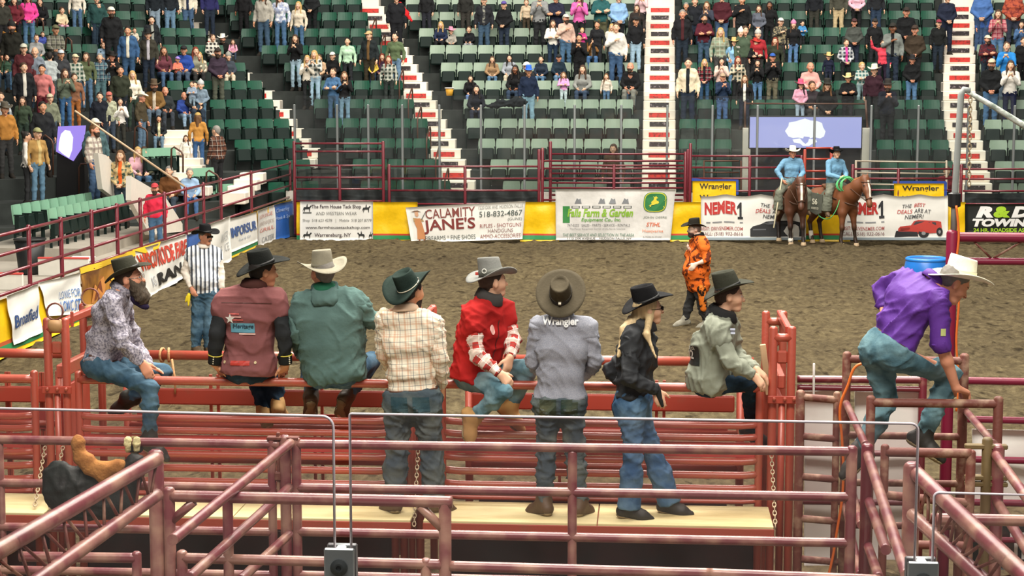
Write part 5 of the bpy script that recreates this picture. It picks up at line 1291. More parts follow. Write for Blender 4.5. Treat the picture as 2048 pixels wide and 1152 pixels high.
class Rig:
    """joint positions -> tapered volumes for body and clothes"""
    def __init__(s, J, head_fr, k=1.0, girth=1.0, hk=1.0, fem=False, hands=None):
        s.J = {n: np.array(p, float) for n, p in J.items()}; J = s.J
        s.k, s.g, s.hk, s.fem, s.hf = k, girth, hk, fem, head_fr
        s.up = nrm(J['neck'] - J['pel']); s.r = nrm(J['shR'] - J['shL']); s.r = nrm(s.r - s.up * np.dot(s.r, s.up)); s.f = np.cross(s.up, s.r)
        s.hr = nrm(J['hipR'] - J['hipL'])
        s.hands = hands or {}; s.bare = {}
        # lathe axis for the torso: bends from pelvis through chest to neck
    def torso(s):
        J, k, g, r = s.J, s.k, s.g, s.r
        bl = J['pel'] * .5 + J['chest'] * .5; cf = .012 * k
        P = [('c', J['pel'] - s.hr * .078 * k, J['pel'] + s.hr * .078 * k, .112 * k * (1 + (g - 1) * .6), .112 * k * (1 + (g - 1) * .6), .06),
             ('c', bl - r * .060 * k * g, bl + r * .060 * k * g, .106 * k * g, .106 * k * g, .07),
             ('c', J['chest'] - r * .082 * k * g, J['chest'] + r * .082 * k * g, .110 * k * (1 + (g - 1) * .7), .110 * k * (1 + (g - 1) * .7), .07),
             ('c', J['shL'] + r * .03 * k, J['shR'] - r * .03 * k, .064 * k, .064 * k, .06),
             ('c', J['neck'], J['chest'], .052 * k, .085 * k, .05),
             ('c', J['neck'] - s.f * .01, J['shL'] * .75 + J['neck'] * .25, .046 * k, .056 * k, .04), ('c', J['neck'] - s.f * .01, J['shR'] * .75 + J['neck'] * .25, .046 * k, .056 * k, .04)]
        if g > 1.08: P.append(('e', bl + s.f * .06 * k, (.15 * k * g, .12 * k * g, .13 * k * g), np.stack([r, s.f, s.up], 1), .07))
        if s.fem:
            for q in (-1, 1): P.append(('c', J['chest'] + r * q * .065 * k + s.f * .075 * k, J['chest'] + r * q * .06 * k + s.f * .08 * k - s.up * .02, .055 * k, .05 * k, .04))
        return P
    def arm(s, q, rad=1.0):
        J, k = s.J, s.k * rad
        sh, el, wr = J['sh' + q], J['el' + q], J['wr' + q]
        return [('c', sh, el, .057 * k, .046 * k, .03), ('c', el, el * .6 + wr * .4, .046 * k, .045 * k, .02), ('c', el * .6 + wr * .4, wr, .044 * k, .031 * k, .02)]
    def leg(s, q, rad=1.0, flare=0.0):
        J, k = s.J, s.k * rad
        hp, kn, an = J['hip' + q], J['kn' + q], J['an' + q]
        mid = kn * .68 + an * .32
        return [('c', hp, kn, .088 * k * (1 + (s.g - 1) * .5), .060 * k, .05), ('c', kn, mid, .058 * k, .060 * k * (1 + flare * .3), .03), ('c', mid, an, .058 * k * (1 + flare * .3), .043 * k * (1 + flare), .03)]
    def glutes(s):
        J, k = s.J, s.k
        return [('c', J['pel'] + s.hr * q * .065 * k - s.f * .045 * k - s.up * .045 * k, J['hip' + ('R' if q > 0 else 'L')] - s.f * .03 * k, .092 * k, .085 * k, .05) for q in (-1, 1)]
    def foot(s, q, grow=0.0):
        J, k = s.J, s.k
        an, to, kn = J['an' + q], J['to' + q], J['kn' + q]
        d = nrm(to - an); up = nrm(kn - an); up = nrm(up - d * np.dot(up, d)); s_ = an - up * .045 * k
        heel = an - nrm(d) * .045 * k - up * .045 * k
        ball = an + d * .12 * k - up * .052 * k
        return [('c', an + up * .03 * k, heel, .044 * k, .040 * k, .03), ('c', an, ball, .046 * k, .043 * k, .03), ('c', heel, ball, .036 * k, .040 * k, .03), ('c', ball, an + d * .19 * k - up * .06 * k, .042 * k, .026 * k, .03)], an - up * .082 * k, up
    def body(s):
        J, k = s.J, s.k
        P = [(p[0], p[1], p[2], p[3] * .86, p[4] * .86, p[5]) if p[0] == 'c' else (p[0], p[1], tuple(v * .84 for v in p[2]), p[3], p[4]) for p in s.torso()] + [('c', J['neck'] - s.up * .03 * k, J['head'] - s.hf[2] * .05 * s.hk - s.hf[1] * .022 * s.hk, .056 * k, .052 * s.hk, .03)]
        for q in 'LR': P += s.arm(q, s.bare.get(q, .8)) + s.leg(q, .76)
        for q in 'LR': P += s.foot(q)[0]
        P += head_prims(J['head'], s.hf, s.hk)
        for q in 'LR':
            h = s.hands.get(q)
            if h is None:
                d = nrm(J['wr' + q] - J['el' + q]); side = (s.r if q == 'L' else -s.r)
                h = (d, side, .55)
            P += hand_prims(q, J['wr' + q], h[0], h[1], h[2], k * (h[3] if len(h) > 3 else 1.0))
        return P
    def face_attr(s, V):
        q = V - s.J['head']; r, f, u = s.hf
        F = np.stack([q @ r, q @ f, q @ u], 1) / s.hk
        far = (np.linalg.norm(F, axis=1) > .19); F[far] = (0.3, -9, 0.3)
        return F
def cloth_torso(rig, V):
    q = V - rig.J['pel']; return np.stack([q @ rig.r, q @ rig.f, q @ rig.up], 1)
def cloth_arm(a, b, c, V, ref):
    a, b, c = map(np.asarray, (a, b, c)); out = np.zeros((len(V), 3)); d1 = np.linalg.norm(b - a); d2 = np.linalg.norm(c - b)
    e1, e2 = nrm(b - a), nrm(c - b)
    t1 = np.clip((V - a) @ e1, -1, d1); t2 = np.clip((V - b) @ e2, 0, d2 + .2)
    p1 = np.linalg.norm(V - a - t1[:, None] * e1, axis=1); p2 = np.linalg.norm(V - b - t2[:, None] * e2, axis=1)
    use2 = p2 < p1
    e = np.where(use2[:, None], e2, e1); o = np.where(use2[:, None], b, a); t = np.where(use2, d1 + t2, t1)
    q = V - o - e * np.einsum('ij,ij->i', V - o, e)[:, None]
    x0 = ref - e * (e @ ref)[:, None]; x0 /= np.linalg.norm(x0, axis=1)[:, None]; y0 = np.cross(e, x0)
    ang = np.arctan2(np.einsum('ij,ij->i', q, y0), np.einsum('ij,ij->i', q, x0))
    out[:, 0] = ang * .055; out[:, 2] = -t
    return out
def garment(nm, prims, m, root, h=.012, grow=.012, cuts=(), amp=.004, seed=1, wl=.09, k=.045, attr=None, carve=(), rel=1, dirz=1.0):
    V, F = surfnet(prims, h, k, grow, cuts, carve)
    if rel: V = relax(V, F, rel)
    at = {'cloth': attr(V)} if attr is not None else None
    if amp: V = folds(V, F, amp, seed, wl, dirz)
    o = part(nm, np_mesh(nm, V, F, m, True, at), root)
    o['_bv'] = 0
    del o['_bv']
    BV[o.name] = BVHTree.FromPolygons(V.tolist(), F.tolist())
    return o
BV = {}
def decal(nm, target, polys, centre, U, W, direction, m, lift=.004, root=None):
    """flat print pressed onto cloth: polys in (x, y) metres around centre, pushed along direction until they touch"""
    bv = BV[target.name]; d = Vector(direction).normalized()
    V, F = polys
    vs = []; last = None
    for x, y in V:
        p = Vector(centre) + Vector(U) * x + Vector(W) * y
        hit = bv.ray_cast(p - d * .5, d)
        if hit[0] is not None: q = hit[0] - d * lift; last = (q - p).dot(d)
        else: q = p + d * (last if last is not None else 0)
        vs.append(q)
    return part(nm, new_mesh(nm, vs, F, m), root if root is not None else target) if root is not None else None
def dense(V, F, lv=2):
    V = [tuple(v) for v in V]; T = []
    for f in F:
        for i in range(1, len(f) - 1): T.append((f[0], f[i], f[i + 1]))
    for _ in range(lv):
        mid = {}; N_ = []
        def md(a, b):
            k = (a, b) if a < b else (b, a)
            if k not in mid: mid[k] = len(V); V.append(tuple((V[a][j] + V[b][j]) / 2 for j in range(2)))
            return mid[k]
        for a, b, c in T:
            x, y, z = md(a, b), md(b, c), md(c, a); N_ += [(a, x, z), (x, b, y), (z, y, c), (x, y, z)]
        T = N_
    return V, T
def text_poly(body, w, h, bold=0, shear=0, space=1.0):
    V, F = unit_text(body, bold, shear, space)
    return dense([(x * w, y * h) for x, y, _ in V], F, 1)
def grid_poly(w, h, nx=6, ny=6, shape=None):
    V = [((i / nx - .5) * w, (j / ny - .5) * h) for j in range(ny + 1) for i in range(nx + 1)]
    F = [(j * (nx + 1) + i, j * (nx + 1) + i + 1, (j + 1) * (nx + 1) + i + 1, (j + 1) * (nx + 1) + i) for j in range(ny) for i in range(nx)]
    return V, F
def add_body(name, label, rig, skin, h=.0115, cat='person', group=None, base=None):
    V, F = surfnet(rig.body(), h, .03)
    V = relax(V, F, 1) if h > .02 else V
    fa = rig.face_attr(V)
    b = np.array(base, float) if base is not None else v3(rig.J['pel'][0], rig.J['pel'][1], V[:, 2].min())
    o = bpy.data.objects.new(name, np_mesh(name, V - b, F, SKIN[skin], True, {'face': fa})); COL.objects.link(o)
    o.location = Vector(b); tag(o, label, cat, group)
    return o
# ---------------------------------------------------------------- hats
def hat_mesh(C, fr, a=.083, b=.1, hc=.125, brim=.105, curl=.055, dip=.02, crease=.03, n=36, taper=.86, mm=4):
    """felt cowboy hat: C = centre of the head opening; returns (verts, faces) in the frame's space"""
    r, f, u = fr; C = np.asarray(C, float); vs = []; fs = []; rings = []
    def ring(fn):
        i0 = len(vs)
        for i in range(n):
            t = 2 * math.pi * i / n; x, y, z = fn(t); vs.append(C + r * x + f * y + u * z)
        rings.append(i0)
    def P(t, A, B): return A * math.sin(t), B * math.cos(t)
    def brim_z(t, q): return curl * (q ** 1.7) * abs(math.sin(t)) ** 2.2 - dip * q * q * abs(math.cos(t)) ** 2
    # underside from head opening to the edge
    ring(lambda t: (*P(t, a * .6, b * .6), -.004))
    ring(lambda t: (*P(t, a, b), -.006))
    for j in range(1, mm + 1):
        q = j / mm
        ring(lambda t, q=q: (*P(t, a + brim * q * (1 - .10 * q * abs(math.sin(t))), b + brim * q * .96), brim_z(t, q) - .006))
    for j in range(mm, -1, -1):
        q = j / mm
        ring(lambda t, q=q: (*P(t, a + brim * q * (1 - .10 * q * abs(math.sin(t))), b + brim * q * .96), brim_z(t, q)))
    for s in (.25, .5, .75, .93, 1.0):
        w = 1 - (1 - taper) * s ** 1.5
        if s >= 1: w *= .955
        def fn(t, s=s, w=w):
            pinch = 1 - .22 * s * max(0, math.cos(t)) ** 3 * abs(math.sin(t)) ** .5
            x, y = P(t, a * w * pinch, b * w)
            return x, y, hc * s + .012 * s * (-math.cos(t))
        ring(fn)
    for s in (.78, .5, .22):
        def fn(t, s=s):
            w = taper * .95
            x, y = P(t, a * w * s, b * w * s)
            fr_ = max(0, y / b)
            return x, y, hc - .012 * y / b * 1.0 - crease * (1 - (s * abs(math.sin(t))) ** 2) * (1 - s ** 3 * .75) - .012 * fr_
        ring(fn)
    for a_, b_ in zip(rings[:-1], rings[1:]):
        for i in range(n): fs.append((a_ + i, a_ + (i + 1) % n, b_ + (i + 1) % n, b_ + i))
    fs.append(tuple(range(rings[0] + n - 1, rings[0] - 1, -1))); fs.append(tuple(range(rings[-1], rings[-1] + n)))
    return vs, fs
def cowboy_hat(root, C, fr, m, band, world=True, nm='cowboy_hat', n=36, band_h=.022, **kw):
    vs, fs = hat_mesh(C, fr, n=n, **kw)
    me = new_mesh(nm, vs, fs, m, False)
    me.polygons.foreach_set('use_smooth', [len(f) == 4 for f in fs])
    o = part(nm, me, root, world)
    if band is not None:
        r, f, u = fr; a, b = kw.get('a', .083), kw.get('b', .1); bv = []; bf = []
        C = np.asarray(C, float)
        for z, g in ((.004, 1.035), (.004 + band_h, 1.015), (.004 + band_h, .97), (.004, .98)):
            for i in range(n): t = 2 * math.pi * i / n; bv.append(C + r * a * g * math.sin(t) + f * b * g * math.cos(t) + u * z)
        for j in range(4):
            for i in range(n): bf.append((j * n + i, j * n + (i + 1) % n, ((j + 1) % 4) * n + (i + 1) % n, ((j + 1) % 4) * n + i))
        bo = bpy.data.objects.new('hat_band', new_mesh('hat_band', bv, bf, band, True)); COL.objects.link(bo); bo.parent = o
    return o
# ================================================================ THE PEOPLE ON AND NEAR THE CHUTES
def JJ(Y, **kw):
    """joints surveyed as (picture x, picture y, offset in depth from Y)"""
    return {n: np.array(at_Y(x, y, Y + dy)) for n, (x, y, dy) in kw.items()}
FELT = {c: mat('felt_' + c, c, .9, noise=.12, nscale=12, bump=.15, bscale=60, spec=.15) for c in ('1d1f1d', '3a3a30', '8b8676', '23302b', '7f807c', '4d4638', '171719', '37382f', 'f3f0dc', '26241e')}
M_BAND_D = mat('hatband_dark', '2b2620', .6); M_BAND_L = mat('hatband_pale', 'cfc6b0', .6); M_BAND_K = mat('hatband_black', '141414', .6)
DENIM = {'mid': denim_mat('324c60', '5e7b8e'), 'dark': denim_mat('1c2c3c', '33485c'), 'dirty': denim_mat('46525a', '6c736c'), 'blue': denim_mat('36567a', '6b8ba6'), 'pale': denim_mat('50707c', '87a3aa'), 'green': denim_mat('3d6068', '6f9496')}
M_BOOT_B = mat('boot_brown', '5a4630', .6, noise=.2); M_BOOT_K = mat('boot_black', '26241f', .6, noise=.2); M_BOOT_T = mat('boot_tan', 'b58c56', .8, noise=.15); M_SOLE = mat('boot_sole', '8a7a58', .8, noise=.2)
M_LEATHER = mat('belt_leather', '4a2c20', .6)
HAIR = {'brown': mat('hair_brown', '3b2a1e', .7, noise=.25, nscale=40, stretch=(1, 1, .2)), 'dark': mat('hair_dark', '1f1814', .7, noise=.25, nscale=40), 'blonde': mat('hair_blonde', 'c2aa80', .6, noise=.3, nscale=60, stretch=(1, 1, .12)),
        'grey': mat('hair_grey', '6f6a64', .7, noise=.2, nscale=40), 'beard': mat('hair_beard', '4b4034', .85, noise=.45, nscale=70, stretch=(1, 1, .3), bump=.8, bscale=60), 'ginger': mat('hair_ginger', '8a4f2c', .7, noise=.25, nscale=40)}
def short_hair(root, rig, m, low=.06, h=.011):
    r, f, u = rig.hf; c = rig.J['head']; k = rig.hk; A = np.stack([r, f, u], 1)
    V, F = surfnet([('e', c + u * .024 * k - f * .016 * k, (.087 * k, .102 * k, .106 * k), A), ('c', c - f * .06 * k - u * .02 * k, c - f * .055 * k - u * low * k, .048 * k, .04 * k)], h, .03, 0,
                   [(c + f * .02 * k + u * .01 * k, f * .9 - u * .9), (c - u * (low + .02) * k, -u)], [('e', c + r * s * .085 * k - f * .008 * k - u * .012 * k, (.02, .026 * k, .036 * k), A) for s in (-1, 1)])
    return part('hair', np_mesh('hair', folds(V, F, .003, 4, .03), F, m), root)
def dress(root, rig, top, pants, *, hem=-.06, top_grow=.013, sleeve=True, sleeve_mat=None, sleeve_rad=1.12, amp=.009, h=.0125, belt=None, boots=M_BOOT_B, seed=1, leg_rad=1.06, flare=.1,
          top_name='shirt', pant_name='jeans', sleeve_name='sleeve', cuff=0.0, cuffs='LR', wl=.10, pant_amp=.011, stack=0.0, waist=.10):
    J, up, k = rig.J, rig.up, rig.k; out = {}
    tor = rig.torso() + [('c', J['sh' + q], J['sh' + q] * .72 + J['el' + q] * .28, .058 * k, .055 * k, .04) for q in 'LR']
    if hem < -.03: tor = tor + rig.glutes()
    if hem < -.03: top_grow += .012
    out['top'] = garment(top_name, tor, top, root, h, top_grow, [(J['pel'] + up * hem, -up), (J['neck'] + up * .012, up)], amp, seed, wl, attr=lambda V: cloth_torso(rig, V))
    if sleeve:
        for q in 'LR':
            d = nrm(J['wr' + q] - J['el' + q])
            o = garment(sleeve_name, rig.arm(q, sleeve_rad) + [('c', J['sh' + q], J['sh' + q] - rig.r * (.03 if q == 'R' else -.03), .055 * k, .05 * k, .03)], sleeve_mat or top, root, h, .008, [(J['wr' + q] - d * (cuff if q in cuffs else 0), d)], amp * 1.1, seed + (3 if q == 'L' else 7), wl * .8, attr=lambda V, q=q: cloth_arm(J['sh' + q], J['el' + q], J['wr' + q], V, rig.f if q == 'R' else rig.f))
            out['sleeve' + q] = o
    if hem < -.03: waist = min(waist, .065)
    lp = [rig.torso()[0]] + rig.glutes(); cuts = [(J['pel'] + up * waist, up, .34 if waist > .07 else .20)]
    for q in 'LR':
        lp += rig.leg(q, leg_rad, flare); d = nrm(J['an' + q] - J['kn' + q])
        cuts.append((J['an' + q] + d * .015, d, .2))
    lp.append(('c', J['pel'] + up * .02 - rig.hr * .07 * k, J['pel'] + up * .02 + rig.hr * .07 * k, .108 * k, .108 * k, .05))
    if waist > .07: lp.append(('c', J['pel'] + up * .09 - rig.hr * .065 * k, J['pel'] + up * .09 + rig.hr * .065 * k, .108 * k * max(1, rig.g * .97), .108 * k * max(1, rig.g * .97), .05))
    out['pants'] = garment(pant_name, lp, pants, root, h, .010 if waist > .07 else .004, cuts, pant_amp, seed + 11, wl * .85, dirz=1.3)
    if belt:
        out['belt'] = garment('belt', [('c', J['pel'] + up * (waist - .02) - rig.hr * .068 * k, J['pel'] + up * (waist - .02) + rig.hr * .068 * k, .110 * k * max(1, rig.g * .97), .110 * k * max(1, rig.g * .97), .05)], belt, root, .010, .013, [(J['pel'] + up * (waist + .004), up), (J['pel'] + up * (waist - .036), -up)], 0, 1)
    for q in 'LR':
        P, sp, fu = rig.foot(q)
        sh = nrm(J['kn' + q] - J['an' + q])
        P = P + [('c', J['an' + q] + sh * .14 * k, J['an' + q], .047 * k, .047 * k, .03)]
        b = garment('boot', P, boots, root, .011, .006, [(sp, -fu)], .002, seed, .06)
        V, F = surfnet(rig.foot(q)[0], .010, .03, .010, [(sp + fu * .004, fu), (sp - fu * .020, -fu)])
        if len(V):
            so = bpy.data.objects.new('sole', np_mesh('sole', V, F, M_SOLE)); COL.objects.link(so); so.parent = b
    return out
def collar(root, rig, m, r0=.066, hgt=.035, nm='collar'):
    J = rig.J; up, f, r = rig.up, rig.f, rig.r; c = J['neck'] + up * .012; vs = []; fs = []; n = 24
    for z, g in ((-.015, 1.18), (hgt, .98), (hgt * .6, 1.28), (-.02, 1.5), (-.028, 1.4)):
        for i in range(n):
            t = 2 * math.pi * i / n
            vs.append(c + r * r0 * g * rig.k * math.sin(t) * 1.02 + f * r0 * g * rig.k * math.cos(t) + up * (z - .018 * math.cos(t)))
    for j in range(4):
        for i in range(n): fs.append((j * n + i, j * n + (i + 1) % n, (j + 1) * n + (i + 1) % n, (j + 1) * n + i))
    return part(nm, new_mesh(nm, vs, fs, m, True), root)
def pockets(o, rig, m, w=.125, hh=.13, dx=.078, dz=-.03):
    for s in (-1, 1):
        V = [(-w / 2, hh / 2), (w / 2, hh / 2), (w / 2, -hh * .32), (0, -hh / 2), (-w / 2, -hh * .32)]
        g, F = grid_poly(w, hh, 6, 6)
        g = [(x * (1 - .0 * y), y + (-.02 * (1 - abs(x) / (w / 2)) if y < -hh * .45 else 0)) for x, y in g]
        c = rig.J['pel'] + rig.hr * s * dx * rig.k + rig.up * dz
        me_o = decal('pocket', o, (g, F), c, rig.hr, rig.up, rig.f, m, .005, o)
        if me_o is not None: me_o.matrix_parent_inverse = Matrix.Identity(4)
def sub_decal(nm, target, polys, c, U, W, d, m, lift=.004):
    o = decal(nm, target, polys, c, U, W, d, m, lift, target)
    o.parent = target; o.matrix_parent_inverse = target.matrix_parent_inverse.inverted() @ target.parent.matrix_basis.inverted() if False else Matrix.Identity(4)
    return o

# ---- 1 bearded man sitting sideways on the catwalk rail
Y = 13.7
J = JJ(Y, pel=(203, 724, .02), chest=(222, 626, .02), neck=(243, 578, .02), head=(259, 557, .02), shR=(222, 606, -.19), shL=(243, 606, .21), elR=(244, 684, -.26), wrR=(284, 726, -.2), elL=(270, 690, .28), wrL=(300, 735, .2),
       hipR=(208, 735, -.09), hipL=(216, 733, .13), knR=(300, 775, -.17), anR=(299, 880, -.17), toR=(342, 906, -.2), knL=(326, 743, .27), anL=(255, 797, .33), toL=(226, 812, .33))
rig = Rig(J, frame(88, 8), girth=1.12, hands={'R': (nrm(J['wrR'] - J['elR']) * .6 + v3(.3, 0, -.75), (-.2, .7, -.4), .35), 'L': (v3(.5, 0, -.8), (0, -1, 0), .4)})
p = add_body('person', 'bearded man in black hat and grey patterned shirt sitting sideways on the red rail', rig, 'r')
o = dress(p, rig, mottle_mat('print_grey_paisley', 'a6a1ab', '6a6674', 62, lo=.44, hi=.6), DENIM['mid'], hem=-.01, amp=.014, seed=5, belt=M_LEATHER, boots=M_BOOT_K, waist=.07)
collar(p, rig, _mats['print_grey_paisley'])
short_hair(p, rig, HAIR['brown'])
r_, f_, u_ = rig.hf; c = rig.J['head']
V, F = surfnet([('c', c + f_ * .045 - u_ * .07, c + f_ * .075 - u_ * .16, .062, .06), ('c', c + f_ * .075 - u_ * .16, c + f_ * .075 - u_ * .215, .058, .03), ('c', c + f_ * .05 - u_ * .06 - r_ * .055, c + f_ * .06 - u_ * .14 - r_ * .04, .03, .04), ('c', c + f_ * .05 - u_ * .06 + r_ * .055, c + f_ * .06 - u_ * .14 + r_ * .04, .03, .04), ('c', c + f_ * .098 - u_ * .05 - r_ * .02, c + f_ * .098 - u_ * .05 + r_ * .02, .014, .014), ('c', c - u_ * .0 - r_ * .075 + f_ * .02, c + f_ * .05 - u_ * .09 - r_ * .05, .014, .03), ('c', c - u_ * .0 + r_ * .075 + f_ * .02, c + f_ * .05 - u_ * .09 + r_ * .05, .014, .03)], .009, .03)
part('beard', np_mesh('beard', folds(V, F, .008, 2, .035), F, HAIR['beard']), p)
V, F = surfnet([('c', c + f_ * .05 - u_ * .19, c + f_ * .10 - u_ * .24, .035, .02), ('c', c + f_ * .03 - u_ * .16, c + f_ * .07 - u_ * .22, .05, .03)], .011, .03)
part('scarf', np_mesh('scarf', folds(V, F, .006, 6, .05), F, cloth_mat('2c2440')), p)
gl = part('glasses', MB().torus(c + f_ * .105 - r_ * .034 + u_ * .0, .022, .0022, Matrix(np.stack([r_, u_, f_], 1).tolist()), 14, 5).torus(c + f_ * .105 + r_ * .034, .022, .0022, Matrix(np.stack([r_, u_, f_], 1).tolist()), 14, 5).tube([c + f_ * .105 - r_ * .056, c - r_ * .084 + u_ * .004], .002, 5).tube([c + f_ * .105 + r_ * .056, c + r_ * .084 + u_ * .004], .002, 5).tube([c + f_ * .105 - r_ * .012, c + f_ * .105 + r_ * .012], .002, 5).mesh('glasses', mat('wire_silver', 'b5b0a8', .3, metal=.8), True), p)
cowboy_hat(p, c + u_ * .060 - f_ * .008, frame(86, 22), FELT['3a3a30'], M_BAND_K, brim=.10, curl=.035, hc=.115, crease=.035)

# ---- 2 man in the maroon vest, seen from behind
J = JJ(Y, pel=(498, 730, .0), chest=(500, 632, .0), neck=(508, 574, .0), head=(527, 543, .02), shR=(553, 602, -.03), shL=(449, 604, .0), elR=(568, 668, -.1), wrR=(571, 728, -.06), elL=(434, 668, -.1), wrL=(429, 728, -.06),
       hipR=(520, 742, .06), hipL=(477, 742, .06), knR=(548, 752, .5), anR=(556, 812, .42), toR=(566, 824, .6), knL=(512, 752, .5), anL=(528, 824, .40), toL=(533, 836, .6))
rig = Rig(J, frame(58, -4), hands={'R': (v3(-.3, .6, -.6), (0, .2, -1), .3), 'L': (v3(.3, .6, -.6), (0, .2, -1), .3)})
p = add_body('person', 'man in maroon embroidered vest and black hat sitting on the rail, head turned right', rig, 'm')
M_SLV = cloth_mat('26282a')
o = dress(p, rig, cloth_mat('805050'), DENIM['dark'], hem=-.07, top_grow=.024, sleeve_mat=M_SLV, amp=.009, seed=9, top_name='vest', boots=M_BOOT_T, flare=.2)
for q in 'LR':
    d = nrm(J['wr' + q] - J['el' + q])
    garment('cuff', [('c', J['wr' + q] - d * .085, J['wr' + q] + d * .01, .05, .052)], cloth_mat('1b1c1b'), p, .010, .004, [(J['wr' + q], d), (J['wr' + q] - d * .085, -d)], .002, 3)
    part('cuff_trim', MB().torus(J['wr' + q] - d * .078, .054, .0045, Matrix(np.array(Vector(d).to_track_quat('Z', 'Y').to_matrix()).tolist()), 20, 6).mesh('cuff_trim', mat('trim_yellow', 'd8c84a', .5), True), p)
    for i in range(4): part('stud', MB().lathe([(.006, 0), (.0, .006)], J['wr' + q] - d * (.012 + .017 * i) + v3(.0 if q == 'L' else .042, -.044 if q == 'R' else -.054, 0), 8, M=Matrix.Rotation(R(90), 3, 'X')).mesh('stud', mat('stud_pale', 'ddd6bc', .4)), p)
collar(p, rig, cloth_mat('4a2c28'), .074, .05)
short_hair(p, rig, HAIR['dark'])
cc = at_Y(497, 640, Y); T = o['top']
star = [(.042 * (1 if i % 2 == 0 else .4) * math.sin(i * math.pi / 5), .042 * (1 if i % 2 == 0 else .4) * math.cos(i * math.pi / 5)) for i in range(10)]
UX, UZ, DY = v3(1, 0, 0), v3(0, 0, 1), v3(0, 1, 0)
def on_top(nm, polys, px, py, m, lift=.005, tgt=None, d=None, U=None):
    c0 = at_Y(px, py, Y)
    return sub_decal(nm, tgt or T, polys, c0, UX if U is None else U, UZ, DY if d is None else d, m, lift)
on_top('emblem', (star, [tuple(range(10))[::-1]]), 468, 633, ink('dcdad2'), .009)
for i in range(3): on_top('stripe', grid_poly(.085, .010, 4, 1), 476 + i * 4, 623 + i * 6, ink('d8a8a0' if i % 2 else 'c8605a'), .006)
on_top('emblem', grid_poly(.19, .075, 6, 3), 493, 651, ink('5f9ab0'), .006); on_top('lettering', text_poly('Heritage', .165, .045, .02, .2), 494, 649, ink('20384a'), .009)
on_top('stripe', grid_poly(.13, .012, 4, 1), 502, 663, ink('d8b0a6'), .006); on_top('stripe', grid_poly(.15, .035, 6, 2), 489, 720, ink('b8382e'), .006)
on_top('seam', grid_poly(.40, .006, 14, 1), 500, 602, ink('55302c'), .004)
for x in (456, 519): on_top('snap', ([(.011 * math.cos(t), .011 * math.sin(t)) for t in np.linspace(0, 5.6, 9)], [tuple(range(9))]), x, 719, ink('c9b48a'), .007)
r_, f_, u_ = rig.hf
cowboy_hat(p, rig.J['head'] + u_ * .052 - f_ * .012, frame(72, 17, -3), FELT['1d1f1d'], M_BAND_K, brim=.122, curl=.03, hc=.125, crease=.03)
# ---- 3 man in the green hoodie, seen from behind
J = JJ(Y, pel=(668, 735, .02), chest=(656, 640, .02), neck=(650, 580, .02), head=(645, 545, .02), shR=(712, 604, .02), shL=(604, 606, -.02), elR=(742, 640, .06), wrR=(786, 640, .16), elL=(592, 668, -.06), wrL=(606, 712, .25),
       hipR=(694, 745, .08), hipL=(640, 745, .08), knR=(742, 722, .5), anR=(692, 796, .22), toR=(690, 826, .38), knL=(622, 742, .5), anL=(622, 796, .22), toL=(620, 826, .38))
rig = Rig(J, frame(-38, 0), girth=1.34, k=1.06)
p = add_body('person', 'heavy man in teal green hoodie and pale felt hat sitting with his back to us', rig, 'r')
M_HOOD = mat('fleece_teal', '566f6b', .95, noise=.15, nscale=5, bump=.35, bscale=25, spec=.1)
o = dress(p, rig, M_HOOD, DENIM['mid'], hem=-.12, top_grow=.02, amp=.016, seed=14, wl=.13, top_name='hoodie', boots=M_BOOT_B, sleeve_rad=1.3)
n_ = J['neck']; up = rig.up
V, F = surfnet([('c', n_ + up * .03 - rig.r * .075 - rig.f * .01, n_ - up * .06 - rig.f * .115 - rig.r * .06, .035, .03), ('c', n_ + up * .03 + rig.r * .075 - rig.f * .01, n_ - up * .06 - rig.f * .115 + rig.r * .06, .035, .03), ('c', n_ - up * .07 - rig.f * .125 - rig.r * .06, n_ - up * .07 - rig.f * .125 + rig.r * .06, .042, .042), ('c', n_ - up * .02 - rig.f * .09 - rig.r * .07, n_ - up * .02 - rig.f * .09 + rig.r * .07, .035, .035), ('c', n_ + up * .03 - rig.r * .06 + rig.f * .05, n_ + up * .03 + rig.r * .06 + rig.f * .05, .03, .03)], .011, .04)
part('hood', np_mesh('hood', folds(V, F, .010, 8, .06), F, M_HOOD), p)
collar(p, rig, cloth_mat('2a6a50'), .068, .045)
short_hair(p, rig, HAIR['grey'])
r_, f_, u_ = rig.hf
h_ = cowboy_hat(p, rig.J['head'] + u_ * .05, frame(-28, 4, 4), FELT['8b8676'], mat('hatband_taupe', '6f6a5c', .6), brim=.118, curl=.055, hc=.13, crease=.025)
# ---- 4 man in the checked shirt standing on the catwalk
Y4 = 13.28
J = JJ(Y4, pel=(826, 797, .0), chest=(818, 690, .0), neck=(812, 620, .0), head=(822, 583, .05), shR=(868, 648, -.01), shL=(769, 637, .0), elR=(880, 716, -.02), wrR=(884, 775, .12), elL=(768, 706, .06), wrL=(790, 752, .3),
       hipR=(853, 806, .0), hipL=(798, 806, .0), knR=(862, 905, .02), anR=(868, 1008, -.02), toR=(898, 1030, .08), knL=(795, 905, .02), anL=(787, 1008, -.02), toL=(774, 1034, .08))
for q in 'LR': J['an' + q][2] = .885; J['to' + q][2] = .855
rig = Rig(J, frame(35, -2), k=1.05)
p = add_body('person', 'man in cream checked shirt and black hat standing on the catwalk, back to us', rig, 'm')
M_CHK = plaid_mat('check_cream', 'e9e0cb', [('x', .085, .16, .1, 'cf9a72', .55), ('z', .085, .16, .3, 'd0a080', .5), ('x', .085, .05, .55, '4a5a6a', .75), ('z', .085, .05, .72, '55656c', .7), ('x', .085, .03, .8, 'b86a50', .6), ('z', .085, .03, .05, 'b86a50', .6)])
o = dress(p, rig, M_CHK, DENIM['dirty'], hem=.035, amp=.012, seed=20, belt=M_LEATHER, boots=M_BOOT_B, leg_rad=1.18, flare=.35, pant_amp=.016, waist=.075)
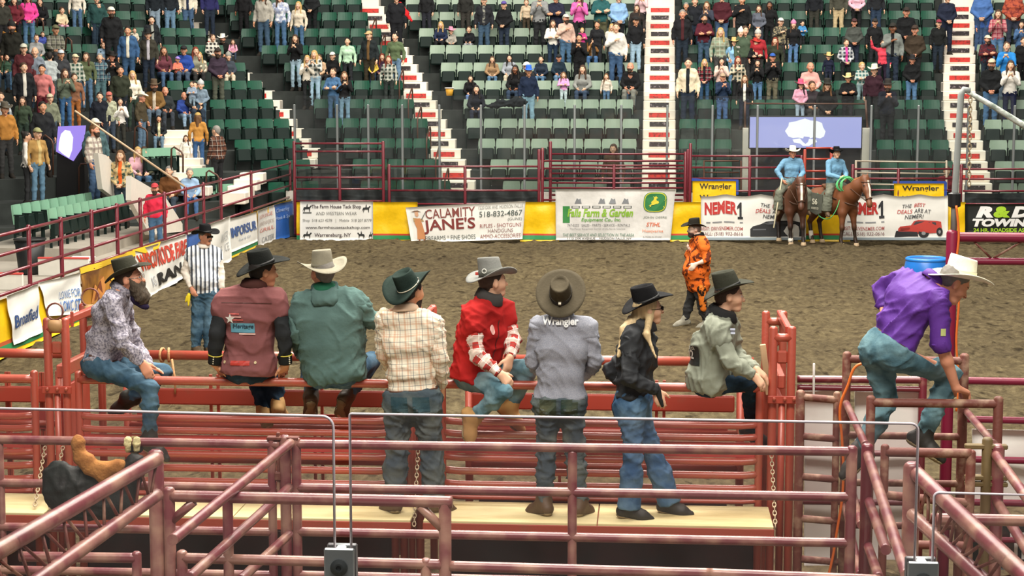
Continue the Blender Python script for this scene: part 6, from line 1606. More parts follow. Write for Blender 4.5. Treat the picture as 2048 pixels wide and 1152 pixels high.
collar(p, rig, M_CHK); short_hair(p, rig, HAIR['dark']); pockets(o['pants'], rig, denim_mat('2f4852', '4d6060'))
V, F = surfnet([('c', rig.J['head'] + rig.hf[1] * .05 - rig.hf[2] * .07, rig.J['head'] + rig.hf[1] * .06 - rig.hf[2] * .11, .055, .04)], .01, .03); part('beard', np_mesh('beard', V, F, HAIR['dark']), p)
r_, f_, u_ = rig.hf
cowboy_hat(p, rig.J['head'] + u_ * .045 - f_ * .03, frame(25, 30, 10), FELT['23302b'], M_BAND_L, brim=.115, curl=.075, hc=.125, crease=.035, band_h=.008)
# ---- 5 man in the red vest
J = JJ(Y, pel=(948, 746, .02), chest=(966, 664, .0), neck=(978, 598, .0), head=(986, 563, .02), shR=(946, 630, -.17), shL=(1006, 624, .12), elR=(954, 712, -.27), wrR=(1000, 748, -.32), elL=(1026, 676, .05), wrL=(1020, 714, -.12),
       hipR=(952, 757, -.07), hipL=(966, 755, .13), knR=(1006, 783, -.32), anR=(946, 836, -.20), toR=(952, 880, -.24), knL=(1061, 732, .05), anL=(1020, 815, .12), toL=(1050, 846, .08))
rig = Rig(J, frame(62, 4), girth=1.08, hands={'R': (v3(.7, .1, -.7), (-.3, .8, -.5), .7), 'L': (v3(-.2, -.2, -.9), (-.6, .6, 0), .4)})
p = add_body('person', 'man in red vest and plaid sleeves with grey hat sitting on the rail, looking away', rig, 'p')
M_PLD = plaid_mat('plaid_red_grey', 'a8352f', [('z', .10, .42, .2, 'd9cfc2', .8), ('x', .09, .38, .1, 'c9c0b4', .6), ('z', .10, .05, .75, 'f0ece4', .9), ('x', .09, .05, .75, 'f0ece4', .8), ('z', .10, .08, .45, '5a4a4c', .5)])
o = dress(p, rig, cloth_mat('a3201f'), DENIM['pale'], hem=-.05, top_grow=.026, sleeve_mat=M_PLD, amp=.012, seed=27, top_name='vest', boots=M_BOOT_T, sleeve_rad=1.15, pant_amp=.007)
collar(p, rig, mat('collar_charcoal', '3a3836', .9, noise=.2), .078, .065); short_hair(p, rig, HAIR['brown'])
T = o['top']; c0 = J['chest'] + rig.f * .1
d = -rig.f
sub_decal('zipper', T, grid_poly(.008, .30, 1, 12), J['chest'] + rig.f * .1 + rig.r * .0 - up * .02, rig.r, rig.up, d, mat('zip_dark', '3a1414', .4), .004)
sub_decal('emblem', T, ([(.026 * math.cos(t), .036 * math.sin(t)) for t in np.linspace(0, 5.9, 14)], [tuple(range(14))]), J['chest'] + rig.f * .1 + rig.r * .07 + rig.up * .06, rig.r, rig.up, d, ink('d8a49c'), .006)
r_, f_, u_ = rig.hf
hfr = frame(48, 6, 9)
h_ = cowboy_hat(p, rig.J['head'] + u_ * .05 - f_ * .01, hfr, FELT['7f807c'], mat('hatband_grey', '55564f', .7), brim=.112, curl=.05, hc=.14, crease=.02, band_h=.045, taper=.9)
hb = v3(*(rig.J['head'] + u_ * .05 - f_ * .01))
lb = part('hat_patch', MB().box(hb + hfr[2] * .028 - hfr[1] * .07 - hfr[0] * .074 * .6, (.075, .012, .022), Matrix(np.stack([nrm(hfr[0] * .8 - hfr[1] * -.55), nrm(hfr[1]), hfr[2]], 1).tolist()) if False else Matrix.Rotation(R(10), 3, 'Z')).mesh('hat_patch', mat('patch_red', 'c0473c', .6)), p)
part('hat_patch', MB().torus(hb + hfr[2] * .045 - hfr[1] * .092 + hfr[0] * .045, .016, .004, Matrix.Rotation(R(80), 3, 'X'), 16, 6).mesh('hat_patch', ink('c8c8c0')), p)
# ---- 6 man in the grey-blue long-sleeved shirt
J = JJ(Y4, pel=(1119, 797, .0), chest=(1124, 700, .0), neck=(1123, 632, .0), head=(1122, 597, .03), shR=(1175, 656, .0), shL=(1078, 654, .0), elR=(1189, 722, .02), wrR=(1168, 752, .28), elL=(1068, 720, .02), wrL=(1090, 750, .28),
       hipR=(1143, 806, .0), hipL=(1094, 806, .0), knR=(1150, 906, .05), anR=(1160, 1006, -.02), toR=(1174, 1034, .1), knL=(1094, 906, .05), anL=(1087, 1006, -.02), toL=(1066, 1034, .08))
for q in 'LR': J['an' + q][2] = .885; J['to' + q][2] = .855
rig = Rig(J, frame(0, 22), k=1.03)
p = add_body('person', 'man in grey-blue lettered shirt, brown hat tipped far back, standing on the catwalk', rig, 'p')
M_GSH = mottle_mat('shirt_grey_blue', '9a9ca6', '8a8d99', 150, lo=.45, hi=.55)
o = dress(p, rig, M_GSH, DENIM['dirty'], hem=.0, waist=.02, amp=.010, seed=33, boots=M_BOOT_B, leg_rad=1.08, flare=.25, pant_amp=.014, sleeve_rad=1.2)
collar(p, rig, M_GSH); short_hair(p, rig, HAIR['dark']); T = o['top']; pockets(o['pants'], rig, denim_mat('34443f', '5a5c46'), dz=-.05)
sub_decal('lettering', T, text_poly('Wrangler', .27, .075, .035), at_Y(1122, 641, Y4), UX, UZ, DY, ink('eef0f0'), .016)
hfr = frame(2, 52)
h_ = cowboy_hat(p, rig.J['head'] + rig.hf[2] * .055 - rig.hf[1] * .015, hfr, FELT['4d4638'], mat('hatband_brown', '2a241c', .6), brim=.115, curl=.02, hc=.14, crease=.02, dip=.0, taper=.84)
hb = rig.J['head'] + rig.hf[2] * .055 - rig.hf[1] * .015
part('hat_buckle', MB().box(hb + hfr[2] * .03 - hfr[1] * .105, (.02, .012, .03), Matrix.Rotation(R(-40), 3, 'X')).mesh('hat_buckle', mat('buckle_pale', 'd8d0bc', .4)), p)
# ---- 7 woman in the black jacket
J = JJ(Y4, pel=(1267, 806, .0), chest=(1272, 712, .0), neck=(1283, 650, .0), head=(1297, 617, .0), shR=(1263, 680, -.15), shL=(1287, 682, .15), elR=(1258, 756, -.24), wrR=(1312, 780, -.17), elL=(1222, 742, .28), wrL=(1262, 772, .22),
       hipR=(1263, 814, -.08), hipL=(1272, 814, .08), knR=(1266, 915, -.08), anR=(1258, 1012, -.1), toR=(1303, 1036, -.1), knL=(1310, 918, .08), anL=(1338, 1006, .08), toL=(1384, 1028, .05))
for q in 'LR': J['an' + q][2] = .885; J['to' + q][2] = .85
rig = Rig(J, frame(76, 2), k=.95, fem=True, hk=.96, hands={'R': (v3(.35, 0, -.95), (0, 1, 0), .25)})
p = add_body('person', 'long-haired blonde woman in black jacket and black hat standing on the catwalk', rig, 'p')
M_JK = mat('jacket_black', '23262a', .75, noise=.2, nscale=8, bump=.3, bscale=15)
o = dress(p, rig, M_JK, DENIM['blue'], hem=.045, top_grow=.03, amp=.012, seed=41, top_name='jacket', boots=M_BOOT_K, leg_rad=1.1, flare=.75, sleeve_rad=1.3, pant_amp=.009)
collar(p, rig, M_JK, .085, .05); T = o['top']; pockets(o['pants'], rig, DENIM['blue'], .12, .13, .075, -.03)
r_, f_, u_ = rig.hf; c = rig.J['head']
V, F = surfnet([('e', c + u_ * .02 - f_ * .02, (.088, .1, .1), np.stack([r_, f_, u_], 1)), ('c', c - f_ * .06 - u_ * .03, v3(*at_Y(1252, 660, Y4 - .10)), .05, .045), ('c', v3(*at_Y(1252, 660, Y4 - .10)), v3(*at_Y(1237, 712, Y4 - .2)), .04, .016), ('c', c - f_ * .01 - u_ * .06 + r_ * .07, v3(*at_Y(1293, 668, Y4 - .2)), .03, .024), ('c', v3(*at_Y(1293, 668, Y4 - .2)), v3(*at_Y(1312, 716, Y4 - .27)), .022, .008)], .010, .03, 0, [], [('e', c + f_ * .085 - u_ * .02, (.07, .075, .1), np.stack([r_, f_, u_], 1))])
part('hair', np_mesh('hair', folds(V, F, .004, 12, .02, .1), F, HAIR['blonde']), p)
part('sunglasses', MB().box(c + f_ * .098 + u_ * .002, (.11, .012, .034), Matrix(np.stack([r_, f_, u_], 1).tolist()), bev=.006).tube([c + f_ * .095 + r_ * .055, c + r_ * .084], .003, 5).mesh('sunglasses', mat('lens_dark', '1a1414', .2)), p)
sub_decal('lettering', T, ([(.026 * math.cos(t) * (1 if i < 16 else .72), .026 * math.sin(t) * (1 if i < 16 else .72)) for i, t in enumerate(list(np.linspace(0, 6.283, 16)) + list(np.linspace(0, 6.283, 16)))], [(i, i + 1, i + 17, i + 16) for i in range(15)]), at_Y(1232, 733, Y4), v3(.8, .5, 0), UZ, v3(.5, 1, 0), ink('d8dad8'), .006)
sub_decal('lettering', T, text_poly('RODEO', .09, .025, .01), at_Y(1238, 743, Y4), v3(.8, .5, 0), UZ, v3(.5, 1, 0), ink('d8dad8'), .006)
V, F = surfnet([('c', v3(*at_Y(1314, 778, Y4 - .18)), v3(*at_Y(1325, 812, Y4 - .18)), .028, .012), ('c', v3(*at_Y(1312, 778, Y4 - .16)), v3(*at_Y(1316, 795, Y4 - .16)), .026, .012)], .009, .02)
part('glove', np_mesh('glove', V, F, mat('glove_black', '18191a', .7)), p)
cowboy_hat(p, c + u_ * .055 - f_ * .012, frame(74, 20), FELT['171719'], M_BAND_K, brim=.105, curl=.04, hc=.125, crease=.035)
# ---- 8 youth in the grey-green jacket
J = JJ(Y, pel=(1420, 758, .02), chest=(1427, 690, .02), neck=(1443, 632, .02), head=(1459, 591, .02), shR=(1432, 660, -.16), shL=(1452, 660, .2), elR=(1458, 722, -.25), wrR=(1508, 752, -.24), elL=(1476, 720, .2), wrL=(1512, 738, -.02),
       hipR=(1424, 768, -.08), hipL=(1430, 766, .12), knR=(1500, 764, -.02), anR=(1505, 862, .42), toR=(1530, 880, .42), knL=(1505, 760, .32), anL=(1505, 860, .48), toL=(1530, 878, .48))
rig = Rig(J, frame(84, -2), k=.98, hands={'R': (v3(.75, .1, -.8), (-.4, .6, -.7), .5), 'L': (v3(.75, -.1, -.6), (-.4, .2, -.8), .4)})
p = add_body('person', 'youth in grey-green numbered jacket and dark hat sitting at the right end of the rail', rig, 'p')
M_GJ = mat('jacket_grey_green', '878c7c', .75, noise=.1, nscale=6, bump=.3, bscale=14)
o = dress(p, rig, M_GJ, DENIM['dark'], hem=-.10, top_grow=.034, amp=.014, seed=50, wl=.11, top_name='jacket', boots=M_BOOT_K, sleeve_rad=1.28)
T = o['top']; collar(p, rig, mat('hood_black', '1d1e1f', .95), .086, .06)
V, F = surfnet([('c', J['neck'] - rig.f * .06 - rig.r * .06, J['neck'] - rig.f * .06 + rig.r * .06, .05, .05), ('c', J['neck'] + rig.f * .06 - rig.r * .03 - rig.up * .01, J['neck'] + rig.f * .09 - rig.up * .05, .035, .025)], .011, .04)
part('hood', np_mesh('hood', folds(V, F, .008, 3, .05), F, mat('hood_black', '1d1e1f', .95)), p); short_hair(p, rig, HAIR['brown'])
bd = v3(.85, .55, 0); bu = v3(.55, -.85, 0)
sub_decal('number_patch', T, grid_poly(.20, .15, 6, 5), at_Y(1397, 708, Y - .05), bu, UZ, bd, ink('262a28'), .005)
sub_decal('lettering', T, text_poly('22', .085, .07, .03), at_Y(1399, 706, Y - .05), bu, UZ, bd, ink('e6e6de'), .010); sub_decal('lettering', T, text_poly('Resistol', .13, .035, .01), at_Y(1397, 692, Y - .05), bu, UZ, bd, ink('c9ccc0'), .010)
sub_decal('emblem', o['sleeveR'], grid_poly(.07, .045, 4, 3), at_Y(1462, 666, Y - .3), UX, UZ, DY, ink('b9bfd0'), .005)
r_, f_, u_ = rig.hf
cowboy_hat(p, rig.J['head'] + u_ * .058 - f_ * .014, frame(84, 20), FELT['37382f'], M_BAND_K, brim=.105, curl=.035, hc=.135, crease=.03)
# ---- 9 man in the purple shirt climbing over the pen
Y9 = 12.65
J = JJ(Y9, pel=(1776, 698, .0), chest=(1822, 606, .0), neck=(1868, 562, .0), head=(1908, 566, -.02), shR=(1876, 600, -.19), shL=(1806, 560, .17), elR=(1882, 686, -.2), wrR=(1912, 776, -.12), elL=(1764, 576, .3), wrL=(1768, 618, .18),
       hipR=(1796, 712, -.09), hipL=(1756, 706, .09), knR=(1900, 748, .12), anR=(1846, 872, .05), toR=(1884, 898, .0), knL=(1772, 805, .10), anL=(1718, 905, -.05), toL=(1682, 932, -.12))
rig = Rig(J, frame(78, -34), girth=1.06, k=1.04, hk=1.08, hands={'R': (v3(.75, .55, -.35), (.1, .1, -1), .85, 1.08)}); rig.bare = {'R': .94}
p = add_body('person', 'man in purple shirt and cream straw hat climbing over the pen rails', rig, 'r')
M_PUR = mat('shirt_purple', '5a2a8e', .7, noise=.12, nscale=6, bump=.3, bscale=14)
M_PJ = denim_mat('4a6a76', '7d9ea4')
o = dress(p, rig, M_PUR, M_PJ, hem=.05, amp=.016, seed=61, wl=.12, belt=M_LEATHER, boots=M_BOOT_K, sleeve_rad=1.25, cuff=.30, cuffs='R', leg_rad=1.1, waist=.085)
collar(p, rig, M_PUR)
dR = nrm(J['wrR'] - J['elR'])
garment('cuff', [('c', J['elR'] - dR * .03, J['elR'] + dR * .03, .062, .062)], M_PUR, p, .011, .008, [(J['elR'] + dR * .035, dR), (J['elR'] - dR * .03, -dR)], .005, 3, .04)
short_hair(p, rig, HAIR['grey'])
sub_decal('emblem', o['sleeveR'], grid_poly(.035, .05, 2, 3), at_Y(1888, 666, Y9 - .3), UX, UZ, DY, ink('b8c07a'), .005)
r_, f_, u_ = rig.hf
M_STRAW = mat('straw_cream', 'f3efd8', .7, noise=.06, nscale=50, bump=.3, bscale=120)
cowboy_hat(p, rig.J['head'] + u_ * .062 + f_ * .012, frame(80, -10, 0), M_STRAW, mat('hatband_cream', 'e2dcb4', .7), a=.09, b=.108, brim=.135, curl=.035, hc=.14, crease=.02, taper=.9, band_h=.04)
# ---- 10 judge in the striped vest
Yv = 25.9
J = JJ(Yv, pel=(409, 586, .0), chest=(409, 530, .0), neck=(408, 491, .0), head=(411, 473, -.03), shR=(382, 505, -.05), shL=(434, 507, .06), elR=(370, 543, -.02), wrR=(383, 575, -.12), elL=(441, 545, .06), wrL=(443, 578, .0),
       hipR=(398, 590, .0), hipL=(421, 590, .0), knR=(394, 648, -.02), anR=(392, 702, .02), toR=(402, 712, -.15), knL=(419, 648, -.02), anL=(417, 700, .02), toL=(426, 709, -.15))
for q, z in (('R', .0), ('L', .0)): J['an' + q][2] = .085; J['to' + q][2] = .05
rig = Rig(J, frame(125, -2), girth=1.1, k=1.06, hands={'R': (v3(.4, -.2, -.9), (.3, .9, 0), .45)})
p = add_body('person', 'man in black and white striped vest and black hat standing in the dirt', rig, 'r', .013)
M_STR = plaid_mat('stripe_black_white', 'eef0f2', [('x', .062, .40, .2, '2a3444', .95), ('x', .062, .12, .75, '7d92b0', .6)])
o = dress(p, rig, M_STR, DENIM['mid'], hem=.0, top_grow=.02, sleeve_mat=cloth_mat('d9d0c4'), amp=.006, seed=70, top_name='vest', boots=M_BOOT_B, h=.015, leg_rad=1.12, flare=.25)
collar(p, rig, cloth_mat('d9d0c4')); short_hair(p, rig, HAIR['grey'])
r_, f_, u_ = rig.hf; c = rig.J['head']
part('moustache', MB().tube([c + f_ * .103 - r_ * .03 - u_ * .058, c + f_ * .112 - u_ * .048, c + f_ * .103 + r_ * .03 - u_ * .058], [.006, .011, .006], 8).mesh('moustache', HAIR['grey'], True), p)
part('sunglasses', MB().box(c + f_ * .10 + u_ * .002, (.12, .014, .032), Matrix(np.stack([r_, f_, u_], 1).tolist()), bev=.006).mesh('sunglasses', mat('lens_dark', '1a1414', .2)), p)
V, F = surfnet([('c', v3(*at_Y(378, 590, Yv - .1)), v3(*at_Y(377, 612, Yv - .1)), .03, .012), ('c', v3(*at_Y(374, 594, Yv - .1)), v3(*at_Y(371, 604, Yv - .1)), .02, .012)], .012, .02)
part('flag', np_mesh('flag', V, F, mat('flag_yellow', 'ecd32a', .8)), p)
cowboy_hat(p, c + u_ * .058, frame(118, 3), FELT['171719'], M_BAND_K, brim=.12, curl=.05, hc=.125)
# ---- 11 clown in the orange shirt
Yc = 29.3
J = JJ(Yc, pel=(1395, 567, .0), chest=(1397, 512, .0), neck=(1397, 472, .0), head=(1388, 458, .0), shR=(1390, 488, .22), shL=(1406, 488, -.22), elR=(1378, 512, .28), wrR=(1381, 500, -.02), elL=(1414, 520, -.3), wrL=(1392, 528, -.3),
       hipR=(1391, 573, .1), hipL=(1399, 573, -.1), knR=(1379, 606, .12), anR=(1370, 640, .1), toR=(1346, 648, .06), knL=(1404, 610, -.1), anL=(1414, 640, -.1), toL=(1398, 650, -.12))
for q in 'LR': J['an' + q][2] = .085; J['to' + q][2] = .05
rig = Rig(J, frame(-104, -3), girth=1.3, k=1.0, hands={'L': (v3(-.7, -.1, -.7), (0, .8, -.2), .4), 'R': (v3(-.4, -.6, .3), (.7, .5, 0), .8)})
p = add_body('person', 'painted-face clown in orange blotched shirt and black hat walking across the dirt', rig, 'w', .014)
M_ORG = mottle_mat('camo_orange', 'dd6a22', '5a2410', 11, lo=.53, hi=.59)
o = dress(p, rig, M_ORG, mat('trousers_black', '1f1f20', .9, noise=.2), hem=-.16, top_grow=.03, amp=.012, seed=80, wl=.14, pant_name='trousers', boots=mat('shoe_grey', '8a8678', .8, noise=.2), h=.016, sleeve_rad=1.35, cuff=.12, leg_rad=1.25)
garment('leg_panel', [('c', J['hipL'] + v3(.03, -.11, -.02), J['knL'] + v3(.02, -.08, -.05), .075, .05)], mottle_mat('flame_orange', 'e07a28', '231408', 14, lo=.5, hi=.56), p, .016, .004, [], .004, 3)
r_, f_, u_ = rig.hf; c = rig.J['head']
V, F = surfnet([('c', c + f_ * .05 - u_ * .075, c + f_ * .062 - u_ * .10, .058, .042)], .012, .03); part('beard', np_mesh('beard', V, F, mat('facepaint_dark', '3b2a28', .8)), p)
short_hair(p, rig, HAIR['grey']); collar(p, rig, cloth_mat('1f1f20'))
cowboy_hat(p, c + u_ * .058, frame(-104, 2), FELT['26241e'], M_BAND_K, brim=.115, curl=.045, hc=.12)
# ================================================================ HORSES AND PICK-UP RIDERS
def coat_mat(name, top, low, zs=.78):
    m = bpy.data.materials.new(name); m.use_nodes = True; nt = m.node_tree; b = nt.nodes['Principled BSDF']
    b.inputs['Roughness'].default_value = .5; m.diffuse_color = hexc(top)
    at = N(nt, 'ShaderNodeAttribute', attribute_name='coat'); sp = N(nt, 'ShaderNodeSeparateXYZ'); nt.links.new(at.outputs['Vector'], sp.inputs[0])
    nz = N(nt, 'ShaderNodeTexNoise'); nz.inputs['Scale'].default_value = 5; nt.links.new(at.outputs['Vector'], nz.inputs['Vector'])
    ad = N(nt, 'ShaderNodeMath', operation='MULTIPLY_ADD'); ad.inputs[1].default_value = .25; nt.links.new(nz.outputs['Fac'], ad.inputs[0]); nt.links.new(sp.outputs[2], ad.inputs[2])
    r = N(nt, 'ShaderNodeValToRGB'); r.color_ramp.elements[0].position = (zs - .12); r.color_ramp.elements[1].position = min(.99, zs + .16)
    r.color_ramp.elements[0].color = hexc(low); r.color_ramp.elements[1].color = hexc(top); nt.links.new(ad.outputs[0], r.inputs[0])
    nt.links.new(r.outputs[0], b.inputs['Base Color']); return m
M_HOOF = mat('hoof_horn', 'b09878', .6, noise=.2); M_MANE = mat('mane_dark', '2a1c14', .7, noise=.2, nscale=30); M_SOCK = mat('hair_white', 'ddd6c8', .8); M_TACK = mat('tack_leather', '4a3020', .6); M_SADDLE = mat('saddle_leather', '6a4226', .5, noise=.15)
def horse(label, base, yaw, coat, neck, poll, muz, lean=0.0, mane=M_MANE, ear=.0, legs=None, blaze=True, S=1.0):
    y = R(yaw); F = v3(math.sin(y), math.cos(y), 0); Rr = v3(math.cos(y), -math.sin(y), 0); U = v3(0, 0, 1); B = np.array(base, float)
    W = lambda p: B + S * (Rr * p[0] + F * p[1] + U * p[2])
    A3 = np.stack([Rr, F, U], 1)
    C = lambda a, b, ra, rb, k=.07: ('c', W(a), W(b), ra * S, rb * S, k)
    P = [C((0, .42, 1.07), (0, 0, 1.04), .255, .285, .12), C((0, 0, 1.04), (0, -.45, 1.10), .285, .25, .12), C((0, -.45, 1.12), (0, -.66, 1.16), .25, .20, .1), C((0, .38, 1.32), (0, -.1, 1.28), .10, .14, .1)]
    legs = legs or {}
    for s in (-1, 1):
        fx, fy = legs.get(('f', s), (0, 0)); hx, hy = legs.get(('h', s), (0, 0))
        P += [C((s * .13, .46, 1.15), (s * .16, .48, .84), .15, .12), C((s * .16, .48, .84), (s * .15 + fx * .5, .50 + fy * .5, .48), .095, .056), C((s * .15 + fx * .5, .50 + fy * .5, .48), (s * .15 + fx * .5, .505 + fy * .5, .44), .058, .058, .03),
              C((s * .15 + fx * .5, .50 + fy * .5, .46), (s * .15 + fx, .50 + fy, .16), .05, .038, .03), C((s * .15 + fx, .50 + fy, .16), (s * .15 + fx, .535 + fy, .07), .046, .045, .03)]
        P += [C((s * .12, -.58, 1.14), (s * .15, -.46, .84), .21, .14, .08), C((s * .15, -.46, .84), (s * .15 + hx, -.76 + hy, .53), .12, .062), C((s * .15 + hx, -.76 + hy, .53), (s * .15 + hx, -.68 + hy, .16), .056, .04, .03), C((s * .15 + hx, -.68 + hy, .16), (s * .15 + hx, -.645 + hy, .07), .046, .045, .03)]
    n0, pl, mz = np.array(neck, float), np.array(poll, float), np.array(muz, float)
    P += [C(n0, pl * .5 + n0 * .5, .22, .165, .1), C(pl * .5 + n0 * .5, pl - (pl - n0) * .08, .165, .115, .08), C((0, .40, 1.26), n0, .2, .2, .1)]
    hd = nrm(mz - pl); hl = np.linalg.norm(mz - pl); fw = nrm(np.cross(v3(1, 0, 0), hd)); fw = fw if fw[1] > -.2 and fw[2] > -.6 else -fw
    P += [C(pl, pl + hd * hl * .45, .095, .088, .05), C(pl + hd * hl * .45, mz - hd * .04, .085, .062, .05), C(pl + hd * .12 - fw * .07, pl + hd * hl * .5 - fw * .035, .085, .06, .05), C(mz - hd * .05, mz, .066, .056, .04), C(mz - hd * .02 - fw * .045, mz - hd * .03 - fw * .04, .04, .04, .04)]
    for s in (-1, 1):
        P += [C(pl + v3(s * .055, 0, .02), pl + v3(s * .085, ear, .15), .034, .010, .02), C(pl + hd * .17 + v3(s * .075, 0, 0) + fw * .03, pl + hd * .19 + v3(s * .078, 0, 0) + fw * .03, .03, .03, .02), C(mz - hd * .03 + v3(s * .035, 0, 0) + fw * .03, mz - hd * .02 + v3(s * .04, 0, 0) + fw * .03, .022, .018, .02)]
    V, Fc = surfnet(P, .021, .06); q = V - B; at = np.stack([q @ Rr, q @ F, q @ U], 1)
    o = bpy.data.objects.new('horse', np_mesh('horse', V - B, Fc, coat, True, {'coat': at / S})); COL.objects.link(o); o.location = Vector(B); tag(o, label, 'horse')
    BV[o.name] = BVHTree.FromPolygons(V.tolist(), Fc.tolist())
    for s in (-1, 1):
        fx, fy = legs.get(('f', s), (0, 0)); hx, hy = legs.get(('h', s), (0, 0))
        for (a, b) in ((s * .15 + fx, .545 + fy), (s * .15 + hx, -.635 + hy)):
            c = W((a, b, 0)); part('hoof', MB().lathe([(.072 * S, 0), (.070 * S, .02), (.052 * S, .085)], c, 14).mesh('hoof', M_HOOF, True), o)
    # mane, forelock, tail
    Vm, Fm = surfnet([C(pl + v3(0, -.02, .06), n0 * .5 + pl * .5 + v3(.05, -.02, .13), .04, .05), C(n0 * .5 + pl * .5 + v3(.05, -.02, .13), v3(.04, .42, 1.36), .05, .05), C(pl + v3(0, .03, .03), pl + hd * .16 + fw * .085, .03, .014)], .018, .05)
    part('mane', np_mesh('mane', folds(Vm, Fm, .012, 3, .06), Fm, mane), o)
    Vm, Fm = surfnet([C((0, -.84, 1.18), (0, -.93, 1.0), .05, .07), C((0, -.93, 1.0), (0, -.90, .45), .075, .04)], .02, .05); part('tail', np_mesh('tail', folds(Vm, Fm, .012, 4, .06), Fm, mane), o)
    ex = [part('eye', MB().lathe([(0, -.02), (.016, -.012), (.02, 0), (.016, .012), (0, .02)], W(pl + hd * .18 + v3(s * .098, 0, 0) + fw * .035), 10).mesh('eye', M_BLACK, True), o) for s in (-1, 1)]
    if blaze:
        d = -(A3 @ fw); pos = W(pl + hd * hl * .42 + fw * .25); Uv = Rr; Wv = -(A3 @ hd)
        sh = ([(.016, .20), (.034, .15), (.03, .05), (.022, -.05), (.020, -.14), (.034, -.2), (-.03, -.2), (-.018, -.14), (-.02, -.05), (-.026, .05), (-.034, .15), (-.016, .20)], [tuple(range(12))])
        g, gf = grid_poly(.055, .42, 3, 12); me = decal('blaze', o, ([(x * S, yv * S) for x, yv in g], gf), pos, Uv, Wv, d, M_SOCK, .006, o); me.matrix_parent_inverse = Matrix.Translation(-Vector(B))
    return o, W, (pl, mz, hd, fw)
def sock(o, W, pts, r): part('sock', MB().tube([W(p) for p in pts], r, 12).mesh('sock', M_SOCK, True), o)
def tack(o, W, h, S=1.0):
    pl, mz, hd, fw = h
    def band(c, rx, ry, tilt, r=.011):
        c = W(c); n = 20; pts = []
        ex = W((1, 0, 0)) - W((0, 0, 0)); ey = (W(tilt) - W((0, 0, 0)))
        for i in range(n + 1): t = 2 * math.pi * i / n; pts.append(c + ex * rx * math.cos(t) + ey * ry * math.sin(t))
        return MB().tube(pts, r, 6, cap=False)
    br = part('bridle', band(mz - hd * .16 + fw * .0, .082, .085, fw).mesh('bridle', M_TACK, True), o)
    x = band(pl + hd * .07 - fw * .02, .112, .13, nrm(fw + hd * .5)); b2 = bpy.data.objects.new('brow_band', x.mesh('brow_band', M_TACK, True)); COL.objects.link(b2); b2.parent = br
    for s in (-1, 1):
        c = bpy.data.objects.new('cheek_strap', MB().tube([W(pl + v3(s * .105, 0, -.02)), W(pl + hd * .25 + v3(s * .098, 0, 0)), W(mz - hd * .16 + v3(s * .08, 0, 0))], .010, 6).mesh('cheek_strap', M_TACK, True)); COL.objects.link(c); c.parent = br
        part('rein', MB().tube([W(mz - hd * .1 + v3(s * .07, 0, 0)), W(pl * .35 + mz * .2 + v3(s * .2, .2, .62)), W(v3(s * .1, .32, 1.42))], .009, 6).mesh('rein', M_TACK, True), o)
    part('breast_collar', MB().tube([W((-.28, .12, 1.2)), W((-.26, .48, 1.12)), W((-.14, .70, 1.04)), W((0, .76, 1.0)), W((.14, .70, 1.04)), W((.26, .48, 1.12)), W((.28, .12, 1.2))], .018, 8).mesh('breast_collar', M_TACK, True), o)
    Vs, Fs = surfnet([('c', W((-.12, .1, 1.36)), W((.12, .1, 1.36)), .06, .06), ('c', W((0, .12, 1.42)), W((0, .16, 1.50)), .045, .03), ('c', W((-.1, -.2, 1.40)), W((.1, -.2, 1.40)), .07, .07), ('c', W((-.14, -.28, 1.44)), W((.14, -.28, 1.44)), .045, .045), ('c', W((0, .1, 1.36)), W((0, -.2, 1.37)), .08, .08), ('c', W((-.24, -.05, 1.25)), W((-.12, -.05, 1.36)), .05, .05), ('c', W((.24, -.05, 1.25)), W((.12, -.05, 1.36)), .05, .05)], .02, .05)
    part('saddle', np_mesh('saddle', Vs, Fs, M_SADDLE), o)
    Vs, Fs = surfnet([('e', W((0, -.08, 1.06)), (.325, .36, .33), np.stack([W((1, 0, 0)) - W((0, 0, 0)), W((0, 1, 0)) - W((0, 0, 0)), v3(0, 0, 1)], 1))], .025, .03, 0, [(W((0, 0, .98)), (0, 0, -1))])
    part('saddle_blanket', np_mesh('saddle_blanket', Vs, Fs, mat('blanket_grey', '5d5f50', .9, noise=.2)), o)
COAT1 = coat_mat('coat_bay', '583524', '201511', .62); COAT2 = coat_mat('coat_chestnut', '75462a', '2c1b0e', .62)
g1 = at_z(1592, 487, 0); y1 = 171
F1 = v3(math.sin(R(y1)), math.cos(R(y1)), 0)
b1 = np.array(g1) - F1 * .54; b1[2] = -.05
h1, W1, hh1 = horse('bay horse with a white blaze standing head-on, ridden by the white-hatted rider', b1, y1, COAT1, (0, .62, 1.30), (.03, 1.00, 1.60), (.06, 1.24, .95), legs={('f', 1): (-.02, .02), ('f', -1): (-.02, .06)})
tack(h1, W1, hh1); sock(h1, W1, [(.13, .535, .08), (.13, .51, .17)], .058); sock(h1, W1, [(-.165, -.68, .1), (-.165, -.70, .36)], .055)
g2 = at_z(1697, 489, 0); y2 = 146
F2 = v3(math.sin(R(y2)), math.cos(R(y2)), 0); b2_ = np.array(g2) - F2 * .54; b2_[2] = -.05
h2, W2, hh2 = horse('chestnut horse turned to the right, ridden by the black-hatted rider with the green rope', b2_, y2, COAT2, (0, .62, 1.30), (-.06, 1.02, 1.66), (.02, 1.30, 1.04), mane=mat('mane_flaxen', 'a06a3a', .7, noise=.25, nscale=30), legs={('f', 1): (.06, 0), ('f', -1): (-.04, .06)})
tack(h2, W2, hh2); sock(h2, W2, [(.15, -.68, .1), (.15, -.71, .30)], .055)
